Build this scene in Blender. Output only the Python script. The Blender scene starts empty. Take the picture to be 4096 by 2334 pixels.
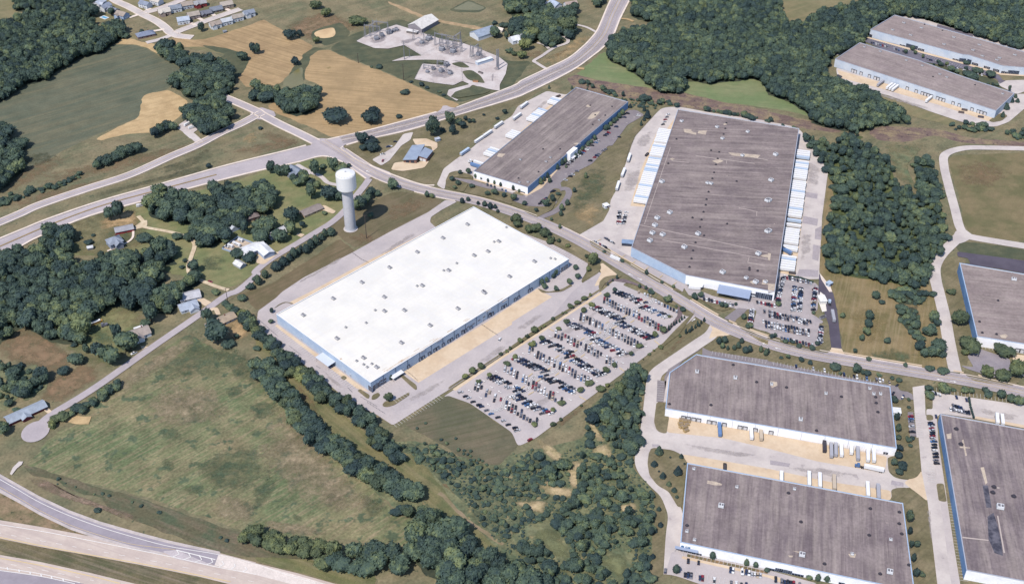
import bpy, bmesh, math, random
from mathutils import Vector, Matrix, noise, geometry
import numpy as np
R = math.radians
random.seed(7); rng = random.Random(11)
SC = bpy.context.scene; COL = SC.collection

# ------------------------------------------------------------------ camera, sky, sun, exposure
CAM_H, PITCH, FOC = 650.0, R(37.0), 4800.0          # metres above ground, depression, focal length in photo pixels
cam = bpy.data.cameras.new('camera'); co = bpy.data.objects.new('camera', cam); COL.objects.link(co)
co.location = (0, 0, CAM_H); co.rotation_euler = (R(90) - PITCH, 0, 0)
cam.sensor_width = 36; cam.lens = FOC / 4096 * 36; cam.clip_start = 1; cam.clip_end = 20000
SC.camera = co
SUN_EL, SHADOW_AZ = R(56), R(55)
w = bpy.data.worlds.new('World'); SC.world = w; w.use_nodes = True
nt = w.node_tree; sky = nt.nodes.new('ShaderNodeTexSky'); sky.sky_type = 'NISHITA'; sky.sun_disc = False
sky.ozone_density = 3.0; sky.dust_density = .5; sky.sun_elevation = SUN_EL; sky.sun_rotation = math.atan2(-math.cos(SHADOW_AZ), -math.sin(SHADOW_AZ))
nt.links.new(sky.outputs[0], nt.nodes['Background'].inputs[0]); nt.nodes['Background'].inputs[1].default_value = 0.15
sl = bpy.data.lights.new('sun', 'SUN'); sl.energy = 4.7; sl.angle = R(0.5); sl.color = (1.0, 0.93, 0.83)
so = bpy.data.objects.new('sun', sl); COL.objects.link(so); so.location = (0, 600, 900)
so.rotation_euler = Vector((math.cos(SHADOW_AZ) * math.cos(SUN_EL), math.sin(SHADOW_AZ) * math.cos(SUN_EL), -math.sin(SUN_EL))).to_track_quat('-Z', 'Y').to_euler()
SC.view_settings.view_transform = 'Standard'; SC.view_settings.look = 'None'
SC.view_settings.exposure = 0.62; SC.view_settings.gamma = 1
KEXP = 2.05                                          # sunlit flat ground: displayed value / albedo
SC.cycles.max_bounces = 5; SC.cycles.diffuse_bounces = 3

# ------------------------------------------------------------------ photo traces -> ground points
Y0 = (0, 584, 1168, 1750); TK = 0.4011
def P(s):
    """'@cr x y x y @F x y' -> photo pixels; @cr = tile column/row of the survey sheets, @F = whole sheet"""
    out = []; c = r = 0; mode = 'T'; num = []
    for t in s.split():
        if t[0] == '@':
            if t[1] == 'F': mode = 'F'
            else: mode = 'T'; c, r = int(t[1]), int(t[2])
            continue
        num.append(float(t))
        if len(num) == 2:
            out.append((num[0] * 1.6031, num[1] * 1.6031) if mode == 'F' else (1024 * c + num[0] * TK, Y0[r] + num[1] * TK)); num = []
    return out
cP, sP = math.cos(PITCH), math.sin(PITCH)
def ray(p):
    x, y = (p[0] - 2048) / FOC, (1167 - p[1]) / FOC
    return Vector((x, cP + y * sP, -sP + y * cP))
def G(p, z=0.0):
    d = ray(p); k = (CAM_H - z) / -d.z
    return Vector((d.x * k, d.y * k, z))
def W(s, z=0.0): return [G(p, z) for p in P(s)]
def mpp(p):                                           # metres per sheet pixel at that place
    g = G(p); return (g - Vector((0, 0, CAM_H))).length / FOC * TK
def zline(base, top):                                 # height of a plumb line from base pixel to top pixel
    g = G(base); d = ray(top); return CAM_H + d.z * g.y / d.y
def inside(x, y, poly):
    c = False; j = len(poly) - 1
    for i in range(len(poly)):
        xi, yi = poly[i]; xj, yj = poly[j]
        if (yi > y) != (yj > y) and x < (xj - xi) * (y - yi) / (yj - yi) + xi: c = not c
        j = i
    return c

# ------------------------------------------------------------------ materials (procedural)
def lin(c):
    return tuple((v / 255 / 12.92 if v <= 10 else ((v / 255 + .055) / 1.055) ** 2.4) for v in c)
VEG = ('grass', 'meadow', 'lawn', 'pasture', 'rough_hay', 'hay_p', 'slope_hay', 'weed', 'loop_field', 'track', 'verge', 'dry_strip', 'scrub_floor', 'forest_floor', 'mown', 'dry_bed')   # dusty late-summer greens
DUST = [0]
def alb(c): return tuple(min(.85, max(.006, v / KEXP)) for v in lin((c[0] - DUST[0] * .15, c[1] - DUST[0] * .1, c[2] + DUST[0]))) + (1,)
MATS = {}
def mat(name, c1, c2=None, big=35, streak=None, streak2=None, grain=.14, gs=1.2, rough=.9, thr=(.42, .6), spec=.2, metal=0, speck=None):
    """two-tone patches + streaks (az, length, width, amount, colour) + grain, all in world metres"""
    if name in MATS: return MATS[name]
    DUST[0] = 10 if any(k in name for k in VEG) else 0
    m = bpy.data.materials.new(name); m.use_nodes = True; t = m.node_tree; N = t.nodes; L = t.links
    b = N['Principled BSDF']; b.inputs['Roughness'].default_value = rough; b.inputs['Metallic'].default_value = metal
    b.inputs['Specular IOR Level'].default_value = spec
    geo = N.new('ShaderNodeNewGeometry')
    def noise_(scale, det=4, vec=None, ro=.6):
        n = N.new('ShaderNodeTexNoise'); n.inputs['Scale'].default_value = scale; n.inputs['Detail'].default_value = det
        n.inputs['Roughness'].default_value = ro; L.new(vec or geo.outputs['Position'], n.inputs['Vector']); return n.outputs['Fac']
    def mrange(v, a, bb, c=0., d=1.):
        n = N.new('ShaderNodeMapRange'); n.inputs[1].default_value = a; n.inputs[2].default_value = bb; n.inputs[3].default_value = c; n.inputs[4].default_value = d
        L.new(v, n.inputs[0]); return n.outputs[0]
    def mix(f, a, bb):
        n = N.new('ShaderNodeMix'); n.data_type = 'RGBA'
        L.new(f, n.inputs[0])
        for k, v in ((6, a), (7, bb)):
            if isinstance(v, tuple): n.inputs[k].default_value = v
            else: L.new(v, n.inputs[k])
        return n.outputs[2]
    cur = alb(c1)
    if c2: cur = mix(mrange(noise_(1 / big, 6), *thr), cur, alb(c2))
    for st in (streak, streak2):
        if not st: continue
        az, ln, wd, am, c3 = st
        mp = N.new('ShaderNodeMapping'); mp.vector_type = 'TEXTURE'; mp.inputs['Rotation'].default_value = (0, 0, R(az)); mp.inputs['Scale'].default_value = (ln, wd, 1)
        L.new(geo.outputs['Position'], mp.inputs['Vector'])
        cur = mix(mrange(noise_(1.0, 4, mp.outputs[0]), .45, .66, 0, am), cur, alb(c3))
    if speck:                                        # (size, threshold, colour)
        cur = mix(mrange(noise_(1 / speck[0], 3), speck[1], speck[1] + .06), cur, alb(speck[2]))
    if grain:
        g = mrange(noise_(1 / gs, 3), .25, .75, 1 - grain, 1 + grain)
        g2 = mrange(noise_(1 / (gs * 7), 4), .3, .7, 1 - grain * .7, 1 + grain * .7)
        mu = N.new('ShaderNodeMath'); mu.operation = 'MULTIPLY'; L.new(g, mu.inputs[0]); L.new(g2, mu.inputs[1])
        vm = N.new('ShaderNodeVectorMath'); vm.operation = 'SCALE'; L.new(mu.outputs[0], vm.inputs['Scale'])
        if isinstance(cur, tuple): vm.inputs[0].default_value = cur[:3]
        else: L.new(cur, vm.inputs[0])
        cur = vm.outputs[0]
    if isinstance(cur, tuple): b.inputs['Base Color'].default_value = cur
    else: L.new(cur, b.inputs['Base Color'])
    MATS[name] = m; DUST[0] = 0; return m
def plain(name, c, rough=.6, spec=.3, metal=0, grain=.05): return mat(name, c, rough=rough, spec=spec, metal=metal, grain=grain, gs=.5)
def glass(name, c):
    m = plain(name, c, rough=.12, spec=.6, grain=0); return m
def foliage(name, a, bcol, c, hue=.34):
    if name in MATS: return MATS[name]
    m = bpy.data.materials.new(name); m.use_nodes = True; t = m.node_tree; N = t.nodes; L = t.links; b = N['Principled BSDF']
    b.inputs['Roughness'].default_value = .8; b.inputs['Specular IOR Level'].default_value = .15
    geo = N.new('ShaderNodeNewGeometry'); oi = N.new('ShaderNodeObjectInfo')
    def nz(sc, det, ro=.6):
        n = N.new('ShaderNodeTexNoise'); n.inputs['Scale'].default_value = sc; n.inputs['Detail'].default_value = det; n.inputs['Roughness'].default_value = ro
        L.new(geo.outputs['Position'], n.inputs['Vector']); return n.outputs['Fac']
    def ma(v, k, add):
        n = N.new('ShaderNodeMath'); n.operation = 'MULTIPLY_ADD'; n.inputs[1].default_value = k; L.new(v, n.inputs[0])
        if isinstance(add, float): n.inputs[2].default_value = add
        else: L.new(add, n.inputs[2])
        return n.outputs[0]
    f = ma(nz(.22, 6, .72), 1.0, -.04); f = ma(oi.outputs['Random'], hue, f); f = ma(nz(.018, 3), .35, f); f = ma(nz(.9, 3), .35, f)
    class ad: outputs = [f]
    rp = N.new('ShaderNodeValToRGB'); e = rp.color_ramp.elements
    e[0].position = .64; e[0].color = alb(a); e[1].position = .88; e[1].color = alb(bcol); x = e.new(1.0); x.position = 1.0; x.color = alb(c)
    sub = N.new('ShaderNodeMath'); sub.operation = 'MULTIPLY'; sub.inputs[1].default_value = .81; L.new(f, sub.inputs[0]); ad.outputs = [sub.outputs[0]]
    L.new(ad.outputs[0], rp.inputs[0]); L.new(rp.outputs[0], b.inputs['Base Color'])
    tl = N.new('ShaderNodeBsdfTranslucent'); L.new(rp.outputs[0], tl.inputs[0]); mx = N.new('ShaderNodeMixShader'); mx.inputs[0].default_value = .28; out = N['Material Output']
    L.new(b.outputs[0], mx.inputs[1]); L.new(tl.outputs[0], mx.inputs[2]); L.new(mx.outputs[0], out.inputs['Surface']); MATS[name] = m; return m

FOL = foliage('foliage_dark_green', (70, 90, 92), (104, 124, 106), (142, 154, 112))
FOL2 = foliage('foliage_olive', (82, 98, 84), (120, 132, 98), (156, 162, 108))
FOL3 = foliage('foliage_pine', (58, 76, 84), (84, 104, 96), (116, 130, 102))
FOLR = foliage('foliage_rust', (150, 90, 40), (170, 110, 55), (150, 130, 60))
BARK = plain('bark', (95, 80, 68), .95)
CONC = mat('pale_concrete', (214, 204, 200), (200, 190, 188), 18, grain=.05, gs=2, speck=(9, .66, (182, 172, 172)))
ASPH = mat('worn_asphalt', (194, 185, 186), (182, 173, 176), 30, grain=.06, gs=2)
ROADM = mat('road_asphalt', (192, 182, 186), (180, 171, 176), 26, grain=.06, gs=1.5)
LOTM = mat('car_park_asphalt', (199, 189, 189), (189, 180, 182), 22, grain=.06, gs=1.6, speck=(5, .70, (165, 158, 162)))
DASPH = mat('dark_asphalt', (150, 142, 146), (136, 128, 134), 14, grain=.08, gs=2, speck=(6, .64, (174, 166, 166)))
STAFFM = mat('staff_asphalt', (184, 174, 175), (168, 160, 163), 12, grain=.08, gs=2, speck=(5, .64, (150, 143, 148)))
NEWASPH = mat('fresh_asphalt', (98, 92, 106), (88, 82, 96), 20, grain=.05)
RAMPA = mat('ramp_asphalt', (168, 160, 170), (158, 150, 160), 12, grain=.04)
HWY = mat('highway_concrete', (216, 200, 190), (205, 188, 180), 12, streak=(-21, 200, 2.2, .8, (196, 180, 174)), grain=.04)
TAN = mat('tan_concrete', (226, 204, 178), (216, 192, 165), 14, grain=.06, gs=2.5, speck=(7, .68, (202, 184, 166)))
GRAV = mat('gravel', (214, 205, 204), (200, 188, 186), 16, grain=.08, gs=1.6, speck=(8, .64, (186, 176, 178)))
LINEW = plain('white_road_paint', (242, 238, 236), grain=.08)
LINEY = plain('yellow_road_paint', (232, 204, 146), grain=.08)
KERB = mat('kerb_concrete', (244, 228, 216), (232, 216, 204), 8, grain=.06)
WHITEP = plain('white_paint', (240, 240, 244), .55)
DARKM = plain('dark_rubber', (46, 48, 58), .8)
STEEL = plain('galvanised_steel', (176, 176, 186), .5, .4, .3)
GLASS = glass('dark_glass', (46, 56, 78))

# ------------------------------------------------------------------ mesh helpers
class MB:
    def __init__(s): s.v = []; s.f = []; s.m = []
    def face(s, pts, mi=0):
        i = len(s.v); s.v += [tuple(p) for p in pts]; s.f.append(tuple(range(i, i + len(pts)))); s.m.append(mi); return s
    def box(s, cx, cy, cz, sx, sy, sz, rz=0, mi=0, top=None):
        """centre x,y, bottom z, sizes; top=(fx,fy) shrinks the top face"""
        c, n = math.cos(rz), math.sin(rz); i = len(s.v); fx, fy = top or (1, 1)
        for z, kx, ky in ((0, 1, 1), (sz, fx, fy)):
            for x, y in ((-1, -1), (1, -1), (1, 1), (-1, 1)):
                a, b = x * sx / 2 * kx, y * sy / 2 * ky; s.v.append((cx + a * c - b * n, cy + a * n + b * c, cz + z))
        for q in ((3, 2, 1, 0), (4, 5, 6, 7), (0, 1, 5, 4), (1, 2, 6, 5), (2, 3, 7, 6), (3, 0, 4, 7)):
            s.f.append(tuple(i + k for k in q)); s.m.append(mi)
        return s
    def tube(s, a, b, r0, r1=None, n=6, mi=0, cap=True):
        a, b = Vector(a), Vector(b); r1 = r0 if r1 is None else r1; d = (b - a).normalized()
        u = d.orthogonal().normalized(); v = d.cross(u); i = len(s.v)
        for p, r in ((a, r0), (b, r1)):
            for k in range(n):
                t = 2 * math.pi * k / n; s.v.append(tuple(p + u * math.cos(t) * r + v * math.sin(t) * r))
        for k in range(n): s.f.append((i + k, i + (k + 1) % n, i + n + (k + 1) % n, i + n + k)); s.m.append(mi)
        if cap: s.f.append(tuple(i + n + k for k in range(n))); s.m.append(mi); s.f.append(tuple(i + n - 1 - k for k in range(n))); s.m.append(mi)
        return s
    def lathe(s, prof, n=24, c=(0, 0), mi=0):
        i = len(s.v)
        for r, z in prof:
            for k in range(n): t = 2 * math.pi * k / n; s.v.append((c[0] + r * math.cos(t), c[1] + r * math.sin(t), z))
        for j in range(len(prof) - 1):
            for k in range(n): s.f.append((i + j * n + k, i + j * n + (k + 1) % n, i + (j + 1) * n + (k + 1) % n, i + (j + 1) * n + k)); s.m.append(mi)
        s.f.append(tuple(i + (len(prof) - 1) * n + k for k in range(n))); s.m.append(mi)
        return s
    def prism(s, poly, z0, z1, mi=0):
        i = len(s.v); n = len(poly)
        s.v += [(p[0], p[1], z0) for p in poly] + [(p[0], p[1], z1) for p in poly]
        for k in range(n): s.f.append((i + k, i + (k + 1) % n, i + n + (k + 1) % n, i + n + k)); s.m.append(mi)
        s.f.append(tuple(i + n + k for k in range(n))); s.m.append(mi); s.f.append(tuple(i + n - 1 - k for k in range(n))); s.m.append(mi)
        return s
    def mesh(s, name, mats):
        me = bpy.data.meshes.new(name); me.from_pydata(s.v, [], s.f)
        for m in (mats if isinstance(mats, (list, tuple)) else [mats]): me.materials.append(m)
        if any(s.m): me.polygons.foreach_set('material_index', s.m)
        me.update(); return me
    def build(s, name, mats, parent=None, loc=None):
        o = bpy.data.objects.new(name, s.mesh(name, mats)); COL.objects.link(o)
        if parent: o.parent = parent
        if loc is not None: o.location = loc
        return o
USED = {}
def tag(o, label, cat, group=None, kind=None):
    ws = label.split()
    if not 4 <= len(ws) <= 16: print('BADLABEL', len(ws), label)
    o['label'] = label; o['category'] = cat
    if group: o['group'] = group
    if kind: o['kind'] = kind
    if not group or True:
        if label in USED and not (group and 'shared' in group) and USED[label] != 's': print('DUPLABEL', label)
        USED.setdefault(label, 1)
    return o
def thing(name, loc, label, cat, rz=0, group=None, share=False):
    o = bpy.data.objects.new(name, None); COL.objects.link(o); o.location = loc; o.rotation_euler = (0, 0, rz); o.empty_display_size = .5
    if share: USED[label] = 's'
    return tag(o, label, cat, group)
def dup(src, parent=None, m=None):
    c = src.copy(); COL.objects.link(c)
    if parent: c.parent = parent
    if m: c.material_slots[0].link = 'OBJECT'; c.material_slots[0].material = m
    return c
ORD = 'first second third fourth fifth sixth seventh eighth ninth tenth eleventh twelfth thirteenth fourteenth fifteenth sixteenth seventeenth eighteenth nineteenth twentieth'.split()
def ordn(i):
    if i < 20: return ORD[i]
    n = i + 1; tens = {2: 'twenty', 3: 'thirty', 4: 'forty', 5: 'fifty', 6: 'sixty', 7: 'seventy', 8: 'eighty'}[n // 10]
    return ({'twenty': 'twentieth', 'thirty': 'thirtieth', 'forty': 'fortieth', 'fifty': 'fiftieth', 'sixty': 'sixtieth', 'seventy': 'seventieth', 'eighty': 'eightieth'}[tens] if n % 10 == 0 else tens + '-' + ORD[n % 10 - 1])

# ------------------------------------------------------------------ ground sheets
GZ = []                                               # (bbox, poly2d, z) for standing things on the ground
LAY = {'field': [.02, 0], 'pave': [.42, 0], 'island': [.78, 0], 'mark': [.88, 0]}      # heights of the sheets, 2 mm apart
def fillet(pts, r):
    out = []; n = len(pts)
    for i in range(n):
        a, b, c = pts[i - 1], pts[i], pts[(i + 1) % n]; la, lc = (a - b).length, (c - b).length
        k = min(r, la * .42, lc * .42)
        p, q = b + (a - b).normalized() * k, b + (c - b).normalized() * k
        for t in (0, .25, .5, .75, 1): out.append(p * (1 - t) ** 2 + b * 2 * t * (1 - t) + q * t * t)
    return out
def ragged(pts, amp, step=4):
    out = []; n = len(pts)
    for i in range(n):
        a, b = pts[i], pts[(i + 1) % n]; k = max(1, int((b - a).length / step))
        for j in range(k):
            p = a.lerp(b, j / k)
            o = noise.noise_vector(p * .11 + Vector((3, 7, 0))) * amp + noise.noise_vector(p * .4) * amp * .4
            out.append(Vector((p.x + o.x, p.y + o.y, 0)))
    return out
def sheet(name, pts, m, layer='field', kind='structure'):
    L = LAY[layer]; z = L[0] + L[1] * .002; L[1] += 1
    vs = [Vector((p.x, p.y, 0)) for p in pts]
    tris = geometry.tessellate_polygon([vs])
    me = bpy.data.meshes.new(name); me.from_pydata([(p.x, p.y, z) for p in vs], [], [t for t in tris]); me.materials.append(m)
    bm = bmesh.new(); bm.from_mesh(me); bmesh.ops.recalc_face_normals(bm, faces=bm.faces)
    for f in bm.faces:
        if f.normal.z < 0: f.normal_flip()
    bm.to_mesh(me); bm.free()
    o = bpy.data.objects.new(name, me); COL.objects.link(o); o['kind'] = kind
    xs = [p.x for p in vs]; ys = [p.y for p in vs]
    if layer != 'mark': GZ.append((min(xs), max(xs), min(ys), max(ys), [(p.x, p.y) for p in vs], z))
    return o
def gz(x, y):
    z = 0
    for a, b, c, d, poly, zz in GZ:
        if zz > z and a <= x <= b and c <= y <= d and inside(x, y, poly): z = zz
    return z
def field(name, s, m, jit=1.6, fil=12): return sheet(name, ragged(fillet(W(s), fil), jit) if jit else fillet(W(s), fil), m, 'field')
SOFTM = {}
def softmat(m):
    """copy of a ground material that thins out to what lies below where the patch's cover fades"""
    if m.name in SOFTM: return SOFTM[m.name]
    c = m.copy(); c.name = m.name + '_thinning'; t = c.node_tree; N = t.nodes; L = t.links; out = next(n for n in N if n.type == 'OUTPUT_MATERIAL'); b = N['Principled BSDF']
    at = N.new('ShaderNodeAttribute'); at.attribute_name = 'cover'; geo = N.new('ShaderNodeNewGeometry'); n = N.new('ShaderNodeTexNoise'); n.inputs['Scale'].default_value = .13; n.inputs['Detail'].default_value = 7; n.inputs['Roughness'].default_value = .68
    L.new(geo.outputs['Position'], n.inputs['Vector']); a = N.new('ShaderNodeMath'); a.operation = 'MULTIPLY_ADD'; a.inputs[1].default_value = 2.2; a.inputs[2].default_value = -1.3; L.new(n.outputs['Fac'], a.inputs[0])
    ad = N.new('ShaderNodeMath'); L.new(a.outputs[0], ad.inputs[0]); L.new(at.outputs['Fac'], ad.inputs[1]); mr = N.new('ShaderNodeMapRange'); mr.inputs[1].default_value = 0; mr.inputs[2].default_value = .9; L.new(ad.outputs[0], mr.inputs[0])
    tr = N.new('ShaderNodeBsdfTransparent'); mx = N.new('ShaderNodeMixShader'); L.new(mr.outputs[0], mx.inputs[0]); L.new(tr.outputs[0], mx.inputs[1]); L.new(b.outputs[0], mx.inputs[2]); L.new(mx.outputs[0], out.inputs['Surface'])
    SOFTM[m.name] = c; return c
def soft(name, s, m, grow=1.15, full=1.0, layer='field'):
    pts = ccw_(fillet(W(s), 9)); c = sum(pts, Vector()) / len(pts); L = LAY[layer]; z = L[0] + L[1] * .002; L[1] += 1; n = len(pts)
    vs, fa, cov = [], [], []
    for k, cv in ((grow, 0), (grow * .82, .45 * full), (grow * .55, .9 * full), (grow * .25, full)): vs += [(c.x + (p.x - c.x) * k, c.y + (p.y - c.y) * k, z) for p in pts]; cov += [cv] * n
    for r in range(3): fa += [(r * n + i, r * n + (i + 1) % n, (r + 1) * n + (i + 1) % n, (r + 1) * n + i) for i in range(n)]
    vs.append((c.x, c.y, z)); cov.append(full); fa += [(3 * n + i, 3 * n + (i + 1) % n, 4 * n) for i in range(n)]
    me = bpy.data.meshes.new(name); me.from_pydata(vs, [], fa); me.materials.append(softmat(m)); a = me.attributes.new('cover', 'FLOAT', 'POINT'); a.data.foreach_set('value', cov)
    o = bpy.data.objects.new(name, me); COL.objects.link(o); o['kind'] = 'structure'; return o
def ccw_(pts):
    a = sum(pts[i - 1].x * pts[i].y - pts[i].x * pts[i - 1].y for i in range(len(pts)))
    return pts if a > 0 else pts[::-1]
def pave(name, s, m, fil=2.5, layer='pave'): return sheet(name, fillet(W(s), fil) if fil else W(s), m, layer)
def spline(pts, k=6):
    q = [pts[0] * 2 - pts[1]] + pts + [pts[-1] * 2 - pts[-2]]; out = []
    for i in range(1, len(q) - 2):
        a, b, c, d = q[i - 1:i + 3]
        for j in range(k):
            t = j / k; out.append(.5 * ((2 * b) + (c - a) * t + (2 * a - 5 * b + 4 * c - d) * t * t + (3 * b - a - 3 * c + d) * t ** 3))
    return out + [pts[-1]]
def offs(line, d):
    out = []
    for i, p in enumerate(line):
        t = (line[min(i + 1, len(line) - 1)] - line[max(i - 1, 0)]); t.z = 0; t.normalize(); out.append(p + Vector((-t.y, t.x, 0)) * d)
    return out
def road(name, s, width, m, kerb=0, centre=None, layer='pave', k=6, edge=None, dash=None):
    ln = spline(W(s), k) if isinstance(s, str) else s
    sheet(name, offs(ln, width / 2) + offs(ln, -width / 2)[::-1], m, layer)
    if kerb:
        for sg in (1, -1): kerbstrip(offs(ln, sg * (width / 2 + kerb / 2)), kerb)
    if centre: stripe(ln, centre[0], centre[1])
    if dash: stripe(ln, dash[0], dash[1], dash[2])
    return ln
def kerbstrip(line, wd, h=.13, m=None, base=.42):
    a, b = offs(line, wd / 2), offs(line, -wd / 2); n = len(line); mb = MB(); z0, z1 = base - .3, base + .36 + h
    for i in range(n - 1):
        p, q, r, s = a[i], a[i + 1], b[i + 1], b[i]
        up = lambda v, z: (v.x, v.y, z)
        mb.face([up(s, z1), up(r, z1), up(q, z1), up(p, z1)]); mb.face([up(p, z0), up(p, z1), up(q, z1), up(q, z0)]); mb.face([up(r, z0), up(r, z1), up(s, z1), up(s, z0)])
    o = mb.build('kerb', m or KERB); o['kind'] = 'structure'; return o
def stripe(line, wd, m, dash=None, z=None, name='road_marking'):
    L = LAY['mark']; z = L[0] + L[1] * .002; L[1] += 1; mb = MB(); a, b = offs(line, wd / 2), offs(line, -wd / 2); acc = 0
    for i in range(len(line) - 1):
        seg = (line[i + 1] - line[i]).length
        if dash:
            k = max(1, int(seg / 1.5))
            for j in range(k):
                if ((acc + seg * j / k) % (dash[0] + dash[1])) < dash[0]:
                    t, u = j / k, (j + 1) / k
                    mb.face([(*q.xy, z) for q in (b[i].lerp(b[i + 1], t), b[i].lerp(b[i + 1], u), a[i].lerp(a[i + 1], u), a[i].lerp(a[i + 1], t))])
        else: mb.face([(*q.xy, z) for q in (b[i], b[i + 1], a[i + 1], a[i])])
        acc += seg
    if mb.f: o = mb.build(name, m); o['kind'] = 'structure'
def line_(s, wd, m, dash=None, k=6): stripe(spline(W(s), k), wd, m, dash)
def stalls(s, depth, pitch=2.8, ang=90, m=None, wd=.16):
    """painted bay lines from the row p0-p1, each 'depth' long to the left of the direction"""
    p0, p1 = W(s)[:2]; d = p1 - p0; n = int(d.length / pitch); u = d.normalized(); az = math.atan2(u.y, u.x) + R(ang)
    v = Vector((math.cos(az), math.sin(az), 0)) * depth; q = Vector((-v.y, v.x, 0)).normalized() * wd / 2
    L = LAY['mark']; z = L[0] + L[1] * .002; L[1] += 1; mb = MB()
    for i in range(n + 1):
        a = p0 + u * pitch * i; b = a + v
        mb.face([(*x.xy, z) for x in (a - q, b - q, b + q, a + q)][::1 if ang > 0 else -1])
    o = mb.build('bay_lines', m or LINEW); o['kind'] = 'structure'

# ================================================================== GROUND
base = sheet('ground', [Vector((-5000, -600, 0)), Vector((5000, -600, 0)), Vector((5000, 9000, 0)), Vector((-5000, 9000, 0))],
             mat('ground_grass', (136, 126, 88), (112, 112, 76), 38, streak=(40, 60, 8, .35, (158, 140, 104)), grain=.26, gs=2.2, speck=(6, .64, (92, 98, 66))), 'field')
MEAD = mat('meadow', (142, 132, 90), (124, 120, 78), 50, streak=(35, 120, 5, .5, (154, 138, 96)), grain=.14)
LAWN = mat('lawn', (122, 128, 78), (144, 138, 90), 22, streak=(40, 50, 4, .3, (96, 108, 62)), grain=.16)
MOWN = mat('mown_grass', (120, 112, 74), (138, 126, 90), 24, streak=(42, 90, 2.4, .5, (102, 100, 66)), grain=.2, gs=2)
DARKG = mat('dark_grass', (86, 92, 62), (104, 104, 70), 22, streak=(20, 60, 6, .4, (72, 78, 50)), grain=.18)
TANF = mat('cut_hayfield', (186, 158, 120), (168, 142, 108), 30, streak=(-32, 140, 3.2, .75, (146, 124, 92)), grain=.12)
TANF2 = mat('cut_hay_slope', (186, 158, 120), (170, 145, 110), 36, streak=(-10, 120, 3.0, .7, (150, 128, 94)), grain=.12, speck=(14, .66, (150, 130, 92)))
DARKF = mat('crop_field', (96, 102, 86), (108, 110, 92), 60, streak=(36, 110, 8, .5, (134, 124, 98)), streak2=(36, 160, 2, .35, (84, 92, 74)), grain=.16, gs=2)
SAND = mat('bare_earth', (206, 178, 136), (190, 162, 122), 16, streak=(30, 30, 4, .5, (172, 148, 110)), grain=.12)
BROWN = mat('dry_pasture', (150, 124, 88), (134, 116, 80), 20, grain=.2, speck=(7, .62, (112, 104, 68)))
HAY = mat('rough_hayfield', (138, 130, 88), (104, 117, 72), 46, streak=(44, 26, 2.2, .55, (166, 146, 110)), grain=.34, gs=2.2, thr=(.34, .62), speck=(13, .57, (92, 104, 70)))
HAYG = mat('green_hay_patch', (84, 100, 68), (102, 112, 74), 14, grain=.3, gs=2.2)
GREEN = mat('green_meadow', (122, 136, 84), (138, 142, 94), 40, streak=(-12, 90, 3, .5, (108, 124, 78)), grain=.12)
MAUVE = mat('dead_scrub', (130, 110, 104), (146, 130, 104), 14, streak=(-16, 40, 4, .6, (104, 84, 84)), grain=.26, gs=2, speck=(5, .6, (86, 74, 76)))
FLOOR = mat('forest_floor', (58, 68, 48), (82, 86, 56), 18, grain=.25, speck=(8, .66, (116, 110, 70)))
WEEDS = mat('weedy_ground', (122, 124, 84), (92, 104, 70), 16, grain=.36, gs=2.4, speck=(9, .62, (150, 138, 92)), streak=(-48, 60, 6, .5, (134, 128, 84)))
POND = mat('pond_water', (136, 128, 86), (126, 120, 78), 30, grain=.03, rough=.25, spec=.5)
PONDT = mat('silty_pond_water', (232, 198, 146), (206, 170, 122), 22, grain=.03, rough=.3, spec=.5)

field('field', '@F -20 -40 660 -40 900 -40 1560 -40 1500 60 1400 190 1250 240 1000 250 700 160 600 60 300 90 100 90 -20 150', MEAD, 0, 0)
field('field', '@00 -60 1000 300 790 700 590 940 475 1180 445 1330 447 1430 475 1560 540 1700 625 1825 700 1800 745 1735 790 1690 890 1420 950 1400 1100 1380 1180 1180 1250 1000 1330 750 1440 @01 600 60 300 260 150 380 -60 480', DARKF)
field('bare_field', '@00 1420 945 1690 895 1740 930 1900 1020 1780 1180 1500 1330 1300 1330 1000 1400 960 1380 1180 1260 1380 1180 1400 1100', SAND)
field('farm_track', '@00 1000 470 1180 440 1330 440 1440 470 1570 535 1720 620 1850 700 1880 690 1860 660 1700 560 1560 470 1540 430 1400 420 1300 380 1150 390', SAND)
field('hayfield', '@00 1690 375 1930 400 2080 385 2570 222 @10 80 195 300 320 590 470 470 540 450 590 360 690 260 830 100 880 -20 860 @00 2450 870 2400 800 2340 740 2440 700 2470 600 2400 560 2270 520 2000 460 1760 480', TANF)
field('swale', '@00 1990 445 2280 485 2450 540 2490 600 2440 700 2380 770 2300 820 2240 700 2150 600 2260 545 2150 515', DARKG)
field('hayfield', '@10 640 500 730 495 900 580 1030 630 1280 720 1480 810 1640 880 1790 950 1940 1000 2040 1040 1850 1130 1500 1210 1100 1300 750 1378 600 1290 180 1120 100 1050 250 1000 620 900 620 830 480 800 490 700 530 620 540 560', TANF2)
field('grass', '@10 720 490 950 350 1400 185 1700 270 1960 400 2230 500 2553 620 @20 200 600 0 860 @10 2400 930 2000 1030 1790 940 1500 810 1280 710 1000 610', DARKG)
field('grass', '@10 470 540 590 470 650 480 720 490 640 500 540 560 530 620 490 700 480 830 440 700 260 860 360 690 450 590', DARKG)
field('hay_strip', '@10 1300 10 1450 60 1700 170 2000 230 2300 280 2280 310 1900 240 1650 180 1350 50', mat('dry_strip', (190, 162, 118), (160, 140, 98), 14))
soft('pasture', '@10 290 270 460 190 700 110 900 200 1050 260 900 330 560 400 350 330', BROWN)
field('pond_bank', '@10 540 330 640 280 770 240 850 230 950 330 900 390 700 460 640 430 560 400', DARKG)
field('pond', '@10 570 330 640 300 770 270 800 330 770 370 680 385 600 370', PONDT, .6, 6)
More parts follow.
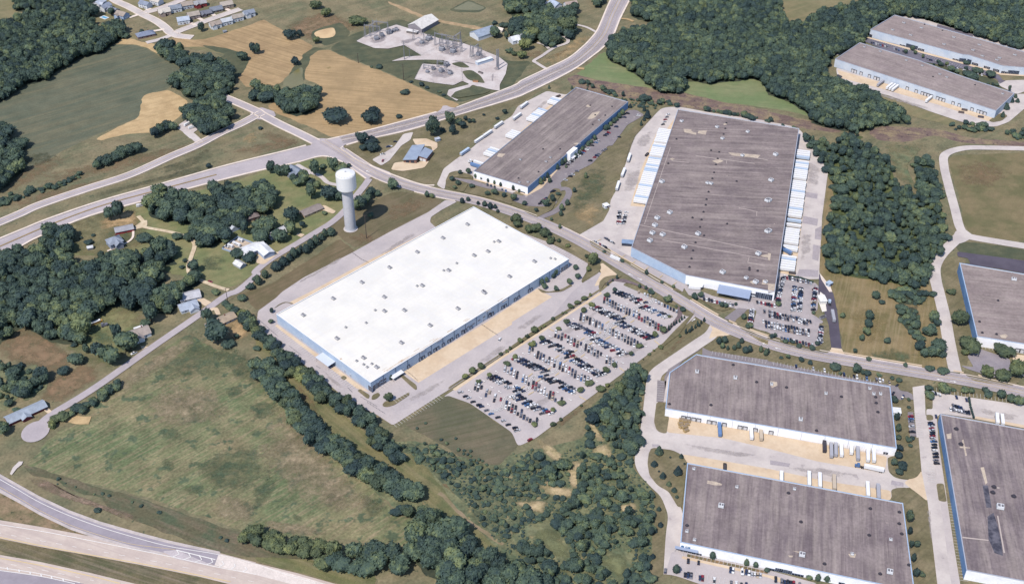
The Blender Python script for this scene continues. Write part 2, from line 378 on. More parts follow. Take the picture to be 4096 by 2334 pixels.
field('pond', '@10 455 670 470 690 460 800 500 840 610 835 600 890 500 905 260 885 290 780 400 700', POND, .6, 6)
field('pond_bank', '@10 1930 100 2120 -10 2260 60 2310 80 2230 125 2000 125', DARKG)
field('pond', '@10 1960 95 2120 10 2240 60 2290 80 2230 105', POND, .6, 6)
field('meadow', '@20 920 510 1060 610 1250 700 1460 860 1380 885 1000 825 700 765 640 740 740 660 850 560', GREEN)
field('meadow', '@20 1660 740 1850 760 2000 770 2200 750 2440 720 2540 780 2560 880 @30 0 870 150 940 330 1030 450 1100 420 1165 200 1105 0 1080 @20 2430 1060 2100 1015 1650 905 1480 875 1740 870', GREEN)
field('meadow', '@20 2340 -30 @30 120 -30 980 -30 560 110 400 200 270 260 230 210 130 160 110 60', MEAD)
field('scrub_strip', '@20 540 780 640 745 850 800 1100 840 1400 885 1650 910 2100 1020 2400 1070 2553 1095 @30 0 1110 300 1180 760 1260 720 1330 400 1290 0 1210 @20 2300 1180 1950 1110 1700 1070 1100 970 850 930 600 860', MAUVE)
field('scrub_strip', '@30 980 1310 1150 1255 1300 1265 1700 1285 2000 1375 2600 1420 2600 1470 1900 1420 1640 1340 1400 1420 1080 1400', MAUVE)
soft('clearing', '@31 1180 -20 1560 -20 1480 100 1400 160 1400 260 1450 350 1490 440 1380 380 1260 310 1240 220 1180 60', mat('clearing_grass', (140, 134, 92), (104, 116, 78), 16, grain=.2))
field('field', '@31 1790 100 2600 60 2600 960 2050 890 1960 800 1900 500', mat('loop_field', (136, 122, 82), (112, 108, 66), 30, streak=(60, 60, 4, .4, (120, 112, 70)), grain=.14))
field('hay_slope', '@31 600 290 655 290 650 700 590 1150 700 1215 1000 1270 1300 1330 1500 1370 1620 1380 1680 1470 @32 1740 400 1800 740 1700 830 1400 770 860 690 760 600 700 240 650 0 @31 600 1440 510 1250 555 700', mat('slope_hay', (146, 128, 84), (122, 112, 66), 26, streak=(70, 70, 2.4, .6, (160, 142, 102)), grain=.16))
soft('marsh', '@32 1310 130 1480 120 1510 260 1525 480 1470 470 1380 350 1300 240', mat('marsh_grass', (66, 72, 50), (52, 58, 48), 8, grain=.3))
field('hayfield', '@02 1900 400 2100 560 2400 620 2490 700 2500 900 @12 100 900 350 1200 560 1456 @13 600 0 950 330 1200 560 1400 750 1600 850 1520 1090 1300 1080 900 1010 700 1030 400 1020 0 940 @03 2553 930 2300 880 1900 740 1500 600 1000 480 600 380 240 280 500 0 @02 560 1400 800 1300 1000 1000 1260 920 1500 640', HAY, 2.5)
for s in ('@02 1900 430 2080 560 2250 620 2150 800 1950 780 1700 860 1600 800 1700 680 1880 620 1860 520', '@02 2200 600 2420 620 2490 700 2500 880 2380 840 2250 720', '@03 1640 200 1740 250 1700 330 1620 260', '@03 1940 240 2100 260 2200 160 2400 130 2553 150 2553 420 2300 500 2150 460 2080 330',
          '@13 690 560 820 540 850 610 720 640', '@13 1090 590 1250 640 1280 700 1150 780 1080 660', '@13 0 480 150 420 200 470 100 620 0 700', '@13 370 770 440 780 450 830 380 820', '@02 1600 1380 1750 1350 1800 1456 1640 1456', '@12 0 1120 140 1100 220 1180 60 1260 0 1240',
          '@02 2260 980 2380 930 2420 1000 2300 1040', '@03 1840 500 2000 470 2080 520 1900 560', '@02 1800 1120 1900 1080 1960 1160 1840 1180'):
    soft('weed_patch', s, HAYG, 1.6, .62)
PALEH = mat('pale_hay_patch', (164, 148, 112), (142, 132, 96), 24, streak=(44, 30, 2.2, .5, (176, 156, 122)), grain=.3, gs=2.2)
for s in ('@12 250 1150 420 1230 560 1456 @13 700 180 950 450 1180 660 900 760 500 640 200 380 0 180', '@02 1550 640 1880 430 1960 480 1700 700 1400 900 1100 1050 1000 1020', '@02 1500 1000 1900 900 2200 1000 2300 1200 1900 1350 1500 1300', '@03 2200 560 2500 620 2530 820 2350 860 2100 760', '@13 100 820 500 860 700 960 400 980 100 920'):
    soft('pale_patch', s, PALEH, 1.2, .7)
field('grass_bank', '@03 230 260 380 300 700 400 1000 500 1400 600 1800 740 2200 880 2420 940 2553 950 @13 100 1010 300 1160 640 1160 620 1220 300 1190 @03 2553 1200 2200 1140 1900 1040 1600 930 1350 820 1050 680 1000 580 800 560 500 400 300 380', mat('weedy_bank', (108, 104, 70), (84, 92, 60), 14, streak=(-26, 40, 6, .5, (146, 124, 98)), grain=.3, gs=2))
soft('dry_bank', '@03 280 400 480 420 560 500 900 620 1000 660 1300 760 1330 800 1280 830 1100 740 800 650 520 560 300 440', mat('dry_weeds', (158, 134, 108), (126, 112, 84), 8, grain=.28, gs=1.6))
field('verge', '@03 -30 520 250 640 600 800 900 930 1200 1050 1600 1110 1000 1020 500 920 -30 800', mat('verge_grass', (156, 134, 98), (118, 110, 72), 12, grain=.24, speck=(6, .64, (76, 82, 52))))
field('median_grass', '@03 -30 1010 500 1100 1000 1190 1600 1310 2200 1430 2500 1480 1500 1480 900 1340 400 1220 -30 1140', mat('median_grass', (118, 108, 72), (94, 94, 58), 20, streak=(-20, 80, 3, .7, (150, 134, 108)), grain=.24))
field('verge', '@13 -20 1190 300 1190 640 1230 1200 1330 1200 1470 900 1470 400 1330 0 1230', mat('verge_green', (126, 122, 74), (104, 108, 62), 16, streak=(-22, 50, 3, .6, (150, 140, 100)), grain=.2))
soft('pasture', '@02 0 470 230 340 500 460 630 580 740 630 690 720 700 740 480 810 330 720 230 720 0 640', BROWN)
soft('pasture', '@02 850 705 1030 820 750 1010 600 1100 400 1080 480 880 700 780', BROWN)
soft('lawn', '@02 700 450 760 460 900 330 1000 120 1250 110 1440 170 1450 340 1400 560 1150 720 880 720 740 620 640 540', LAWN)
field('lawn', '@01 1240 600 1500 560 2200 390 2560 280 @11 0 260 450 130 700 115 900 230 1110 320 1000 450 760 780 500 930 250 1060 40 1230 @01 2300 1430 1900 1320 1620 1240 1500 1060 700 1100 720 860', LAWN)
soft('lawn', '@01 480 790 700 640 1240 560 1500 760 1480 1000 1000 1130 760 1120 700 900', mat('yard_grass', (138, 128, 86), (120, 116, 76), 20, grain=.2), 1.1)
soft('bare_yard', '@01 990 740 1120 690 1320 620 1400 740 1360 810 1150 800 1030 830', mat('yard_dirt', (194, 164, 126), (168, 144, 106), 8))
soft('bare_yard', '@02 2210 320 2380 260 2500 420 2340 510 2250 400', mat('yard_dirt', (194, 164, 126)))
field('verge', '@11 1150 560 1400 440 1890 540 1740 650 1330 860 1000 1030 840 910 700 800 880 640', mat('tower_grass', (122, 110, 76), (106, 100, 64), 30, streak=(42, 70, 3, .5, (134, 120, 88)), grain=.14))
field('mown_slope', '@11 -200 1470 100 1400 400 1220 720 1000 830 920 980 1050 930 1080 480 1310 250 1460 @12 200 60 10 190 -60 100', mat('slope_grass', (128, 112, 78), (112, 102, 66), 24, streak=(43, 90, 2.6, .7, (100, 94, 58)), grain=.14))
field('lawn', '@12 1860 1050 1920 1035 2140 1110 2553 1400 @22 60 1456 @23 60 60 0 150 @13 2400 290 2330 340 2110 240 1800 30 @12 1440 1310 1840 1050', mat('detention_grass', (104, 102, 72), (122, 112, 82), 30, streak=(20, 80, 3, .6, (90, 92, 56)), grain=.12))
field('scrub', '@13 600 -30 1200 40 1600 30 2000 180 2400 290 @23 0 150 300 100 760 0 @22 720 1200 1160 830 1300 760 1330 900 1260 1456 @23 1210 180 1210 330 1370 470 1440 600 1410 800 1440 900 1390 1370 1370 1470 @13 1850 1470 1500 1150 1600 850 1200 560 950 330', WEEDS, 2.5)
field('grass_strip', '@12 0 440 240 600 500 900 900 1250 1180 1456 @13 1600 150 2000 700 2400 1100 2553 1260 2400 1200 1900 860 1500 450 1150 170 @12 700 1456 380 1050 180 780 0 600', mat('ditch_grass', (128, 122, 76), (104, 108, 64), 20, streak=(-46, 60, 4, .6, (146, 134, 92)), grain=.2))
field('track', '@13 1800 560 1860 600 2000 740 2200 900 2440 1080 2480 1060 2250 900 2050 740 1900 590 1830 530', mat('dry_track', (156, 138, 104), (138, 126, 88), 10))
field('mown_slope', '@21 1190 0 1120 240 1000 500 900 600 920 700 780 850 640 905 330 765 380 690 480 560 570 470 470 370 600 280 800 180 960 0 @20 1000 1456 1300 1180 1420 1150', MOWN)
field('verge', '@10 1540 1310 1560 1290 2000 1160 2553 1000 @20 340 870 130 1000 0 1060 @10 2300 1290 2100 1456 @11 2000 130 1830 330 1800 380 1640 385 1350 300 1040 160 870 40 880 0 @10 1000 1400 1500 1340', MOWN)
field('mown_slope', '@22 1860 225 1990 320 1990 390 1900 470 1400 800 1370 860 1350 1000 1270 1456 @23 1220 0 1220 250 1300 400 1450 560 1530 700 1530 1000 1510 1380 1380 1380 1390 1050 1430 800 1390 500 1200 300 1210 0 @22 1250 1456 1320 760 1150 740 700 1110 270 1440 -20 1456 500 1100 1100 700 1480 530', MOWN)
field('verge', '@22 1920 560 1950 500 2080 435 2250 440 2553 560 @32 0 580 700 730 1200 830 1380 900 1440 960 1420 1000 1300 950 1200 920 700 835 0 690 @22 1970 590 1960 610', MOWN)
field('verge', '@32 1570 960 1680 920 1900 940 2560 1070 2560 1200 1650 1000 1600 1170 1570 1160', MOWN)
field('verge', '@31 1720 1150 1880 1110 2000 1130 1870 1250 1980 1456 @32 2000 300 2060 450 1980 730 1910 700 1780 0', MOWN)
field('verge', '@31 1870 980 1920 955 2150 970 2600 1040 2600 1150 1890 1060', DARKG)
field('verge', '@30 1020 910 1200 960 1600 1110 1900 1210 1800 1250 1400 1150 1100 950', MEAD)
field('verge', '@30 990 380 1260 140 1350 130 2050 340 2600 520 2600 470 2000 310 1340 110 1240 140', MEAD)
field('verge', '@30 1460 560 1900 700 2270 790 2350 900 2290 900 1900 760 1480 610', DARKG)
field('lawn', '@33 1190 200 1290 180 1490 0 1500 20 1525 340 1480 400 1400 420 1300 400 1210 350', DARKG, .3, 4) if 0 else None

for s, m_ in (('@01 380 300 700 230 1100 150 1500 60 1900 -40 2000 60 1500 160 1000 280 500 420', BROWN), ('@01 0 620 300 500 700 400 1000 330 1050 380 700 480 300 600', BROWN), ('@01 900 480 1400 360 1900 220 2100 160 2100 240 1600 350 1000 500', DARKG), ('@01 1500 250 1900 120 2100 0 2100 120 1800 260', DARKG), ('@11 -300 60 0 -20 300 -60 500 -40 300 30 0 80', BROWN), ('@10 100 1300 300 1360 450 1420 300 1456 60 1400', BROWN), ('@00 2400 1400 2550 1300 2550 1456', SAND),
               ('@01 -40 380 200 250 500 100 700 120 400 300 100 470', BROWN), ('@01 100 160 400 60 600 100 400 200', DARKG), ('@11 1350 600 1600 520 1750 560 1500 700 1300 760', BROWN), ('@11 900 900 1100 860 1200 920 1050 1000', BROWN), ('@20 100 540 260 500 360 560 250 600', BROWN), ('@20 250 600 480 560 560 440 640 380 760 340 800 370 600 560 350 680', SAND),
              ('@31 1900 200 2200 150 2400 260 2200 420 1950 400', BROWN), ('@12 400 900 560 1060 640 1180 500 1160 380 1000', BROWN), ('@13 1750 320 1900 420 2050 560 2000 580 1850 460', BROWN), ('@13 1950 150 2150 300 2400 420 2380 470 2150 380 1960 230', BROWN), ('@21 700 300 900 200 950 400 800 560 600 640', HAYG), ('@21 600 680 800 560 880 620 780 820', SAND), ('@22 1500 620 1700 440 1760 420 1560 640', BROWN), ('@22 400 1330 700 1130 720 1160 460 1360', BROWN),
              ('@01 1000 860 1300 800 1400 900 1250 1020 1050 1000', HAYG), ('@01 2050 1080 2250 1100 2200 1250 2000 1230', HAYG), ('@02 950 350 1100 420 1150 500 1000 520 900 440', HAYG), ('@32 1060 600 1300 560 1500 640 1350 720 1100 680', HAYG), ('@32 820 200 1000 120 1200 300 1150 480 950 500 840 380', mat('pale_hay', (170, 150, 112), (150, 134, 94), 10, streak=(75, 40, 2, .6, (128, 118, 80)), grain=.24))):
    soft('grass_patch', s, m_, 1.25, .55)
# ------------------------------------------------------------------ pavements, lots and roads
pave('car_park', '@12 20 190 200 60 @11 260 1456 480 1310 950 1070 1330 860 1720 660 1890 540 2010 555 1850 640 1745 710 1735 760 1800 820 2170 700 @21 0 840 130 880 360 960 760 1160 740 1260 690 1340 880 1280 930 1300 860 1400 @22 880 0 0 560 @12 2500 600 1900 990 1850 1020 1365 1330 1200 1220 1050 1150 1000 1150 700 900 450 700 230 560 100 440 10 280', LOTM)
pave('apron', '@12 1460 790 1620 905 2553 325 @22 0 300 400 50 250 -30 @12 2553 130 2300 300 1900 540', TAN, 0)
pave('apron', '@11 1790 815 1700 860 1130 1140 830 1300 540 1456 @12 340 100 380 130 640 0 @11 700 1456 1200 1170', TAN, 0)
pave('apron', '@12 1130 1000 210 325 190 340 1000 960', TAN, 0)
pave('car_park', '@22 905 -15 0 590 @12 1960 985 1870 1045 1920 1035 2135 1110 2553 1400 @23 60 90 230 10 @22 700 1110 1400 590 1720 345 1860 215 1660 190 1430 70 1100 -70 @21 1150 1360 1020 1340', LOTM, 4)
pave('pavement', '@22 880 0 0 575 @12 1960 970 1990 985 @22 0 600 900 15', TAN, 0)
pave('road', '@21 850 1250 930 1290 830 1420 @22 880 0 300 370 @21 600 1456', ASPH, 2)
# yards of the other warehouses
pave('yard', '@20 60 1060 350 910 540 950 640 870 @21 157 412 -20 480 @11 2170 320 1960 265 1900 330 1880 440 1800 390 1830 330 1870 230 2000 130 2130 40 @10 2180 1456 2350 1290 2553 1160', CONC, 4)
pave('apron', '@20 520 960 350 1070 160 1250 -20 1400 @10 2500 1456 @11 2330 130 2170 250 2400 240 @21 0 0 @20 640 900', TAN, 0)
pave('car_park', '@20 1160 1100 1240 1100 1320 1150 1150 1250 1000 1456 @21 960 0 800 180 600 280 480 370 500 430 440 580 340 610 150 600 0 545 @11 2553 490 2150 385 1950 318 1990 320 2170 345 @21 100 500 300 420 560 120', DASPH, 3)
pave('footway', '@20 1160 1090 @21 560 120 300 420 150 500 0 440 @11 2170 340 2170 325 @21 160 480 400 250', TAN, 0)
road('road', '@21 430 440 545 430 560 500 450 640 270 720', 6.5, DASPH)
pave('yard', '@20 1190 1456 1230 1360 1440 1130 1490 1085 1560 1070 1680 1070 2000 1130 2553 1210 @30 0 1215 240 1260 320 1300 450 1456 @31 380 0 450 30 530 130 600 260 590 320 540 700 510 1260 530 1330 100 1330 @21 1160 1110 1320 590 1540 0 1190 0', CONC, 5)
pave('yard', '@21 1195 -10 1140 160 1030 460 985 540 970 640 910 750 640 905 770 960 790 980 990 1040 1180 1110 1320 590 1540 -10', CONC, 2)
pave('apron', '@20 1530 1310 1440 1330 @21 1280 250 1180 600 1330 610 1540 0 @20 1660 1130', TAN, 0)
pave('apron', '@31 280 60 420 70 370 500 270 1300 90 1260', TAN, 0)
for s in ('@31 375 460 495 480 490 530 370 510', '@31 350 700 500 730 490 800 340 770', '@31 470 830 535 800 530 940 465 930', '@31 450 985 525 1000 500 1150 440 1130', '@31 310 1230 500 1240 500 1310 280 1300'):
    pave('asphalt_patch', s, mat('patch_asphalt', (176, 167, 172)), 0)
pave('car_park', '@31 100 1300 300 1300 480 1370 530 1440 @32 510 30 490 190 420 210 470 240 560 300 500 330 550 350 545 520 460 550 80 455 0 400 @22 2430 370 2360 330 2370 170 2400 140 @21 1160 1090 @32 68 60', STAFFM, 3)
pave('road', '@21 960 1010 1040 1030 1180 1105 1730 1383 1700 1456 1640 1428 1060 1108 985 1065', ASPH, 0)
pave('road', '@22 1690 -80 1735 -72 2000 40 2130 70 2400 105 2420 175 2240 172 2100 135 1900 90 1760 30', ASPH, 0)
pave('apron', '@21 860 1200 900 1165 1060 1290 1010 1300 930 1312 870 1390 820 1400 890 1270', TAN, 2)
pave('road', '@22 2350 170 2240 300 2110 265 2250 160', DASPH, 2)
pave('driveway', '@31 510 1270 620 1430 650 1470 @32 690 200 735 575 600 560 620 500 605 330 560 200 500 0', NEWASPH, 3)
pave('apron', '@32 630 555 735 568 780 660 860 690 560 620 620 600', TAN, 0)
pave('footway', '@31 515 1270 540 1300 620 1400 640 1456 610 1456 530 1330', KERB, 0)
pave('slab', '@32 520 0 560 30 585 190 540 200 500 90', plain('white_slab', (244, 236, 226)), 0)
pave('yard', '@30 680 700 690 760 830 840 1000 910 1200 955 1600 1110 1900 1210 2100 1260 2270 1268 2400 1220 2600 1050 2600 940 2480 940 2260 1165 1200 840 685 680', CONC, 5)
pave('apron', '@30 690 700 720 780 1100 880 1700 1050 2200 1215 2260 1165 1700 990', TAN, 2)
pave('car_park', '@30 950 410 1000 380 1460 485 2000 650 2300 750 2340 800 2270 790 2000 700 1500 610 1200 525', mat('slate_car_park', (122, 118, 132), (112, 110, 122), 20, grain=.08), 2)
pave('footway', '@30 995 372 1470 500 2000 640 2340 735 2553 745 2553 765 2320 752 1990 655 1460 515 985 382', TAN, 0)
pave('yard', '@30 1350 130 1690 240 2050 350 2600 500 2600 570 2040 385 1320 175', CONC, 2)
pave('yard_patch', '@30 1690 245 2055 350 2035 375 1680 275', mat('slate_patch', (116, 110, 122)), 0)
pave('turning_circle', '@30 2290 830 2380 805 2600 800 2600 900 2480 945 2400 905 2310 860', CONC, 3)
pave('driveway', '@30 2270 780 2370 810 2310 840', mat('slate_patch', (116, 110, 122)), 0)
pave('lot', '@30 650 520 760 460 900 445 690 560', CONC, 3)
EAST_LOOP = road('road', '@31 2620 30 2200 20 1950 25 1770 85 1755 200 1800 400 1860 620 1900 780 1935 860', 9, CONC)
road('road', '@31 1890 880 2050 915 2250 950 2620 1010', 10, CONC)
road('road', '@31 1960 850 1860 950 1730 1080 1665 1200 1670 1330 1700 1456 @32 1760 250 1800 480 1850 720 1870 800', 10.5, CONC)
pave('road', '@31 1870 850 1960 830 2060 905 1960 960 1860 990 1800 1000', CONC, 2)
pave('yard', '@31 1885 1055 2600 1150 2600 1280 2300 1225 1920 1170 2020 1175 1990 1120 1890 1105', NEWASPH, 2)
pave('car_park', '@32 2090 560 2410 670 2430 860 2240 850 1980 765 1920 735 2050 750 1985 640', mat('slate_lot', (160, 152, 158), (148, 141, 150), 14, grain=.08), 2)
pave('apron', '@32 2440 620 2620 640 2620 900 2440 760', TAN, 0)
pave('road', '@22 1850 215 2000 300 2080 410 2130 440 2000 440 1850 540 1400 805 1370 860 1350 1000 1300 1456 @23 1272 0 1250 250 1330 400 1450 500 1560 640 1600 750 1640 1140 1530 1370 1500 1370 1560 1000 1560 760 1530 640 1400 500 1330 400 1260 290 @22 1280 1456 1350 900 1400 790 1800 500', CONC, 0) if 0 else None
road('road', '@22 2040 340 1980 430 1850 520 1600 690 1460 790 1420 850 1400 950 1380 1150 1350 1380 1340 1456 @23 1315 80 1300 180 1300 260 1340 350 1440 460 1540 560 1600 680 1630 800 1610 1000 1590 1370', 11, CONC)
pave('apron', '@22 1900 230 2060 290 2200 420 2130 440 2060 440 1960 470 2000 370', TAN, 2)
pave('car_park', '@22 1900 555 1970 590 2553 680 @32 0 690 700 835 1210 925 1290 940 1440 1020 1450 1080 1350 1050 1320 1090 1230 1050 1210 940 @22 1895 640', DASPH, 1)
pave('car_park', '@22 1450 880 1540 890 1700 690 1900 560 1840 590 1560 770 1520 850 1530 1100 1440 1095', DASPH, 0)
pave('footway', '@22 1545 860 1580 790 1540 1100 1510 1100', CONC, 0)
pave('yard', '@22 1300 1290 1420 1300 1450 1390 1530 1415 1560 1235 @32 1230 1460 @33 1250 190 1190 200 1200 340 1260 400 1350 420 1600 430 1600 480 1400 500 1240 510 1230 620 @23 1750 260 1690 170 1600 125 1400 100 1350 150 1270 200', CONC, 4)
pave('apron', '@22 1560 1240 1540 1400 2100 1456 @23 2553 110 @33 500 240 1160 350 1190 190 @22 1700 1260', TAN, 3)
pave('apron', '@23 1690 165 1745 255 2553 400 @33 1225 630 1225 530 600 440 @23 2553 310 2000 215', TAN, 3)
pave('apron', '@33 1350 450 1540 330 1590 640 1520 580 1440 520', TAN, 3)
for s in ('@33 20 225 220 260 210 295 20 270', '@33 1230 425 1350 450 1350 490 1225 470', '@23 1395 65 1470 70 1470 95 1400 95'):
    pave('asphalt_patch', s, mat('patch_asphalt', (176, 167, 172)), 0)
pave('road', '@32 1440 950 1450 1080 1480 1456 @33 1500 0 1530 340 1590 640 1690 1490 1920 1490 1870 1200 1700 60 1690 0 @32 1680 1456 1570 1230 1560 930', CONC, 0)
pave('car_park', '@32 1570 1230 1680 1230 @33 1700 60 1780 640 1920 1490 1830 1490 1640 60', mat('striped_lot', (206, 196, 194), (198, 188, 188), 14, grain=.06), 0)
pave('car_park', '@32 1385 1195 1445 1200 1480 1440 1415 1440', DASPH, 0)
pave('car_park', '@32 1640 1000 2000 1050 2620 1140 2620 1370 2050 1262 1720 1212 1690 1245 1575 1230 1580 1165 1640 1170', CONC, 2)
pave('footway', '@32 2060 1262 2620 1370 2620 1340 2070 1240', TAN, 0)
pave('car_park', '@23 1590 1140 1660 1130 2553 1320 @33 500 1456 300 1470 @23 1900 1470 1640 1380 1530 1360', LOTM, 3)
pave('footway', '@23 1700 1180 2553 1370 @33 100 1390 250 1456 150 1456 @23 2553 1395 1690 1205', TAN, 0)
pave('flower_bed', '@23 1745 1160 1950 1205 2553 1335 2553 1360 1950 1235 1740 1185', mat('dry_bed', (150, 122, 82), (112, 104, 66), 6), 0)

# park road (south-east to the right edge)
PARK = spline([g for g in W('@F 806 352 850 378 880 398 935 432 1000 458 1090 482 1200 505 1330 548 1440 598 1560 668 1680 740 1790 806 1900 851 2010 881 2150 906 2300 931 2430 953 2600 990')], 8)
road('road', PARK, 14, ROADM)
for a, b, sg in ((.06, .215, 1), (.13, .25, -1), (.27, .33, -1), (.26, .42, 1), (.44, .52, 1), (.53, .585, 1), (.60, .66, 1), (.66, .735, 1), (.775, .89, 1), (.92, 1, 1)):
    n = len(PARK); kerbstrip(offs(PARK, sg * 7.3)[int(a * n):int(b * n)], .7)
road('road', '@11 1130 330 1080 400 1000 500 890 640 760 760 600 860 400 980 150 1130 0 1250 @01 2553 1290 2380 1440 @02 2250 40 2000 220 1500 565 1050 885 800 1050 550 1200 420 1300 340 1400 330 1456', 7.2, ROADM)
sheet('cul_de_sac', [G(P('@03 355 -60')[0]) + Vector((10.5 * math.cos(t * .2618), 12 * math.sin(t * .2618), 0)) for t in range(24)], ROADM, 'pave')
road('driveway', '@02 590 1220 650 1230 720 1260 790 1280 900 1280', 9, SAND)
# arterial road: one sheet from edge to edge
AU = '@01 -60 960 250 830 500 730 1000 560 1600 390 2200 220 2553 130 @11 250 70 500 5 @10 600 1440 680 1400 750 1390 1100 1312 1500 1207 1800 1125 1850 1090 1860 1060 1900 1055 1940 1075 2000 1080 2553 870 @20 100 810 340 695 560 590 700 480 790 390 850 310 900 200 950 80 1000 -30'
AL = '@01 -60 1130 200 1000 400 895 900 690 1450 540 2000 390 2553 250 @11 250 195 450 150 620 105 720 105 850 150 1000 250 1115 335 1180 300 1350 270 1040 150 900 60 855 30 870 0 @10 900 1445 1100 1390 1550 1290 2000 1150 2553 985 @20 150 925 350 830 500 755 650 670 800 560 900 480 1000 370 1080 180 1190 -30'
sheet('road', fillet(W(AU) + W(AL)[::-1], 3), ROADM, 'pave')
for s, wd in (('@01 -60 950 250 822 500 722 1000 552 1600 382 2200 212 2553 122 @11 250 62 500 -2', 2.2), ('@01 -60 1135 200 1006 400 902 900 698 1450 547 2000 396 2553 256 @11 250 202 450 157', 2.2),
              ('@11 450 157 620 110 720 110 850 158 1000 258 1100 330', 1.6), ('@10 700 1398 1100 1308 1500 1203 1800 1121', 2.0), ('@10 2000 1077 2553 866 @20 100 806 340 692 560 586 700 476 790 386 850 306 900 196 950 76 1000 -30', 2.0),
              ('@10 900 1450 1100 1395 1550 1294 2000 1154 2553 989 @20 150 930 350 835 500 760 650 675 800 565 900 485 1000 374 1080 184 1190 -30', 2.2), ('@11 870 10 850 30 910 70 1040 155 1350 285 1640 385 1780 395', 1.6)):
    kerbstrip(spline(W(s), 5), wd, .1)
stripe(spline(W('@01 -60 1032 500 790 1000 605 1500 465 2160 290'), 6), 1.6, mat('median_strip', (168, 142, 100), (150, 130, 92), 6), name='median')
for d in (-4.2, 4.2):
    stripe(offs(spline(W('@01 -60 1032 500 790 1000 605 1500 465 2160 290 2553 190 @11 300 110'), 6), d), .3, LINEW, (3, 9))
CEN = spline(W('@10 850 1400 1100 1350 1500 1250 2000 1115 2553 927 @20 130 865 350 762 600 640 750 530 850 430 930 320 1000 150 1090 -30'), 8)
WEAR = mat('tyre_worn_asphalt', (178, 169, 174), (186, 176, 180), 9, grain=.06)
for d in (-7.4, -5.8, -4.2, -2.6, 2.6, 4.2, 5.8, 7.4): stripe(offs(CEN, d), .7, WEAR, name='tyre_track')
for d in (-1.7, 1.7): stripe(offs(CEN, d), .35, LINEY)
for d in (-5, 5): stripe(offs(CEN, d), .25, LINEW, (3, 9))
WEAR = mat('tyre_worn_asphalt', (178, 169, 174), (186, 176, 180), 9, grain=.06)
for d in (-4.8, -3.2, 3.2, 4.8): stripe(offs(PARK, d), .7, WEAR, name='tyre_track')
for d in (-1.6, 1.6): stripe(offs(PARK, d), .3, LINEY)
# frontage road and the stub beside it
FR = road('road', '@01 -60 790 200 680 400 590 870 430 1300 290 1700 110 1960 0 @00 2200 1330 2400 1240 2553 1160 @10 60 1130', 9.5, ROADM, kerb=1.5)
road('road', '@00 2130 930 2350 1020 2553 1110 @10 60 1150 250 1250 420 1330 600 1420', 9.5, ROADM, kerb=1.4)
pave('road', '@10 -40 1090 60 1075 180 1115 200 1160 100 1200 0 1195 -60 1160', ROADM, 2)
pave('road', '@10 520 1380 680 1385 800 1400 @11 880 0 820 90 700 105 560 20', ROADM, 2)
stripe(offs(FR, 0), .3, LINEY)
# subdivision streets
road('road', '@00 1080 -60 1150 10 1280 70 1430 150 1560 215 1650 280 1700 330 1770 360 1860 372 1920 378', 10, CONC, kerb=1)
road('road', '@00 1400 140 1560 100 1700 50 1850 -10', 9, CONC, kerb=1)
road('road', '@00 1740 335 1850 290 2050 215 2250 145 2400 95', 9, CONC, kerb=1)
road('road', '@00 1720 350 1600 395 1460 430', 8, CONC)
for s in ('@00 1290 180 1380 150', '@00 1460 110 1500 85', '@00 1590 55 1540 25', '@00 1500 320 1640 295', '@00 1960 175 2030 210', '@00 2090 130 2150 165', '@00 2240 85 2290 110', '@00 1900 235 1950 255'):
    road('driveway', s, 5, KERB, k=2)
# farm and house drives
road('driveway', '@01 1380 700 1430 760 1420 800 1480 820 1650 850 1850 900 1930 960 1940 1010 1910 1100 1880 1200 1900 1290 2000 1340 2150 1400 2280 1440', 4, mat('pale_drive', (222, 204, 178), (206, 186, 158), 6))
pave('driveway', '@01 1310 830 1420 750 1470 740 1470 800 1420 820 1330 840', mat('pale_drive', (222, 204, 178), (206, 186, 158), 6), 3)
road('footway', '@01 1330 850 1320 920 1240 980 1070 1050', 2.2, KERB)
pave('driveway', '@02 1950 80 1990 40 2110 105 2050 145', TAN, 1)
pave('driveway', '@02 1400 540 1480 545 1420 580 1380 480', TAN, 1)
pave('driveway', '@02 390 1140 420 1110 520 1190 480 1215', TAN, 1)
road('driveway', '@02 2100 180 2150 170 2180 230', 4, TAN)
pave('driveway', '@11 610 625 680 590 800 655 770 680', TAN, 2)
pave('driveway', '@11 400 890 420 870 490 885 450 915', TAN, 1)
pave('driveway', '@11 0 1110 60 1050 150 1060 240 1060 80 1185 0 1170', TAN, 3)
road('driveway', '@11 400 190 500 240 560 270 650 310 720 370 830 395', 5, CONC)
pave('driveway', '@11 390 200 430 180 540 250 540 290 480 280', CONC, 2)
pave('yard', '@01 2225 1025 2385 925 2553 990 2553 1060 2430 1100', mat('yard_gravel', (206, 188, 170), (192, 176, 160), 8), 0)
pave('car_park', '@11 1155 140 1250 90 1380 10 @10 1470 1340 1570 1320 1540 1400 @11 1450 0 1330 150 1250 200', CONC, 3)
pave('apron', '@11 1345 240 1380 170 1480 160 1600 165 1730 150 1680 220 1560 240 1460 255', TAN, 3)
pave('driveway', '@10 1560 1390 1700 1385 1810 1430 @11 1810 20 1760 60 1750 10 1650 0 1590 -10', TAN, 2)
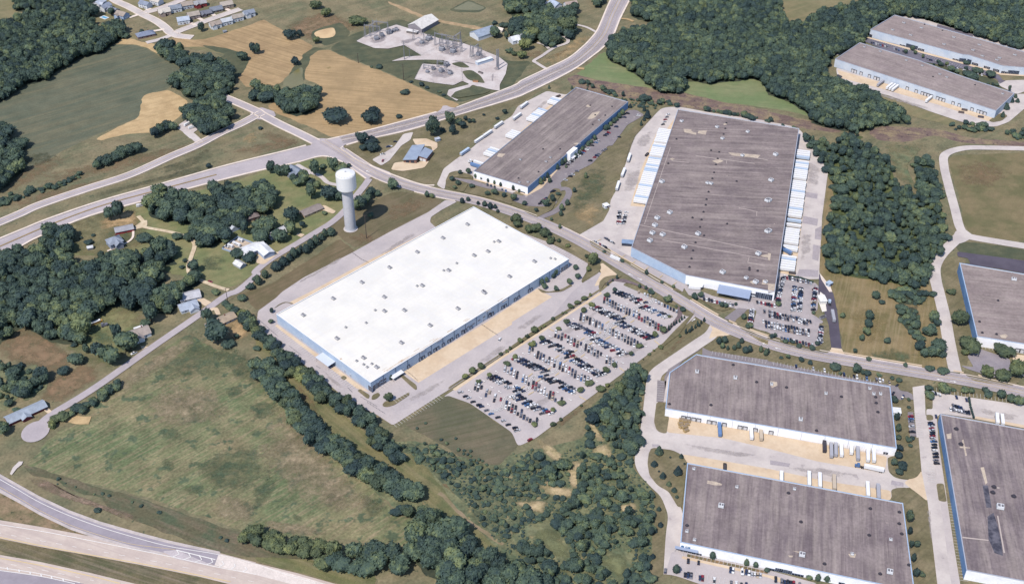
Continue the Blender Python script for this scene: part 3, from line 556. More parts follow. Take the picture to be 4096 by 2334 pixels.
# electricity substation pads
pave('gravel_pad', '@10 1000 415 1130 340 1400 250 1560 300 1850 395 2050 430 2250 500 2420 570 2510 640 2490 740 2430 850 2430 910 2360 900 2220 870 2160 850 2100 900 1990 920 1940 970 2020 1000 2000 1010 1905 950 1920 900 2130 845 2060 812 1970 855 1770 830 1580 795 1660 640 1870 655 1880 605 1700 600 1480 605 1350 615 1480 570 1655 560 1480 455 1320 490 1180 485', GRAV, 2)
for s in ('@10 2050 715 2150 702 2240 760 2285 835 2230 830 2110 800', '@10 1935 640 2050 618 2140 680 2050 682', '@10 1660 600 1870 605 1865 640 1670 632', '@10 1960 930 2110 880 2220 862 2350 905 2280 940 2000 985'):
    sheet('grass_island', fillet(W(s), 6), DARKG, 'island')
OIL = mat('stained_gravel', (158, 150, 156), (178, 168, 172), 5, grain=.2, gs=1.4)
for s_ in ('@10 1120 400 1230 350 1310 370 1280 420 1180 440', '@10 1330 310 1420 280 1450 320 1370 340', '@10 1580 430 1700 400 1760 430 1680 480 1600 470', '@10 1810 500 1960 470 2060 500 2040 560 1900 560', '@10 2140 580 2240 530 2300 550 2280 600 2180 620', '@10 1690 730 1800 690 1960 700 1960 770 1800 790', '@10 2350 690 2410 670 2440 700 2400 710', '@10 2350 750 2370 740 2365 810 2350 810', '@10 1440 410 1600 380 1560 430 1460 440', '@10 1900 600 2100 620 2240 660 2200 650 2000 620'):
    soft('stained_gravel', s_, OIL, 1.2, .8, 'island')
road('driveway', '@20 355 700 250 635 220 610 300 560 420 480 550 430 540 380 440 340', 4.5, CONC)
road('driveway', '@20 370 490 320 450 250 430', 4, CONC)
road('driveway', '@20 840 325 740 275 620 245', 4, CONC)
road('track', '@20 1090 190 1150 195 1210 218', 4, SAND)
road('track', '@20 630 680 720 692', 5, SAND, k=2)
road('driveway', '@00 2000 1430 1900 1340 1800 1270', 8, GRAV)
pave('gravel_pad', '@00 1780 1250 1880 1185 2000 1280 1910 1340 1980 1400 1900 1390 1830 1330', GRAV, 3)

YST = mat('yard_stain', (184, 174, 174), (200, 190, 188), 6, grain=.14, gs=1.5)
for s_ in ('@12 2200 700 2400 560 2553 480 2500 560 2300 700', '@22 60 350 240 230 330 220 200 320 90 400', '@12 1500 1080 1700 960 1900 860 1860 920 1600 1080', '@11 1200 1100 1500 900 1650 830 1600 880 1300 1080', '@11 300 1430 600 1250 900 1080 850 1140 500 1340', '@20 1250 1380 1400 1300 1380 1450 1240 1500', '@21 1150 250 1300 200 1250 420 1100 480', '@31 380 150 520 200 500 400 400 400', '@31 330 900 440 850 420 1100 320 1150', '@33 150 290 500 300 900 370 700 400 300 340', '@23 1700 60 2100 120 2500 180 2300 200 1900 140', '@33 1550 700 1620 720 1640 1100 1590 1000', '@32 2100 1150 2500 1230 2450 1290 2150 1220', '@30 900 880 1300 980 1700 1110 1500 1080 1100 960', '@20 180 1130 330 1000 380 1000 250 1120', '@12 650 760 760 860 900 960 820 950 700 850',
           '@22 300 500 700 280 900 150 800 280 500 460', '@22 900 700 1300 520 1400 480 1200 640', '@22 100 1180 300 1060 420 1040 300 1180'):
    soft('yard_stain', s_, YST, 1.1, .6, 'pave')
# planted islands and grass inside the lots
for s in ('@22 0 570 880 -12 870 -24 600 150 280 340 -10 545', '@12 1915 975 2553 560 2553 545 1925 950', '@12 1435 840 1460 825 1600 930 1605 970 1590 980 1530 930', '@12 1260 1125 1290 1090 1370 1090 1530 1000 1530 1030 1380 1130 1310 1150 1270 1145',
          '@12 1010 985 1040 970 1135 1030 1125 1065 1100 1060', '@12 170 175 230 125 290 100 370 115 360 125 300 105 240 130', '@21 250 1420 300 1470 500 1456 560 1420 600 1400 590 1380 500 1430 360 1460', '@21 375 950 420 943 640 1062 760 1145 880 1180 890 1220 860 1270 700 1370 690 1350 765 1270 750 1230 775 1185 620 1095 400 972',
          '@21 870 1400 870 1360 920 1310 1030 1290 1110 1300 1000 1330 920 1380 890 1430', '@22 1480 60 1560 55 1810 220 1750 250 1690 220 1650 150 1400 60',
          '@22 1820 215 1660 430 1490 560 1480 540 1610 400 1820 190', '@12 840 850 880 835 910 860 870 885',
          '@21 770 950 810 950 990 1045 975 1095 940 1085 790 1000', '@21 1010 1075 1060 1100 1400 1290 1700 1456 1640 1456 1300 1280 1010 1110', '@22 1700 20 1850 60 1950 100 2050 150 2200 165 2230 150 2110 195 2020 175 1860 70',
          '@22 2220 290 2380 165 2440 190 2390 360 2360 380 2430 420 2553 470 @32 0 430 100 460 460 555 545 525 550 350 500 310 600 340 630 560 600 610 540 615 300 570 0 475 @22 2550 540 2400 450 2260 350',
          '@22 1440 1100 1520 1110 1565 1250 1540 1410 1500 1410 1440 1380 1415 1300', '@23 1365 150 1400 110 1450 105 1600 135 1700 180 1745 250 1690 700 1650 690 1560 540 1450 480 1370 380 1350 260',
          '@33 1190 200 1290 180 1290 0 1490 0 1525 340 1480 400 1400 420 1300 400 1200 340', '@33 1225 525 1280 505 1380 500 1460 540 1540 600 1580 700 1690 1490 1450 1490 1350 650 1235 630',
          '@33 1675 460 1750 460 1780 640 1740 640 1700 630', '@32 1240 1060 1350 1090 1370 1060 1450 1090 1450 1170 1390 1190 1400 1456 1280 1456', '@32 1290 930 1310 890 1400 900 1440 970 1430 1000 1310 985', '@32 1575 1225 1640 1230 1650 1280 1580 1285',
          '@30 2200 1210 2260 1165 2330 1130 2390 1160 2330 1210 2240 1225', '@32 1580 1030 1640 1060 1640 1170 1580 1160', '@11 1890 350 1930 270 2010 250 2160 300 2170 330 2000 315 1950 320 2120 380 2070 465 1960 440 1900 410', '@11 2120 390 2553 480 2553 590 2400 540 2070 470', '@21 0 550 150 610 330 610 440 560 400 640 240 720 0 590', '@21 410 430 470 430 500 480 440 560 330 600 340 540',
          '@32 1935 800 2000 795 2090 820 2100 850 2500 860 2510 900 2420 940 2050 890', '@31 380 960 380 960 390 970' if 0 else '@12 1160 1030 1220 1005 1240 1030 1200 1070 1150 1080'):
    sheet('planted_island', fillet(W(s), 3), MOWN, 'island')
for s in ('@22 1650 130 1700 200 1690 250 1560 400 1500 430 1480 400 1560 360 1650 240', '@21 920 1400 980 1330 1120 1330 1280 1390 1390 1440 1380 1456 1200 1380 1000 1345'):
    sheet('mulch_bed', fillet(W(s), 2), mat('mulch', (134, 118, 122), (118, 104, 108), 6), 'island')
# long kerb walk beside the park road
for a, b in ((.50, .575), (.60, .645), (.652, .745), (.775, .885), (.915, .98)):
    n = len(PARK); kerbstrip(offs(PARK, 9.6)[int(a * n):int(b * n)], 1.2, .05, TAN)

# motorway and slip road
pave('motorway', '@03 -60 815 400 890 900 985 1300 1045 1750 1125 2180 1150 2553 1245 @13 0 1252 400 1350 900 1490 600 1520 @03 2400 1490 2000 1390 1400 1270 800 1160 400 1090 -60 995', HWY, 0)
pave('motorway', '@03 -60 1160 400 1240 900 1350 1480 1490 900 1560 -60 1500', HWY, 0)
pave('shoulder', '@03 -60 330 150 448 400 588 700 728 1000 838 1350 938 1700 1030 2200 1140 2180 1175 1700 1125 1600 1165 1300 1105 1000 1020 700 918 400 775 200 660 -60 520', mat('slip_shoulder', (206, 194, 192), (194, 184, 182), 8, grain=.1), 0)
pave('slip_road', '@03 -60 360 150 480 400 620 700 760 1000 870 1350 970 1700 1060 2200 1165 2140 1275 1900 1200 1600 1140 1300 1078 1000 992 700 890 400 745 200 628 -60 478', RAMPA, 0)
pave('shoulder', '@03 1620 1135 1760 1120 2130 1280 2100 1280 1750 1210', mat('shoulder_asphalt', (200, 190, 194)), 0)
pave('slip_road', '@03 2180 1168 2553 1258 @13 100 1290 500 1400 800 1490 500 1500 @03 2553 1370 2140 1275', mat('new_concrete', (232, 220, 214)), 0)
pave('slip_road', '@03 -60 1310 400 1380 850 1460 980 1500 -60 1500 -60 1420', RAMPA, 0)
line_('@03 -60 385 150 505 400 650 700 785 1000 895 1350 1000 1700 1090 2180 1170 2553 1265 @13 300 1370 600 1456', .45, LINEW)
line_('@03 -60 462 200 612 400 730 700 875 1000 978 1300 1062 1600 1102 1750 1120', .25, LINEY)
line_('@03 -60 862 400 935 900 1030 1400 1130 1750 1200 2100 1280 2553 1368', .5, LINEW)
line_('@03 -60 985 400 1078 900 1172 1400 1258 2000 1378 2300 1440', .5, LINEY)
line_('@03 -60 1195 400 1275 900 1382 1200 1456', .5, LINEY)
line_('@03 -60 945 400 1030 900 1120 1500 1230 2200 1370 2600 1456', .3, LINEW, (4, 8))
line_('@03 -60 1240 300 1300 800 1400 1050 1456', .3, LINEW, (4, 8))
line_('@03 -60 1290 400 1360 800 1450', .5, LINEW); line_('@03 -60 1320 400 1385 750 1460', .5, LINEW)
for s in ('@03 1765 1125 1790 1165 1715 1198', '@03 1880 1150 1905 1195 1830 1222', '@03 1985 1175 2015 1220 1945 1245', '@03 2105 1205 2125 1245 2065 1270', '@03 2215 1235 2235 1265 2190 1292', '@03 2335 1260 2350 1285 2310 1312', '@03 2445 1295 2465 1320 2425 1340', '@03 1760 1125 2150 1220'):
    stripe(W(s), .7, LINEW)
for x, y in ((75, 1310), (190, 1332), (300, 1353), (410, 1378), (515, 1400), (630, 1425)): stripe(W(f'@03 {x} {y - 14} {x + 8} {y + 12}'), .8, LINEW)
# concrete flume and field drain by the slip road
pave('footway', '@03 100 365 130 300 190 240 232 240 220 270 170 310 120 375', CONC, 0)

# zig-zag crossing path through the big car park, with its hatching
WALK = '@22 1405 75 1380 115 1300 140 1220 170 1190 215 1180 240 1130 280 1040 300 980 330 955 390 930 430 870 460 760 490 720 530 700 590 620 630 520 655 470 690 455 760 420 800 280 835 210 860 190 910 160 970 80 1010 0 1035 @12 2500 1060 2470 1120 2440 1170 2320 1200'
wl = spline(W(WALK), 4)
for d in (1.5, -1.5): stripe(offs(wl, d), .35, LINEW)
L_ = LAY['mark']; zz = L_[0] + L_[1] * .002; L_[1] += 1; mb = MB(); acc = 0
for i in range(len(wl) - 1):
    d = wl[i + 1] - wl[i]; k = max(1, int(d.length / 1.2)); u = d.normalized(); v = Vector((.7, .71, 0))
    for j in range(k):
        p = wl[i].lerp(wl[i + 1], j / k); q = Vector((-v.y, v.x, 0)) * .17
        mb.face([(*x.xy, zz) for x in (p - v * 1.5 - q, p + v * 1.5 - q, p + v * 1.5 + q, p - v * 1.5 + q)])
mb.build('crosswalk_hatching', LINEW)['kind'] = 'structure'
for s in ('1340 85 1300 110', '1270 185 1240 205', '1150 235 1100 260', '1220 285 1180 310', '970 295 930 320', '1045 345 1000 370', '890 405 850 430', '980 450 930 480', '725 460 680 490', '800 510 760 540', '650 580 605 610', '725 625 685 655', '470 635 430 665', '550 685 510 710', '390 755 345 790', '470 810 430 840', '205 815 160 850', '290 870 245 900', '125 945 80 975', '215 1000 160 1030', '0 1075 30 1060',
          '1420 490 1480 540', '1070 760 1120 795', '670 1045 740 1085', '370 370 415 395', '740 118 800 140'):
    stripe(W('@22 ' + s), .6, LINEY)
def arrow(px, az, m=LINEW, s=1.0):
    p = G(px); L = LAY['mark']; z = L[0] + L[1] * .002; L[1] += 1; c, n = math.cos(az), math.sin(az)
    mb = MB(); T = lambda a, b: (p.x + (a * c - b * n) * s, p.y + (a * n + b * c) * s, z)
    mb.face([T(-2, -.22), T(.3, -.22), T(.3, .22), T(-2, .22)]); mb.face([T(.3, -.8), T(2, 0), T(.3, .8)])
    mb.build('arrow_marking', m)['kind'] = 'structure'
for i, q in enumerate(P('@22 765 178 1140 120 985 235 1300 185 620 280 1345 350 1120 362 840 400 660 452 1050 385 820 540 590 575 380 450 1330 545 910 640 740 660 400 740 1100 710 330 750 560 760 115 620 840 895 60 940 450 1000 300 905 580 1080 270 1270 30 1100 @12 2400 800 2270 890 2130 990 2240 1060 2320 1130 2350 955 2430 1000')):
    arrow(q, R(-43 if i % 2 else 137))
for s, a in (('@22 1810 285', 47), ('@22 2520 525', 150), ('@32 95 570', 160), ('@32 1710 880', 165), ('@32 1845 900', -15), ('@21 1180 1290', 140), ('@21 1275 1335', -40), ('@11 1115 262', 140)): arrow(P(s)[0], R(a), s=1.4)
stalls('@33 1715 662 1900 1456', -5.5, 2.75, 90) if 0 else None
for s, d, pt in (('@33 1790 662 1915 1456', 5.6, 2.75), ('@33 1650 270 1670 460', -5.6, 2.75), ('@12 1365 1320 1840 1030', -5.2, 2.8), ('@12 215 345 640 670', -5.2, 2.8), ('@12 760 770 1010 960', -5.2, 2.8), ('@12 1240 1000 1440 880', 5, 2.8), ('@12 1370 1080 1530 985', -5, 2.8), ('@22 2000 595 2553 690', -5.2, 2.8), ('@32 60 700 1150 900', -5.2, 2.8),
                 ('@22 1450 900 1440 1090', 5.4, 2.8), ('@32 1640 1000 2000 1065', 5.4, 2.8), ('@32 2010 1050 2440 1120', 5.4, 2.8), ('@30 1000 395 2200 770', 5, 2.8), ('@21 150 880 740 1160', -5, 2.8), ('@32 2100 575 2290 600', 5, 2.8), ('@23 1700 1190 2553 1370', 5, 2.8), ('@23 1660 1370 2300 1500', 5, 2.8), ('@21 380 1340 600 1200', -5, 2.8), ('@32 1480 1440 1445 1200', -5, 2.7)):
    stalls(s, d, pt)
for s in ('@21 1100 1110 1130 1095', '@21 1200 1175 1230 1155', '@21 1330 1240 1360 1215', '@21 1470 1320 1500 1295', '@21 1610 1390 1640 1365', '@21 850 955 890 935'): stripe(W(s), .5, LINEY)

# ================================================================== BUILDINGS
def ccw(pts):
    a = sum(pts[i - 1].x * pts[i].y - pts[i].x * pts[i - 1].y for i in range(len(pts)))
    return pts if a > 0 else pts[::-1]
def inset(pts, d):
    out = []; n = len(pts)
    for i in range(n):
        a, b, c = pts[i - 1], pts[i], pts[(i + 1) % n]
        u = (b - a).xy.normalized(); v = (c - b).xy.normalized()
        n1, n2 = Vector((-u.y, u.x)), Vector((-v.y, v.x)); m = (n1 + n2); k = d / max(.3, m.dot(n1))
        out.append(Vector((b.x + m.x * k, b.y + m.y * k, 0)))
    return out
def azof(a, b): return math.atan2(b.y - a.y, b.x - a.x)
class Building:
    """flat-roofed block: wall shell, sunk roof deck, coping; more parts are added along its walls and on its roof"""
    def __init__(s, name, label, roofpx, H, wall, roof, coping, cat='warehouse', lip=.45):
        pts = ccw([Vector((p.x, p.y, 0)) for p in W(roofpx, H)]); s.H = H; s.lip = lip
        c = sum(pts, Vector()) / len(pts); c.z = gz(c.x, c.y); s.base = c; s.z0 = c.z
        s.root = thing(name, c, label, cat); s.pts = pts; s.loc = [p - Vector((c.x, c.y, 0)) for p in pts]; L = s.loc; n = len(L)
        ins = inset(L, .5); mb = MB()
        for i in range(n):
            a, b, ai, bi = L[i], L[(i + 1) % n], ins[i], ins[(i + 1) % n]
            mb.face([(a.x, a.y, 0), (b.x, b.y, 0), (b.x, b.y, H), (a.x, a.y, H)])
            mb.face([(bi.x, bi.y, H - lip), (ai.x, ai.y, H - lip), (ai.x, ai.y, H), (bi.x, bi.y, H)])
        s.wall = mb.build('wall', wall, s.root)
        mb = MB(); mb.face([(p.x, p.y, H - lip) for p in ins]); s.roof = mb.build('roof', roof, s.root)
        o2 = inset(L, -.12); i2 = inset(L, .62); mb = MB()
        for i in range(n):
            j = (i + 1) % n; q = [o2[i], o2[j], i2[j], i2[i]]; lo, hi = H - .12 + .15, H + .2
            up = [(v.x, v.y, hi) for v in q]; dn = [(v.x, v.y, H + .003) for v in q]
            mb.face(up); mb.face([dn[0], dn[1], up[1], up[0]]); mb.face([dn[2], dn[3], up[3], up[2]])
        mb.build('coping', coping, s.root)
    def edge(s, px, z=None):
        """nearest wall seen at that pixel -> (edge index, distance along, height)"""
        d = ray(px); best = None
        for i in range(len(s.pts)):
            a, b = s.pts[i], s.pts[(i + 1) % len(s.pts)]; u = (b - a).xy; nrm = Vector((u.y, -u.x)).normalized()
            den = d.xy.dot(nrm)
            if den >= 0: continue
            t = a.xy.dot(nrm) / den; hit = Vector((0, 0, CAM_H)) + d * t
            al = (hit.xy - a.xy).dot(u.normalized()); over = max(0, -al, al - u.length) + max(0, -hit.z, hit.z - s.H) * .5
            if best is None or over < best[0]: best = (over, i, al, hit.z)
        return best[1:]
    def frame(s, i, al):
        a, b = s.loc[i], s.loc[(i + 1) % len(s.loc)]; u = (b - a).normalized(); return a + u * al, math.atan2(u.y, u.x)
    def panel(s, name, i, al, z, wd, ht, mats, dep=.14, frm=.3, label=None, mull=None):
        """a framed opening set on a wall: material 0 frame, 1 leaf"""
        p, az = s.frame(i, al); mb = MB(); c, n = math.cos(az), math.sin(az)
        def bx(x0, x1, z0, z1, d0, d1, mi):
            mx, mz = (x0 + x1) / 2, z0; q = -(d0 + d1) / 2
            mb.box(mx * c - q * n, mx * n + q * c, mz, x1 - x0, d1 - d0, z1 - z0, az, mi)
        h = wd / 2
        bx(-h, -h + frm, 0, ht, .003, dep, 0); bx(h - frm, h, 0, ht, .003, dep, 0); bx(-h + frm, h - frm, ht - frm, ht, .003, dep, 0)
        bx(-h + frm, h - frm, 0, ht - frm, .003, dep * .55, 1)
        if mull:
            for k in range(1, mull): x = -h + wd * k / mull; bx(x - .08, x + .08, .05, ht - frm - .02, dep * .6, dep + .03, 0)
        o = mb.build(name, mats, s.root, (p.x, p.y, z))
        if label: o['label'] = label
        return o
    def doors(s, px, wd=3.2, ht=3.4, z=1.0, mats=None, frm=.45):
        for p in P(px):
            i, al, _ = s.edge(p); s.panel('dock_door', i, al, z, wd, ht, mats or DOCK, .5, frm)
    def windows(s, px, wd=4, ht=2.6, name='window', mats=None, mull=3, z=None):
        for p in P(px):
            i, al, zz = s.edge(p); s.panel(name, i, al, (zz - ht / 2) if z is None else z, wd, ht, mats or WIN, .12, .15, None, mull)
    def joints(s, i, pitch, m, wd=.5, every=True):
        L = (s.loc[(i + 1) % len(s.loc)] - s.loc[i]).length; k = int(L / pitch)
        for j in range(1, k):
            p, az = s.frame(i, L * j / k); mb = MB(); mb.box(.0 - math.sin(-az) * 0, 0, 0, wd, .24, s.H - .02, az); o = mb.build('pilaster', m, s.root, (p.x, p.y, 0))
    def units(s, px, size=(4, 3, 1.6), name='rooftop_unit', m=None, az=None, tall=None):
        a = azof(s.loc[0], s.loc[1]) if az is None else R(az)
        src = None
        for k, p in enumerate(P(px)):
            g = G(p, s.H) - Vector((s.base.x, s.base.y, 0))
            if src is None:
                mb = MB(); l, w_, h = size
                mb.box(0, 0, 0, l * 1.12, w_ * 1.12, .25, 0, 1); mb.box(0, 0, .25, l, w_, h, 0, 0, (.94, .92)); mb.box(-l * .2, 0, .25 + h, l * .34, w_ * .6, .18, 0, 1); mb.box(l * .25, 0, .25 + h, l * .3, w_ * .55, .12, 0, 1)
                src = mb.build(name, [m or UNITM, UNITD], s.root)
                o = src
            else: o = dup(src, s.root)
            o.location = (g.x, g.y, s.H - s.lip + .01); o.rotation_euler = (0, 0, a)
    def vents(s, px, r=.7, h=1.1, name='roof_vent', m=None):
        src = None
        for p in P(px):
            g = G(p, s.H) - Vector((s.base.x, s.base.y, 0))
            if src is None:
                src = MB().lathe([(r * 1.5, 0), (r * 1.4, .15), (r * .7, .2), (r * .7, h * .6), (r, h * .65), (r * .85, h)], 8).build(name, m or VENTD, s.root); o = src
            else: o = dup(src, s.root)
            o.location = (g.x, g.y, s.H - s.lip + .01)
    def patch(s, px, m, name='roof_patch', k=[0]):
        k[0] += 1; pts = [G(p, s.H) - Vector((s.base.x, s.base.y, 0)) for p in P(px)]
        mb = MB(); mb.face([(p.x, p.y, s.H - s.lip + .02 + .004 * (k[0] % 20)) for p in ccw(pts)]); return mb.build(name, m, s.root)
    def canopy(s, px, dep, wd, m, z=4, name='canopy', thick=.35, slope=.4):
        i, al, _ = s.edge(P(px)[0]); p, az = s.frame(i, al); mb = MB(); c, n = math.cos(az), math.sin(az)
        T = lambda x, y, zz: (x * c - y * n, x * n + y * c, zz)
        h = wd / 2; q = [(-h, -.01, z + slope), (h, -.01, z + slope), (h, -dep, z), (-h, -dep, z)]
        up = [T(*v) for v in q]; dn = [T(v[0], v[1], v[2] - thick) for v in q]
        mb.face(up[::-1]); mb.face(dn)
        for k in range(4): mb.face([dn[k], dn[(k + 1) % 4], up[(k + 1) % 4], up[k]][::-1])
        o = mb.build(name, m, s.root, (p.x, p.y, 0))
        for x in (-h + .4, h - .4): MB().tube(T(x, -dep + .4, 0), T(x, -dep + .4, z - thick), .12).build('canopy_post', STEEL, o)
        return o
DOCK = [plain('dock_seal', (58, 68, 88), .8), plain('dock_panel', (196, 206, 224), .6)]
DOCKW = [plain('dock_seal_grey', (76, 76, 84), .8), plain('dock_panel_white', (224, 224, 230), .6)]
WIN = [plain('window_frame', (176, 190, 214), .5), GLASS]
WINW = [WHITEP, GLASS]
UNITM = plain('air_conditioner_grey', (196, 196, 202), .5); UNITD = plain('roof_curb', (120, 118, 126), .8)
UNITW = plain('roof_unit_white', (232, 234, 240), .5); VENTD = plain('vent_dark', (66, 62, 72), .7)
def wallm(name, c, c2): return mat(name, c, c2, 10, grain=.05, gs=1.5, rough=.75)
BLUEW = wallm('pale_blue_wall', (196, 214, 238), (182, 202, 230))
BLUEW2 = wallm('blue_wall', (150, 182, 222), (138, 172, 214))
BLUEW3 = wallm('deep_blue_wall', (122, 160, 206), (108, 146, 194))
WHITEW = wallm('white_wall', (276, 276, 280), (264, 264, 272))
def brownroof(name, az, c=(156, 144, 142), c2=(128, 117, 118), lt=(176, 163, 158)):
    return mat(name, c, c2, 26, streak=(az, 34, 1.8, .5, tuple(v - 22 for v in c2)), streak2=(az, 70, 5, .5, lt), grain=.17, gs=2.2, rough=.95, thr=(.34, .66), speck=(3.2, .72, (190, 174, 164)))
WHITER = mat('white_membrane', (246, 242, 234), (236, 233, 228), 26, streak=(46, 70, 3, .4, (236, 229, 222)), streak2=(-44, 140, 3.2, .35, (232, 230, 234)), grain=.03, gs=2, rough=.6, speck=(5, .72, (226, 220, 214)))
RUST = mat('rust_stain', (200, 170, 140), (228, 212, 198), 3, grain=.1)
LITE = mat('pale_roof_repair', (206, 190, 172), (186, 170, 158), 5, grain=.12)
BLACKR = mat('black_roof_coating', (70, 70, 84), (110, 108, 120), 5, grain=.15)

# --- white-roofed distribution warehouse in the middle
b = Building('white_roofed_warehouse', 'huge pale blue warehouse with bright white roof beside the crowded car park', '@11 2170 608 @21 567 1130 @12 1143 905 203 222', 10, BLUEW, WHITER, plain('white_coping', (244, 244, 248)))
EB = [i for i in range(4)]
se = b.edge(P('@12 2000 470')[0])[0]; sw = b.edge(P('@12 600 600')[0])[0]
b.joints(se, 13.2, plain('pilaster_slate', (84, 98, 124)), .45)
b.doors('@12 1520 752 1637 682 1668 663 1727 628 1782 592 1812 575 1866 537 1922 503 1950 487 2006 450 2062 414 2090 398 2142 362 2328 248 2356 232 2458 168 2486 152 @22 30 95 65 72 @21 170 1440 190 1428', 3.0, 3.3, .9)
b.windows('@12 1140 960 1187 940 1217 930', 5, 5.5, 'glazed_entrance', None, 4, .2)
b.windows('@12 1248 885 1280 872 @12 1250 915 1282 900', 4, 2.4)
b.windows('@12 2057 383 2112 348 2168 316 2222 282 2273 248 2330 214 @21 450 1265 480 1250', 3, 1.5)
b.windows('@21 500 1220 530 1190 545 1175', 3.6, 5.5, 'glazed_entrance', None, 3, .2)
b.windows('@12 457 478 890 810 945 840', 2.4, 3, 'door', [WHITEP, plain('door_grey', (170, 184, 206))], None, .05)
b.windows('@12 2440 195 2270 288 1465 785', 2, 3, 'door', [WHITEP, plain('door_grey', (170, 184, 206))], None, .05)
b.canopy('@12 735 690', 8, 17, plain('pale_canopy', (214, 222, 236)), 4.4, slope=.5)
b.canopy('@12 1395 845', 4, 12, WHITEP, 3.6)
b.units('@11 2110 783 1866 918 1610 1058 1334 1212 1058 1360 2422 952 2315 1052 2177 1092 1923 1240 1660 1392 2530 1302 2272 1452 @12 772 65 1282 50 473 230 1283 190 1482 182 2280 8 2015 165 1738 332 810 462 1452 505 1074 655 1205 748 @21 225 1152', (3.9, 2.6, 1.2), az=-45)
b.units('@11 2375 957 1873 1242 2003 1170 1608 1396 2497 812 @12 1190 182 897 352 1100 307 1005 686 1157 715 1075 722 1110 748 @21 385 1120 430 1128', (2, 1.7, .8), 'exhaust_fan', az=-45)
for k in range(3):
    o = k * 22
    for x, y in ((1260, 775), (1400, 695), (1570, 590), (1740, 490), (1900, 395), (2080, 290), (2240, 190), (2400, 95)):
        x0, y0 = x + o + rng.uniform(-20, 20), y - o * .2 + k * 6 + rng.uniform(-6, 6)
        b.patch(f'@12 {x0} {y0} {x0 + 50} {y0 - 30} {x0 + 51} {y0 - 26} {x0 + 1} {y0 + 4}', RUST, 'rust_streak')
b.patch('@12 835 660 855 656 858 668 840 672', RUST, 'rust_streak'); b.patch('@12 1270 790 1530 630 1534 633 1275 793', RUST, 'rust_streak'); b.patch('@12 1300 785 1860 440 1863 443 1304 788', RUST, 'rust_streak')
WB = b

# --- long warehouse beside the arterial road
az = 57.5
b = Building('brown_roofed_warehouse', 'long brown-roofed warehouse with white front near the arterial road', '@20 640 870 1160 1015 @21 157 412 @11 2170 250', 8.5, WHITEW, brownroof('mid_roof', az), plain('roof_edge_slate', (140, 150, 172)))
e = b.edge(P('@21 350 240')[0])[0]
for i in range(4):
    if i == e:
        L = (b.loc[(i + 1) % 4] - b.loc[i]).length; p, a = b.frame(i, L / 2); mb = MB(); mb.box(0, -.06 * 0, .02, L - .1, .12, 8.4, a); mb.build('blue_wall_face', BLUEW2, b.root, (p.x + math.sin(a) * .07, p.y - math.cos(a) * .07, 0))  # thin sheet colouring this one wall blue; the other walls stay white
b.windows('@21 225 410 210 430 195 445 180 460', 3, 4, 'glazed_entrance', None, 2, .2); b.windows('@20 1145 1070 1130 1090', 3, 4, 'glazed_entrance', None, 2, .2); b.windows('@21 20 440 60 455 110 465', 5, 2.6)
b.windows('@20 875 1320 890 1310 1045 1170', 5, 3.2)
i, al, _ = b.edge(P('@21 585 90')[0]); p, a = b.frame(i, al); mb = MB(); mb.box(0, 0, 0, 15, 5, 9.4, a); mb.build('entrance_block', WHITEW, b.root, (p.x + math.sin(a) * 1.5, p.y - math.cos(a) * 1.5, 0))
b.canopy('@21 575 115', 6.5, 9, WHITEP, 4)
b.vents('@20 997 1060 780 1050 930 1148 875 1200 830 1145 805 1240 @21 310 28 265 255 65 318 480 28', .8, .9)
b.units('@21 85 135 340 155 160 358 75 362 385 115 @20 870 1198', (2.6, 2, 1))
b.patch('@20 735 1060 750 1040 790 1045 780 1065', LITE); b.patch('@20 750 1180 800 1120 870 1105 880 1110 830 1165 790 1185', LITE); b.patch('@20 610 1430 640 1420 690 1425 650 1445', LITE); b.patch('@11 2400 100 2420 70 2490 75 2450 110', LITE)
MIDB = b

# --- the biggest warehouse, trailers down both long sides
b = Building('biggest_brown_roofed_warehouse', 'biggest warehouse of all, brown roof, trailers docked down both long sides', '@20 1655 1093 @30 310 1285 @32 68 2 @21 1735 1290 1190 1015', 10, WHITEW, brownroof('big_roof', -5, (148, 135, 134), (124, 112, 115)), plain('roof_edge_pale', (176, 180, 196)))
e = b.edge(P('@21 1450 1200')[0])[0]; L = (b.loc[(e + 1) % 5] - b.loc[e]).length; p, a = b.frame(e, L / 2)
mb = MB(); mb.box(0, 0, .02, L - .1, .12, 9.9, a); mb.build('blue_wall_face', BLUEW, b.root, (p.x + math.sin(a) * .07, p.y - math.cos(a) * .07, 0))
b.windows('@22 2365 15 2405 25 2325 38 2365 45 2405 52', 4, 2.2, 'window', WINW, 3)
b.windows('@22 2450 45 2490 55 2530 60 @32 15 65', 4.6, 6.2, 'glazed_entrance', None, 3, .2)
b.canopy('@22 2215 35', 11, 29, plain('slate_blue_canopy', (158, 172, 200)), 5.4, slope=1.6)
b.canopy('@21 1825 1425', 4, 14, plain('pale_canopy', (214, 222, 236)), 3.4); b.canopy('@22 1830 5', 4.5, 12, WHITEP, 3.4)
b.units('@21 1855 880 1718 1012 2100 1262 1502 888 1400 872 1375 948 1425 795 1448 722 1573 668 1495 360 2455 1078 2430 1360 @31 75 90 30 345 10 545 10 850 @21 2545 548 2545 855', (4.4, 4, 2), m=UNITW)
b.units('@20 1692 1212 2045 1270 2350 1318 2098 1385 @21 2298 98 1950 372 1985 378 2528 1358 2335 1318', (3.4, 3, 1.5), m=UNITW)
b.vents('@21 1558 175 1985 45 2065 62 2052 127 2033 186 2015 265 1998 325 1960 458 1940 532 1932 588 1910 658 1890 734 1875 808 1830 962 1805 1042 1790 1122 1770 1205 2240 352 1800 715 2145 776 1915 893 2368 1215 2368 1235 2450 1243', .9, 1.0)
for s in ('@20 1640 1385 1660 1380 1660 1390 1640 1395',): b.vents('@20 1640 1388 2110 1340 2127 1283 2138 1228', .9, 1)
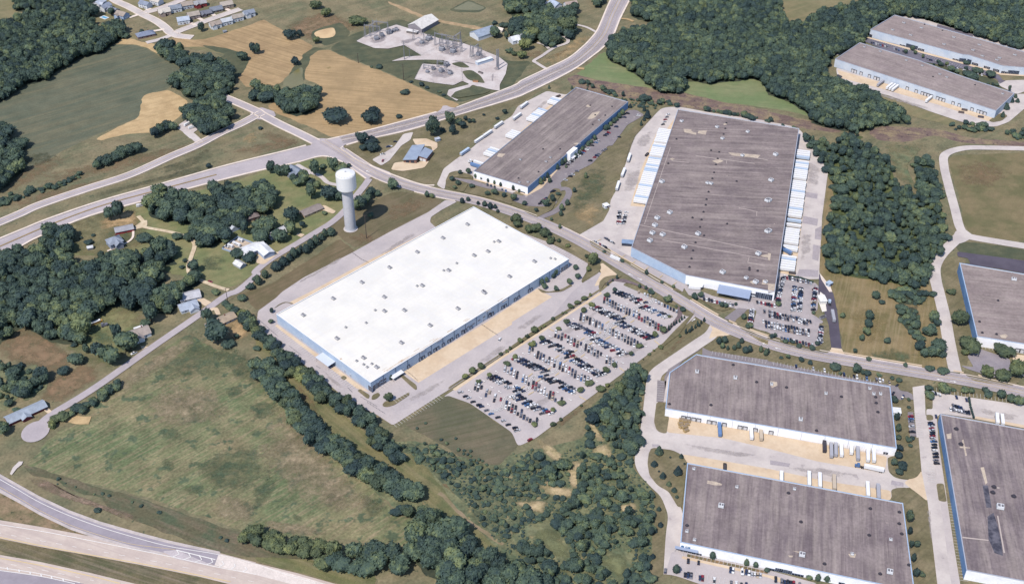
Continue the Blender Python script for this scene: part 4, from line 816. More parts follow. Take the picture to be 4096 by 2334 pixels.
for s in ('@20 1710 1285 1790 1290 1790 1310 1840 1325 1835 1345 1720 1320', '@20 1860 1305 1945 1300 1930 1345 1850 1330', '@20 2110 1235 2140 1225 2140 1245 2110 1250', '@21 2160 65 2480 90 2450 120 2190 95', '@21 1995 150 2060 128 2110 150 2050 175', '@21 1570 130 1600 118 1625 128 1600 142',
          '@21 2480 1090 2553 1075 2553 1110 2500 1105', '@21 2370 1350 2430 1330 2445 1375 2400 1375', '@21 2500 1330 2553 1335 2553 1380 2490 1378', '@31 0 1370 80 1375 60 1456 0 1456', '@31 0 1065 30 1070 20 1140 0 1135'): b.patch(s, LITE)
PALEL = plain('roof_seam_pale', (196, 182, 176), .9)
for s in ('1270 785 2550 1060', '1500 935 2550 1130', '1580 10 1320 780', '2350 1160 2520 1190', '2350 1160 2365 1105', '2160 70 2550 140', '1830 98 2420 175', '1590 148 1760 165', '2140 145 2140 175', '2260 615 2450 655', '2440 655 2440 700'):
    x0, y0, x1, y1 = map(float, s.split()); dx, dy = x1 - x0, y1 - y0; l = math.hypot(dx, dy); ox, oy = -dy / l * 2.2, dx / l * 2.2
    b.patch(f'@21 {x0 - ox} {y0 - oy} {x1 - ox} {y1 - oy} {x1 + ox} {y1 + oy} {x0 + ox} {y0 + oy}', PALEL, 'roof_seam')
BIGB = b

# --- two warehouses in the north-east corner
b = Building('dock_warehouse', 'long grey-brown warehouse with dock doors in the wooded far corner', '@30 915 425 1500 600 1920 755 2460 930 2275 1105 670 590', 10, wallm('cool_white_wall', (222, 230, 242), (206, 218, 236)), brownroof('ne_roof', -42, (164, 150, 148), (150, 136, 136)), plain('roof_edge_pale', (176, 180, 196)))
b.doors('@30 845 705 872 712 930 728 1013 755 1070 775 1100 783 1390 880 1480 907 1540 928 1570 937 1600 945 1632 953 1692 977 1722 987 1753 995 1847 1024 1908 1047 2036 1085 2100 1105 2130 1117 2165 1128', 3.6, 4, .8, DOCKW)
b.units('@30 963 468 1120 513 1380 602 1713 740 1783 770 2340 935 1538 655', (3, 2.2, 1)); b.vents('@30 1645 762 2065 845', .8, .9)
NEB = b
b = Building('front_office_warehouse', 'far white-walled warehouse with dark windows and slate car park before it', '@30 1265 150 2640 540 2640 680 2340 658 2000 550 1940 545 1460 415 1020 295', 10, wallm('cool_white_wall', (222, 230, 242), (206, 218, 236)), brownroof('nf_roof', -42, (162, 147, 145), (148, 134, 134)), plain('roof_edge_pale', (176, 180, 196)))
b.windows('@30 1328 457 1355 463 1512 495 1542 502 1855 597 1885 603 2050 637 2080 645 2168 672 2198 680 2260 700 2290 706 2342 722 2376 728', 4.2, 3.6, 'window', WINW, 2)
b.windows('@30 1405 472 1462 478 1938 608 1995 615 2425 730 2468 728', 8, 5, 'glazed_entrance', None, 5, .2); b.windows('@30 1026 358', 3.6, 4, 'door', WINW, None, .1)
b.units('@30 1355 228 1243 298 1530 278 1422 350 1853 372 2108 448 1755 442 2462 548 2043 500 2138 558 2308 578 2282 598', (4, 2.4, 1)); b.vents('@30 1562 243 1740 303', .8, .9)

# --- warehouse at the right edge, fresh black yard behind it
b = Building('right_edge_warehouse', 'brown-roofed warehouse with blue side wall above the slate car park', '@31 1910 1165 2700 1300 @32 2700 540 2085 442', 10, WHITEW, brownroof('east_roof', -10, (160, 146, 144), (142, 128, 128)), plain('roof_edge_blue', (176, 196, 224)))
e = b.edge(P('@32 2000 150')[0])[0]; L = (b.loc[(e + 1) % 4] - b.loc[e]).length; p, a = b.frame(e, L / 2)
mb = MB(); mb.box(0, 0, .02, L - .1, .12, 9.9, a); mb.build('blue_wall_face', BLUEW3, b.root, (p.x + math.sin(a) * .07, p.y - math.cos(a) * .07, 0))  # thin sheet that makes only this side wall deep blue
b.units('@31 2453 1328', (4.4, 3, 1.6), m=UNITW); b.vents('@32 2295 80 2138 400 2280 415 2110 290', .9, 1)
b.patch('@32 2310 425 2370 412 2395 430 2370 455 2330 452', LITE); b.doors('@32 2480 600 2528 603', 3.6, 3.8, .8, DOCKW)

# --- chamfered warehouse below the park road
b = Building('chamfered_corner_warehouse', 'brown-roofed warehouse with one cut-off corner and white dock wall below the park road', '@22 1840 618 1895 630 @32 1218 940 @33 1283 105 @22 1530 1160 1572 800', 8.5, WHITEW, brownroof('e_roof', 80, (154, 141, 140), (130, 118, 121)), plain('roof_edge_blue', (176, 196, 224)))
b.doors('@22 1710 1252 1760 1262 1812 1272 1862 1280 1965 1298 2015 1308 2117 1326 2272 1354 2323 1363 2425 1382 @32 28 1412', 3.6, 3.6, .9, DOCKW)
e = b.edge(P('@22 2000 1290')[0])[0]
b.joints(e, 17, plain('wall_joint_grey', (206, 208, 220)), .3)
b.windows('@33 1180 165 1160 160', 2.2, 3, 'door', WINW, None, .1)
b.units('@22 1845 793 2227 853 @32 325 1268', (3, 3, 1.6), m=UNITW); b.units('@32 578 1008 1015 958 1055 1012 1122 1012 37 915', (2.6, 2.2, 1.2), m=UNITW)
b.vents('@22 2207 720 2440 892 1570 1110 1985 1120 @32 185 945 733 1037 1097 1190 1080 1100 1075 1042 485 1375', 1, 1)
b.patch('@32 25 880 90 890 95 925 40 950 20 920', LITE); b.patch('@22 1900 950 2020 965 2015 975 1900 962', LITE) if 0 else None
ECH = b

# --- lower warehouse with the blue lettered sign
b = Building('signboard_warehouse', 'brown-roofed warehouse with small blue wall sign at the bottom edge', '@23 1748 250 @33 1345 650 1462 1530 @23 1680 1040', 9, WHITEW, brownroof('s_roof', 78, (152, 139, 139), (122, 110, 115)), plain('roof_edge_blue', (176, 196, 224)))
wv = b.edge(P('@23 1700 700')[0])[0] if 0 else None
b.windows('@23 1808 1153 1862 1163', 4.2, 2.8, 'window', None, 2); b.windows('@33 265 1360 325 1372 735 1452 38 1312', 4.2, 2.6, 'window', None, 2)
b.windows('@23 1690 1115 1722 1120 1758 1133', 5, 3.6, 'glazed_entrance', None, 3, .2); b.windows('@33 110 1320 150 1328 200 1335', 5.5, 3.6, 'glazed_entrance', None, 4, .2)
b.canopy('@23 1740 1112', 2.2, 16, plain('slate_blue_canopy', (158, 172, 200)), 4.4, slope=.2)
SIGNB = plain('sign_blue', (96, 136, 180))
def letters(bd, px0, px1, text, ht):
    """raised lettering on the wall seen between two pixels"""
    i, a0, z0 = bd.edge(P(px0)[0]); _, a1, _ = bd.edge(P(px1)[0]); cell = (a1 - a0) / len(text); root = None
    GL = {'I': '1 1 1 1 1', 'L': '100 100 100 100 111', 'O': '111 101 101 101 111', 'E': '111 100 110 100 111', 'N': '101 111 111 111 101', 'T': '111 010 010 010 010', 'R': '110 101 110 101 101', 'S': '111 100 111 001 111', '-': '000 000 111 000 000'}
    mb = MB()
    for k, ch in enumerate(text):
        if ch == ' ': continue
        rows = GL[ch].split(); n = len(rows[0]); cw = cell * .8 / 3; rh = ht / 5
        for r, row in enumerate(rows):
            for c, bit in enumerate(row):
                if bit == '1':
                    p, a = bd.frame(i, a0 + cell * k + cw * (c + .5)); mb.box(p.x + math.sin(a) * .08, p.y - math.cos(a) * .08, z0 - ht / 2 + rh * (4 - r), cw, .14, rh, a)
    return mb.build('wall_sign', SIGNB, bd.root)
i, a0, z0 = b.edge(P('@23 1684 1078')[0]); _, a1, _ = b.edge(P('@23 1784 1094')[0]); mb = MB()
p, a = b.frame(i, a0 + 1.2); mb.lathe([(0.05, 0), (1.15, 0), (1.15, .12), (0.9, .14)], 14)
o = mb.build('sign_roundel', SIGNB, b.root, (p.x + math.sin(a) * .01, p.y - math.cos(a) * .01, z0)); o.rotation_euler = (R(90), 0, a)
mb = MB(); wbar = (a1 - a0) - 3.6; p, a = b.frame(i, a0 + 3.2 + wbar / 2); mb.box(0, 0, -.95, wbar, .14, 1.9, a)
sg = mb.build('sign_lettering', SIGNB, b.root, (p.x + math.sin(a) * .08, p.y - math.cos(a) * .08, z0)); mb = MB()
for x in (-.3, -.12, .02): mb.box(math.cos(a) * x * wbar + math.sin(a) * .08, math.sin(a) * x * wbar - math.cos(a) * .08, -.1, .5, .04, .7, a)
mb.build('letter_gap', WHITEP, sg)
b.units('@33 340 1165 1215 1335 @23 2085 678', (4, 3.4, 1.8), m=UNITW); b.units('@23 2243 488 1820 1015 1745 930 1815 308 @33 840 1155 1225 1012 265 508', (2.2, 2, 1.1), m=UNITW)
b.vents('@33 330 832 1010 965 205 545 1312 735 1310 850 1022 700 1335 952 1120 1350 565 1250 1408 1262 @23 1747 868', 1, .9)
b.patch('@23 1950 420 2025 430 2095 455 2090 470 2020 468 1945 450', LITE); b.patch('@33 200 1165 250 1168 245 1185 215 1185', LITE); b.patch('@33 245 1120 340 1130 300 1140', LITE); b.patch('@33 800 1150 880 1150 870 1190 820 1185', LITE)
SB = b
# --- warehouse at the bottom right edge
b = Building('corner_warehouse', 'large brown-roofed warehouse with tall blue side wall filling the bottom right corner', '@32 1718 1212 2720 1395 @33 2720 1460 1980 1318', 9.5, WHITEW, brownroof('sr_roof', 80, (148, 135, 136), (118, 107, 113)), plain('roof_edge_pale', (176, 180, 196)))
e = b.edge(P('@33 1850 800')[0])[0]; L = (b.loc[(e + 1) % 4] - b.loc[e]).length; p, a = b.frame(e, L / 2)
mb = MB(); mb.box(0, 0, .02, L - .1, .12, 9.4, a); mb.build('blue_wall_face', BLUEW3, b.root, (p.x + math.sin(a) * .07, p.y - math.cos(a) * .07, 0))  # deep blue sheet over this side wall alone, the rest white
b.units('@33 2315 690', (5, 4.2, 2.2), m=UNITW); b.vents('@33 2243 540 2452 578 1925 58 2255 485 @32 1878 1358', 1.4, 1.2)
b.patch('@33 2140 465 2195 470 2232 690 2180 690', BLACKR, 'roof_coating'); b.patch('@33 2190 780 2250 740 2290 860 2330 1040 2345 1170 2260 1140 2200 1000', BLACKR, 'roof_coating')
b.patch('@33 2120 290 2155 285 2190 440 2170 460', LITE); b.patch('@33 1935 20 1950 10 1985 170 1970 175', LITE); b.patch('@33 1910 80 2020 90 2015 100 1915 95', LITE); b.patch('@33 2285 770 2298 770 2365 1140 2350 1140', PALEL); b.patch('@33 1940 980 2200 1010 2200 1020 1940 992', PALEL); b.patch('@32 1780 1410 1830 1400 1830 1456 1790 1456', LITE); b.patch('@33 2230 480 2310 488 2310 500 2230 492', PALEL)

# --- little buildings: gabled, hipped or shed roofs
ROOFC = {}
def roofmat(c):
    k_ = sum(c) / 3; c = tuple(int(v * .72 + k_ * .28) for v in c)
    if c not in ROOFC: ROOFC[c] = mat('shingle_%d_%d_%d' % c, c, tuple(int(v * .93) for v in c), 4, grain=.1, gs=.8, rough=.9)
    return ROOFC[c]
def wmat(c):
    k = ('w', c)
    if k not in ROOFC: ROOFC[k] = plain('siding_%d_%d_%d' % c, c, .8)
    return ROOFC[k]
def gable(mb, L, Wd, z, rise, ov=.5, th=.25, x0=0, y0=0, along='x'):
    l, w_ = L / 2 + ov, Wd / 2 + ov; pts = lambda a, b: (x0 + a, y0 + b) if along == 'x' else (x0 - b, y0 + a)
    for s in (1, -1):
        q = [(*pts(-l, 0), z + rise), (*pts(l, 0), z + rise), (*pts(l, s * w_), z - rise * ov / (Wd / 2)), (*pts(-l, s * w_), z - rise * ov / (Wd / 2))]
        if s > 0: q = q[::-1]
        mb.face(q); mb.face([(a, b_, c - th) for a, b_, c in q][::-1])
        for k in range(4): a, b_ = q[k], q[(k + 1) % 4]; mb.face([(a[0], a[1], a[2] - th), (b_[0], b_[1], b_[2] - th), b_, a])
def house(px, L, Wd, az, h, roofc, wallc, label, kind='gable', rise=None, name='house', cat='house', wing=None, nwin=3, garage=False, chimney=False, zoff=3):
    p = G(P(px)[0], zoff); p.z = gz(p.x, p.y); r = thing(name, p, label, cat, R(az)); rise = rise or Wd * .3
    mb = MB(); l, w_ = L / 2, Wd / 2
    mb.box(0, 0, 0, L, Wd, h)
    if kind == 'gable':
        for s in (-1, 1): mb.face([(s * l, -w_ * s, h), (s * l, w_ * s, h), (s * l, 0, h + rise - .05)])
    if wing:
        wx, wl, wd = wing; mb.box(wx, -w_ - wl / 2, 0, wd, wl, h); mb.face([(wx - wd / 2, -w_ - wl, h), (wx + wd / 2, -w_ - wl, h), (wx, -w_ - wl, h + rise * wd / Wd - .05)])
    mb.build('wall', wmat(wallc), r)
    mb = MB()
    if kind == 'gable': gable(mb, L, Wd, h, rise)
    elif kind == 'hip':
        o = .5; k = min(w_, l * .9); a = [(-l - o, -w_ - o, h), (l + o, -w_ - o, h), (l + o, w_ + o, h), (-l - o, w_ + o, h)]; c, d = (-l + k, 0, h + rise), (l - k, 0, h + rise)
        mb.face([a[0], a[1], d, c]); mb.face([a[1], a[2], d]); mb.face([a[2], a[3], c, d]); mb.face([a[3], a[0], c]); mb.face(a[::-1])
    elif kind == 'shed':
        mb.box(0, 0, h + .01, L + .8, Wd + .8, .3)
        for q in (4, 5): v = mb.v[q]; mb.v[q] = (v[0], v[1], v[2] + rise)
        for q in (0, 1): v = mb.v[q]; mb.v[q] = (v[0], v[1], v[2] + rise)
    elif kind == 'barrel':
        n = 10; pr = [(w_ * math.cos(math.pi * k / n) * 1.02, h + rise * math.sin(math.pi * k / n)) for k in range(n + 1)]
        for k in range(n): (y0, z0), (y1, z1) = pr[k], pr[k + 1]; mb.face([(-l, y0, z0), (l, y0, z0), (l, y1, z1), (-l, y1, z1)])
        for s in (-1, 1): mb.face([(s * l * .995, y, z) for y, z in (pr if s < 0 else pr[::-1])])
    if wing: gable(mb, wl + w_, wd, h, rise * wd / Wd, x0=wx, y0=-w_ - wl / 2 + w_ * .5 - .1, along='y')
    rf = mb.build('roof', roofmat(roofc), r)
    if chimney: MB().box(l * .4, w_ * .3, h, .9, .9, rise + .9).build('chimney', wmat((150, 110, 96)), rf)
    for k in range(nwin):
        x = -l + L * (k + 1) / (nwin + 1)
        for s in (-1, 1):
            if s < 0 and wing and abs(x - wing[0]) < wing[2] / 2 + .6: continue
            MB().box(x, s * (w_ + .02), 1.0, 1.2, .08, 1.3).build('window', GLASS, r)
            if h > 4.5: MB().box(x, s * (w_ + .02), 3.6, 1.2, .08, 1.3).build('window', GLASS, r)
    if nwin: MB().box(-l - .02, w_ * .3, 1.0, .08, 1.2, 1.3).build('window', GLASS, r); MB().box(l * .05 + .9, -w_ - .03, .0, 1.0, .08, 2.1).build('door', wmat((120, 70, 60)), r)
    if garage: MB().box(l + .03, 0, .02, .08, min(5, Wd * .6), 2.4).build('garage_door', WHITEP, r)
    return r
GB, TN, DG, WH, BR = (140, 152, 180), (178, 160, 148), (126, 128, 142), (232, 236, 244), (150, 128, 118)
SUB = [('990 22', 16, 11, 70, (196, 206, 226), WH, 'white house with pale blue roof behind the corner of the subdivision wood'), ('1048 62', 15, 10, 65, (150, 162, 190), WH, 'white house with blue-grey roof, second back from the swimming pool'), ('1130 98', 14, 10, -35, (134, 144, 168), (170, 160, 168), 'blue-grey roofed house overhanging the pool, dark tree before it'), ('1216 138', 15, 11, -30, TN, (176, 196, 226), 'tan-roofed blue house at the end of its street, right of the pool'),
       ('1447 34', 15, 10, -30, GB, WH, 'blue-roofed white house standing alone inside the street corner'), ('1560 6', 15, 10, -30, (206, 196, 186), WH, 'beige-roofed house cut by the top edge beside the upper street'), ('1636 108', 15, 11, 25, (214, 204, 194), (176, 158, 150), 'cream-roofed house first in the upper row of the short street'), ('1745 74', 15, 11, 25, (140, 150, 172), WH, 'slate-roofed house second in the upper row, red end wall'),
       ('1862 40', 15, 11, 25, TN, (206, 210, 222), 'tan-roofed house third in the upper row of the short street'), ('1992 26', 16, 10, 25, (170, 170, 178), (150, 60, 66), 'grey-roofed house with dark red walls'), ('1826 192', 15, 11, 20, (184, 198, 224), WH, 'pale blue roofed house nearest the street junction, red car outside'), ('1926 142', 15, 11, 28, (186, 172, 160), (170, 158, 156), 'tan-roofed house first in the lower back-to-back row'),
       ('2042 112', 16, 10, 28, (122, 126, 146), (120, 112, 116), 'dark slate-roofed low house in the middle of the back-to-back row'), ('2150 74', 16, 11, 28, (132, 142, 162), (160, 150, 146), 'blue-grey house between the dark slate house and the tan one'), ('2255 38', 16, 11, 28, (190, 176, 164), (180, 164, 152), 'tan house last in the back-to-back row, nearest the meadow'),
       ('2145 234', 14, 10, 30, TN, WH, 'tan-roofed white house first in the row backing on the hayfield'), ('2255 202', 14, 10, 30, (200, 206, 216), WH, 'pale grey-roofed house second in the row backing on the hayfield'), ('2364 164', 14, 10, 30, (182, 168, 158), WH, 'tan-roofed house third in the row backing on the hayfield'), ('2480 122', 14, 10, 30, (140, 152, 176), WH, 'blue-grey roofed white house last in the row, beside the meadow')]
for k, (px, l, wd, az, rc, wc, lab) in enumerate(SUB): house('@00 ' + px, l, wd, az, 5.4 if k not in (12, 13) else 3.4, rc, wc, lab, wing=((-l * .2, 3, 6) if k % 3 == 0 else None), garage=True, zoff=5)
house('@00 1450 338', 22, 12, 30, 3.2, (132, 146, 178), (150, 126, 122), 'low brick ranch house with blue roof alone below the street junction', 'hip', garage=True, chimney=True)
house('@00 2240 316', 4, 3, 30, 2.2, (150, 156, 172), (170, 176, 190), 'tiny grey garden shed behind the row backing on the hayfield', nwin=0, name='shed', cat='shed', zoff=1)
house('@20 428 38', 17, 12, -55, 5.4, (178, 196, 226), WH, 'pale blue roofed house among trees at the top edge, left of the arterial road', wing=(2, 4, 7), zoff=5)
house('@20 585 36', 16, 11, 20, 5, (190, 166, 158), WH, 'tan-roofed white house at the top edge nearest the arterial road', zoff=5)
house('@20 308 14', 14, 10, -50, 4.5, (236, 238, 244), WH, 'white-roofed house half hidden by trees at the top edge', zoff=5)
house('@20 362 148', 14, 9, -35, 3.2, (214, 196, 186), (220, 214, 212), 'pale tan garage between the trees and the pale drive', nwin=0, name='garage', cat='garage')
house('@20 55 382', 20, 12, 30, 5, (232, 236, 246), WH, 'white farmhouse hidden behind the big trees left of the driveway fork', wing=(0, 4, 7), zoff=4)
house('@10 1668 222', 34, 22, 55, 6, (236, 230, 226), (156, 150, 158), 'big barn with white metal roof above the substation', rise=5, nwin=0, name='barn', cat='barn', zoff=6)
house('@10 2270 318', 30, 18, 38, 5.5, (158, 176, 204), WH, 'barn with light blue metal roof and white walls', rise=4, nwin=0, name='barn', cat='barn', zoff=5)
house('@10 2320 268', 6, 5, 38, 2.6, (232, 228, 226), WH, 'small white shed just behind the blue-roofed barn', nwin=0, name='shed', cat='shed')
house('@10 2436 288', 9, 7, -30, 2.8, (240, 226, 214), (230, 224, 220), 'cream shed among trees right of the blue-roofed barn', nwin=0, name='shed', cat='shed')
house('@10 1560 312', 14, 6, -22, 3, (246, 240, 240), (130, 122, 120), 'brown control hut with flat white roof on the substation gravel', 'shed', .1, nwin=0, name='control_hut', cat='hut', zoff=3)
house('@10 2275 605', 22, 5, 35, 3.6, (244, 246, 250), (210, 222, 240), 'long white equipment cabin on the substation gravel', 'shed', .1, nwin=0, name='equipment_cabin', cat='cabin', zoff=3)
house('@01 1236 818', 17, 9, 22, 3, (172, 172, 182), (176, 60, 70), 'dark red outbuilding with grey roof above the old farmhouse', rise=1.8, nwin=1, name='outbuilding', cat='outbuilding')
house('@01 1142 940', 13, 12, 38, 5.2, (150, 162, 186), (160, 170, 192), 'old two-storey grey farmhouse with hipped roof and porch', 'hip', 4.2, wing=(1, 4, 7), chimney=True, zoff=5)
house('@01 900 1016', 5, 4, 20, 2.6, (214, 218, 226), (150, 150, 160), 'small grey well house standing alone left of the farmhouse', nwin=0, name='shed', cat='shed', zoff=1)
house('@01 2312 800', 14, 9, -48, 1.2, (200, 212, 232), (190, 204, 226), 'white barrel-roofed machine shed half hidden by trees', 'barrel', 4, nwin=0, name='machine_shed', cat='shed', zoff=2)
house('@01 2390 1176', 10, 7, -40, 2.8, (226, 224, 226), (180, 184, 194), 'small white-roofed shed below the fenced camper yard', nwin=0, name='shed', cat='shed', zoff=2)
house('@01 2500 690', 14, 12, 30, 3.4, (140, 122, 120), (130, 112, 108), 'brown-roofed house almost hidden among the yard trees', 'hip', nwin=2)
house('@11 395 248', 15, 11, -45, 4, (138, 152, 178), (150, 156, 170), 'blue-grey roofed house tucked in trees beside the pale forecourt', wing=(3, 5, 7))
house('@11 548 632', 22, 10, 41, 2.8, (158, 142, 138), (222, 194, 162), 'tan bungalow with brown roof near the foot of the water tower', rise=2)
house('@11 232 846', 24, 10, 41, 3, (206, 208, 216), WH, 'long pale-roofed house between two round trees left of the lane', rise=2, garage=True)
house('@11 -40 1020', 24, 13, 38, 4.4, (236, 238, 246), (188, 204, 230), 'white metal workshop with a side wing beside the camper yard', rise=2.4, wing=(8, 12, 11), nwin=1, name='workshop', cat='workshop', zoff=4)
house('@02 1892 28', 18, 12, 22, 3.2, (200, 200, 210), WH, 'pale grey-roofed house above the concrete drive, upper of two neighbours', rise=2.6, garage=True)
house('@02 1876 132', 16, 11, 30, 3.4, (176, 190, 216), WH, 'white house with blue-grey roof, lower of two neighbours by the drive', wing=(3, 4, 8))
house('@02 2200 278', 26, 10, 41, 3, (190, 164, 140), (206, 208, 216), 'tan-roofed ranch house across the lane from the two neighbours', rise=2.2, chimney=True)
house('@02 1388 405', 17, 12, 32, 4, (184, 166, 160), WH, 'tan-roofed house with gables behind the round tree on the lane', wing=(-2, 4, 7), chimney=True)
house('@02 1385 362', 7, 6, 32, 3, (246, 246, 250), WH, 'small flat white sunroom behind the tan gabled house', 'shed', .1, nwin=0, name='sunroom', cat='annex')
house('@02 255 1188', 31, 10, 40, 3, (166, 180, 202), (120, 50, 60), 'long blue-roofed ranch house with dark red end wall near the turning circle', rise=2.4, wing=(-2, 3, 7))
house('@21 937 592', 5, 5, 30, 3, (250, 250, 252), (236, 238, 244), 'white gatehouse hut left of the biggest warehouse', 'shed', .1, nwin=1, name='gatehouse', cat='hut', zoff=2)
house('@21 1155 958', 11, 6, -8, 3, (134, 166, 212), (60, 66, 86), 'open bus shelter with blue roof at the corner of the biggest warehouse', 'shed', .1, nwin=0, name='bus_shelter', cat='shelter', zoff=3)
house('@32 1268 1188', 6, 8, 80, 3.4, (244, 246, 250), WH, 'white lean-to hut against the right end of the chamfered warehouse', 'shed', .1, nwin=0, name='lean_to', cat='hut', zoff=3)
house('@22 2545 0', 1, 1, 0, 1, WH, WH, 'x x x x', nwin=0) if 0 else None
house('@31 610 1372', 5, 4, 40, 2.8, (176, 200, 232), (200, 214, 234), 'pale blue guard hut at the bend of the black drive', 'shed', .2, nwin=1, name='guard_hut', cat='hut', zoff=2)
house('@32 540 75', 6, 9, 5, 3, (250, 246, 242), (240, 236, 232), 'white gate office on the pale slab beside the black drive', 'shed', .1, nwin=0, name='gate_office', cat='hut', zoff=2)
house('@10 1810 1395', 5, 4, 30, 2.6, (196, 208, 230), (180, 190, 206), 'small pale blue utility box on grass above the blue-roofed office', 'shed', .2, nwin=0, name='utility_hut', cat='hut', zoff=1)
# office with two blue roofs between the junction and the long warehouse
BRK = wmat((150, 112, 100)); BLR = mat('blue_metal_roof', (158, 172, 194), (150, 163, 186), 5, grain=.05)
qa, qb = ccw(W('@11 1462 132 1600 142 1686 -6 1556 -8', 5)), ccw(W('@11 1614 104 1702 126 1766 42 1684 14', 5))
p = sum(qa + qb, Vector()) / 8; p.z = gz(p.x, p.y); off = thing('blue_roofed_office', p, 'low brick office with two sloping blue roofs near the road junction', 'office')
for q, hi in ((qa, 1), (qb, -1)):
    q = [Vector((v.x - p.x, v.y - p.y, 0)) for v in q]; c = sum(q, Vector()) / 4; body = [c + (v - c) * .93 for v in q]; mb = MB()
    slope = lambda v: 5.0 + hi * (v.x - c.x) * .10
    n = 4; i0 = [(v.x, v.y, 0) for v in body]; i1 = [(v.x, v.y, slope(v) - .05) for v in body]
    for k in range(n): mb.face([i0[k], i0[(k + 1) % n], i1[(k + 1) % n], i1[k]])
    mb.build('wall', BRK, off); mb = MB(); up = [(v.x, v.y, slope(v) + .25) for v in q]; dn = [(v.x, v.y, slope(v)) for v in q]; mb.face(up); mb.face(dn[::-1])
    for k in range(n): mb.face([dn[k], dn[(k + 1) % n], up[(k + 1) % n], up[k]])
    mb.build('roof', BLR, off); k = min(range(4), key=lambda k: (body[k] + body[(k + 1) % 4]).y); a_, b_ = body[k], body[(k + 1) % 4]; az = azof(a_, b_)
    for t in (.3, .7): m_ = a_.lerp(b_, t); MB().box(m_.x + math.sin(az) * .06, m_.y - math.cos(az) * .06, .05, 3.4, .1, 3.2, az).build('garage_door' if hi < 0 else 'window', WHITEP if hi < 0 else GLASS, off)

# ================================================================== TREES
def crown_mesh(name, seed, kind='broad', sub=3, cards=260):
    rg = random.Random(seed); off = Vector((rg.uniform(0, 99), rg.uniform(0, 99), rg.uniform(0, 99)))
    bm = bmesh.new(); bmesh.ops.create_icosphere(bm, subdivisions=sub, radius=1)
    lobes = [(Vector((rg.gauss(0, 1), rg.gauss(0, 1), rg.uniform(-.3, 1))).normalized(), rg.uniform(.1, .5)) for _ in range(8)]
    def shape(d):
        r = .78
        for l, a in lobes: r += a * max(0, d.dot(l) - .55) ** 1.2 * 1.6
        r += noise.noise(d * 2.0 + off) * .26 + noise.noise(d * 4.5 + off) * .19 + noise.noise(d * 9 + off) * .1
        if kind == 'cone':
            t = (d.z + 1) / 2; k = (1 - t) ** .75 * 1.05 + .06
            rr = math.hypot(d.x, d.y) or 1e-6; q = k * (1 + noise.noise(d * 4 + off) * .25 + noise.noise(d * 9 + off) * .15) * min(1, rr * 3)
            return Vector((d.x / rr * q, d.y / rr * q, .10 + .9 * t))
        if kind == 'column':
            t = (d.z + 1) / 2; k = math.sin(math.pi * (t * .92 + .04)) ** .55 * (1 - .35 * t); rr = math.hypot(d.x, d.y) or 1e-6
            q = k * (1 + noise.noise(d * 4 + off) * .22 + noise.noise(d * 9 + off) * .14); return Vector((d.x / rr * q, d.y / rr * q, .06 + .94 * t))
        if kind == 'shrub': return Vector((d.x * r * 1.05, d.y * r * 1.05, max(-.02, .34 + d.z * r * .62)))
        zz = d.z * r; zz = zz * .95 if zz > 0 else zz * .8
        return Vector((d.x * r, d.y * r, .56 + zz * .44))
    for v in bm.verts: v.co = shape(v.co.normalized())
    for _ in range(cards):
        d = Vector((rg.gauss(0, 1), rg.gauss(0, 1), rg.gauss(.25, 1))).normalized(); c = shape(d); c += Vector((d.x, d.y, d.z * .5)) * rg.uniform(-.03, .10)
        s = rg.uniform(.08, .2); n = (d + Vector((rg.gauss(0, .6), rg.gauss(0, .6), rg.gauss(.3, .6)))).normalized(); u = n.orthogonal().normalized(); v = n.cross(u)
        a = rg.uniform(0, 6.28); u, v = u * math.cos(a) + v * math.sin(a), v * math.cos(a) - u * math.sin(a); u.z *= .6; v.z *= .6
        bm.faces.new([bm.verts.new(c + u * s), bm.verts.new(c + v * s * .8), bm.verts.new(c - u * s), bm.verts.new(c - v * s * .7)])
    me = bpy.data.meshes.new(name); bm.to_mesh(me); bm.free(); me.materials.append(FOL); return me
def trunk_mesh(name, seed, top=.5, r=.07, limbs=4):
    rg = random.Random(seed); mb = MB(); mb.tube((0, 0, -.01), (0, 0, .22), r, r * .75, 7); mb.tube((0, 0, .22), (rg.uniform(-.06, .06), 0, top), r * .75, r * .35, 7)
    for k in range(limbs):
        a = 6.28 * k / limbs + rg.uniform(-.4, .4); mb.tube((0, 0, .2 + .04 * k), (math.cos(a) * .45, math.sin(a) * .45, .45 + .05 * k), r * .45, r * .15, 5)
    return mb.mesh(name, BARK)
CROWNS = {k: [crown_mesh('crown', s * 13 + i, k, 3 if k != 'shrub' else 3, cds) for i in range(n)] for s, (k, n, cds) in enumerate((('broad', 6, 300), ('cone', 3, 160), ('column', 3, 160), ('shrub', 3, 140)))}
TRUNKS = {'broad': trunk_mesh('trunk', 1), 'cone': trunk_mesh('trunk', 2, .8, .06, 0), 'column': trunk_mesh('trunk', 3, .6, .06, 2), 'shrub': trunk_mesh('trunk', 4, .35, .05, 3)}
NAMES = {'broad': ('broadleaf_tree', 'tree'), 'cone': ('conifer', 'conifer'), 'column': ('upright_tree', 'tree'), 'shrub': ('bush', 'bush')}
NTREE = [0]
def tree(x, y, rad, H, kind, label, group=None, m=None, share=False, name=None):
    NTREE[0] += 1; nm, cat = NAMES[kind]; r = thing(name or nm, (x, y, gz(x, y)), label, cat, rng.uniform(0, 6.28), group, share)
    r.scale = (rad * rng.uniform(.94, 1.06), rad, H)
    c = bpy.data.objects.new('crown', rng.choice(CROWNS[kind])); COL.objects.link(c); c.parent = r
    if m: c.material_slots[0].link = 'OBJECT'; c.material_slots[0].material = m
    t = bpy.data.objects.new('trunk', TRUNKS[kind]); COL.objects.link(t); t.parent = r
    return r
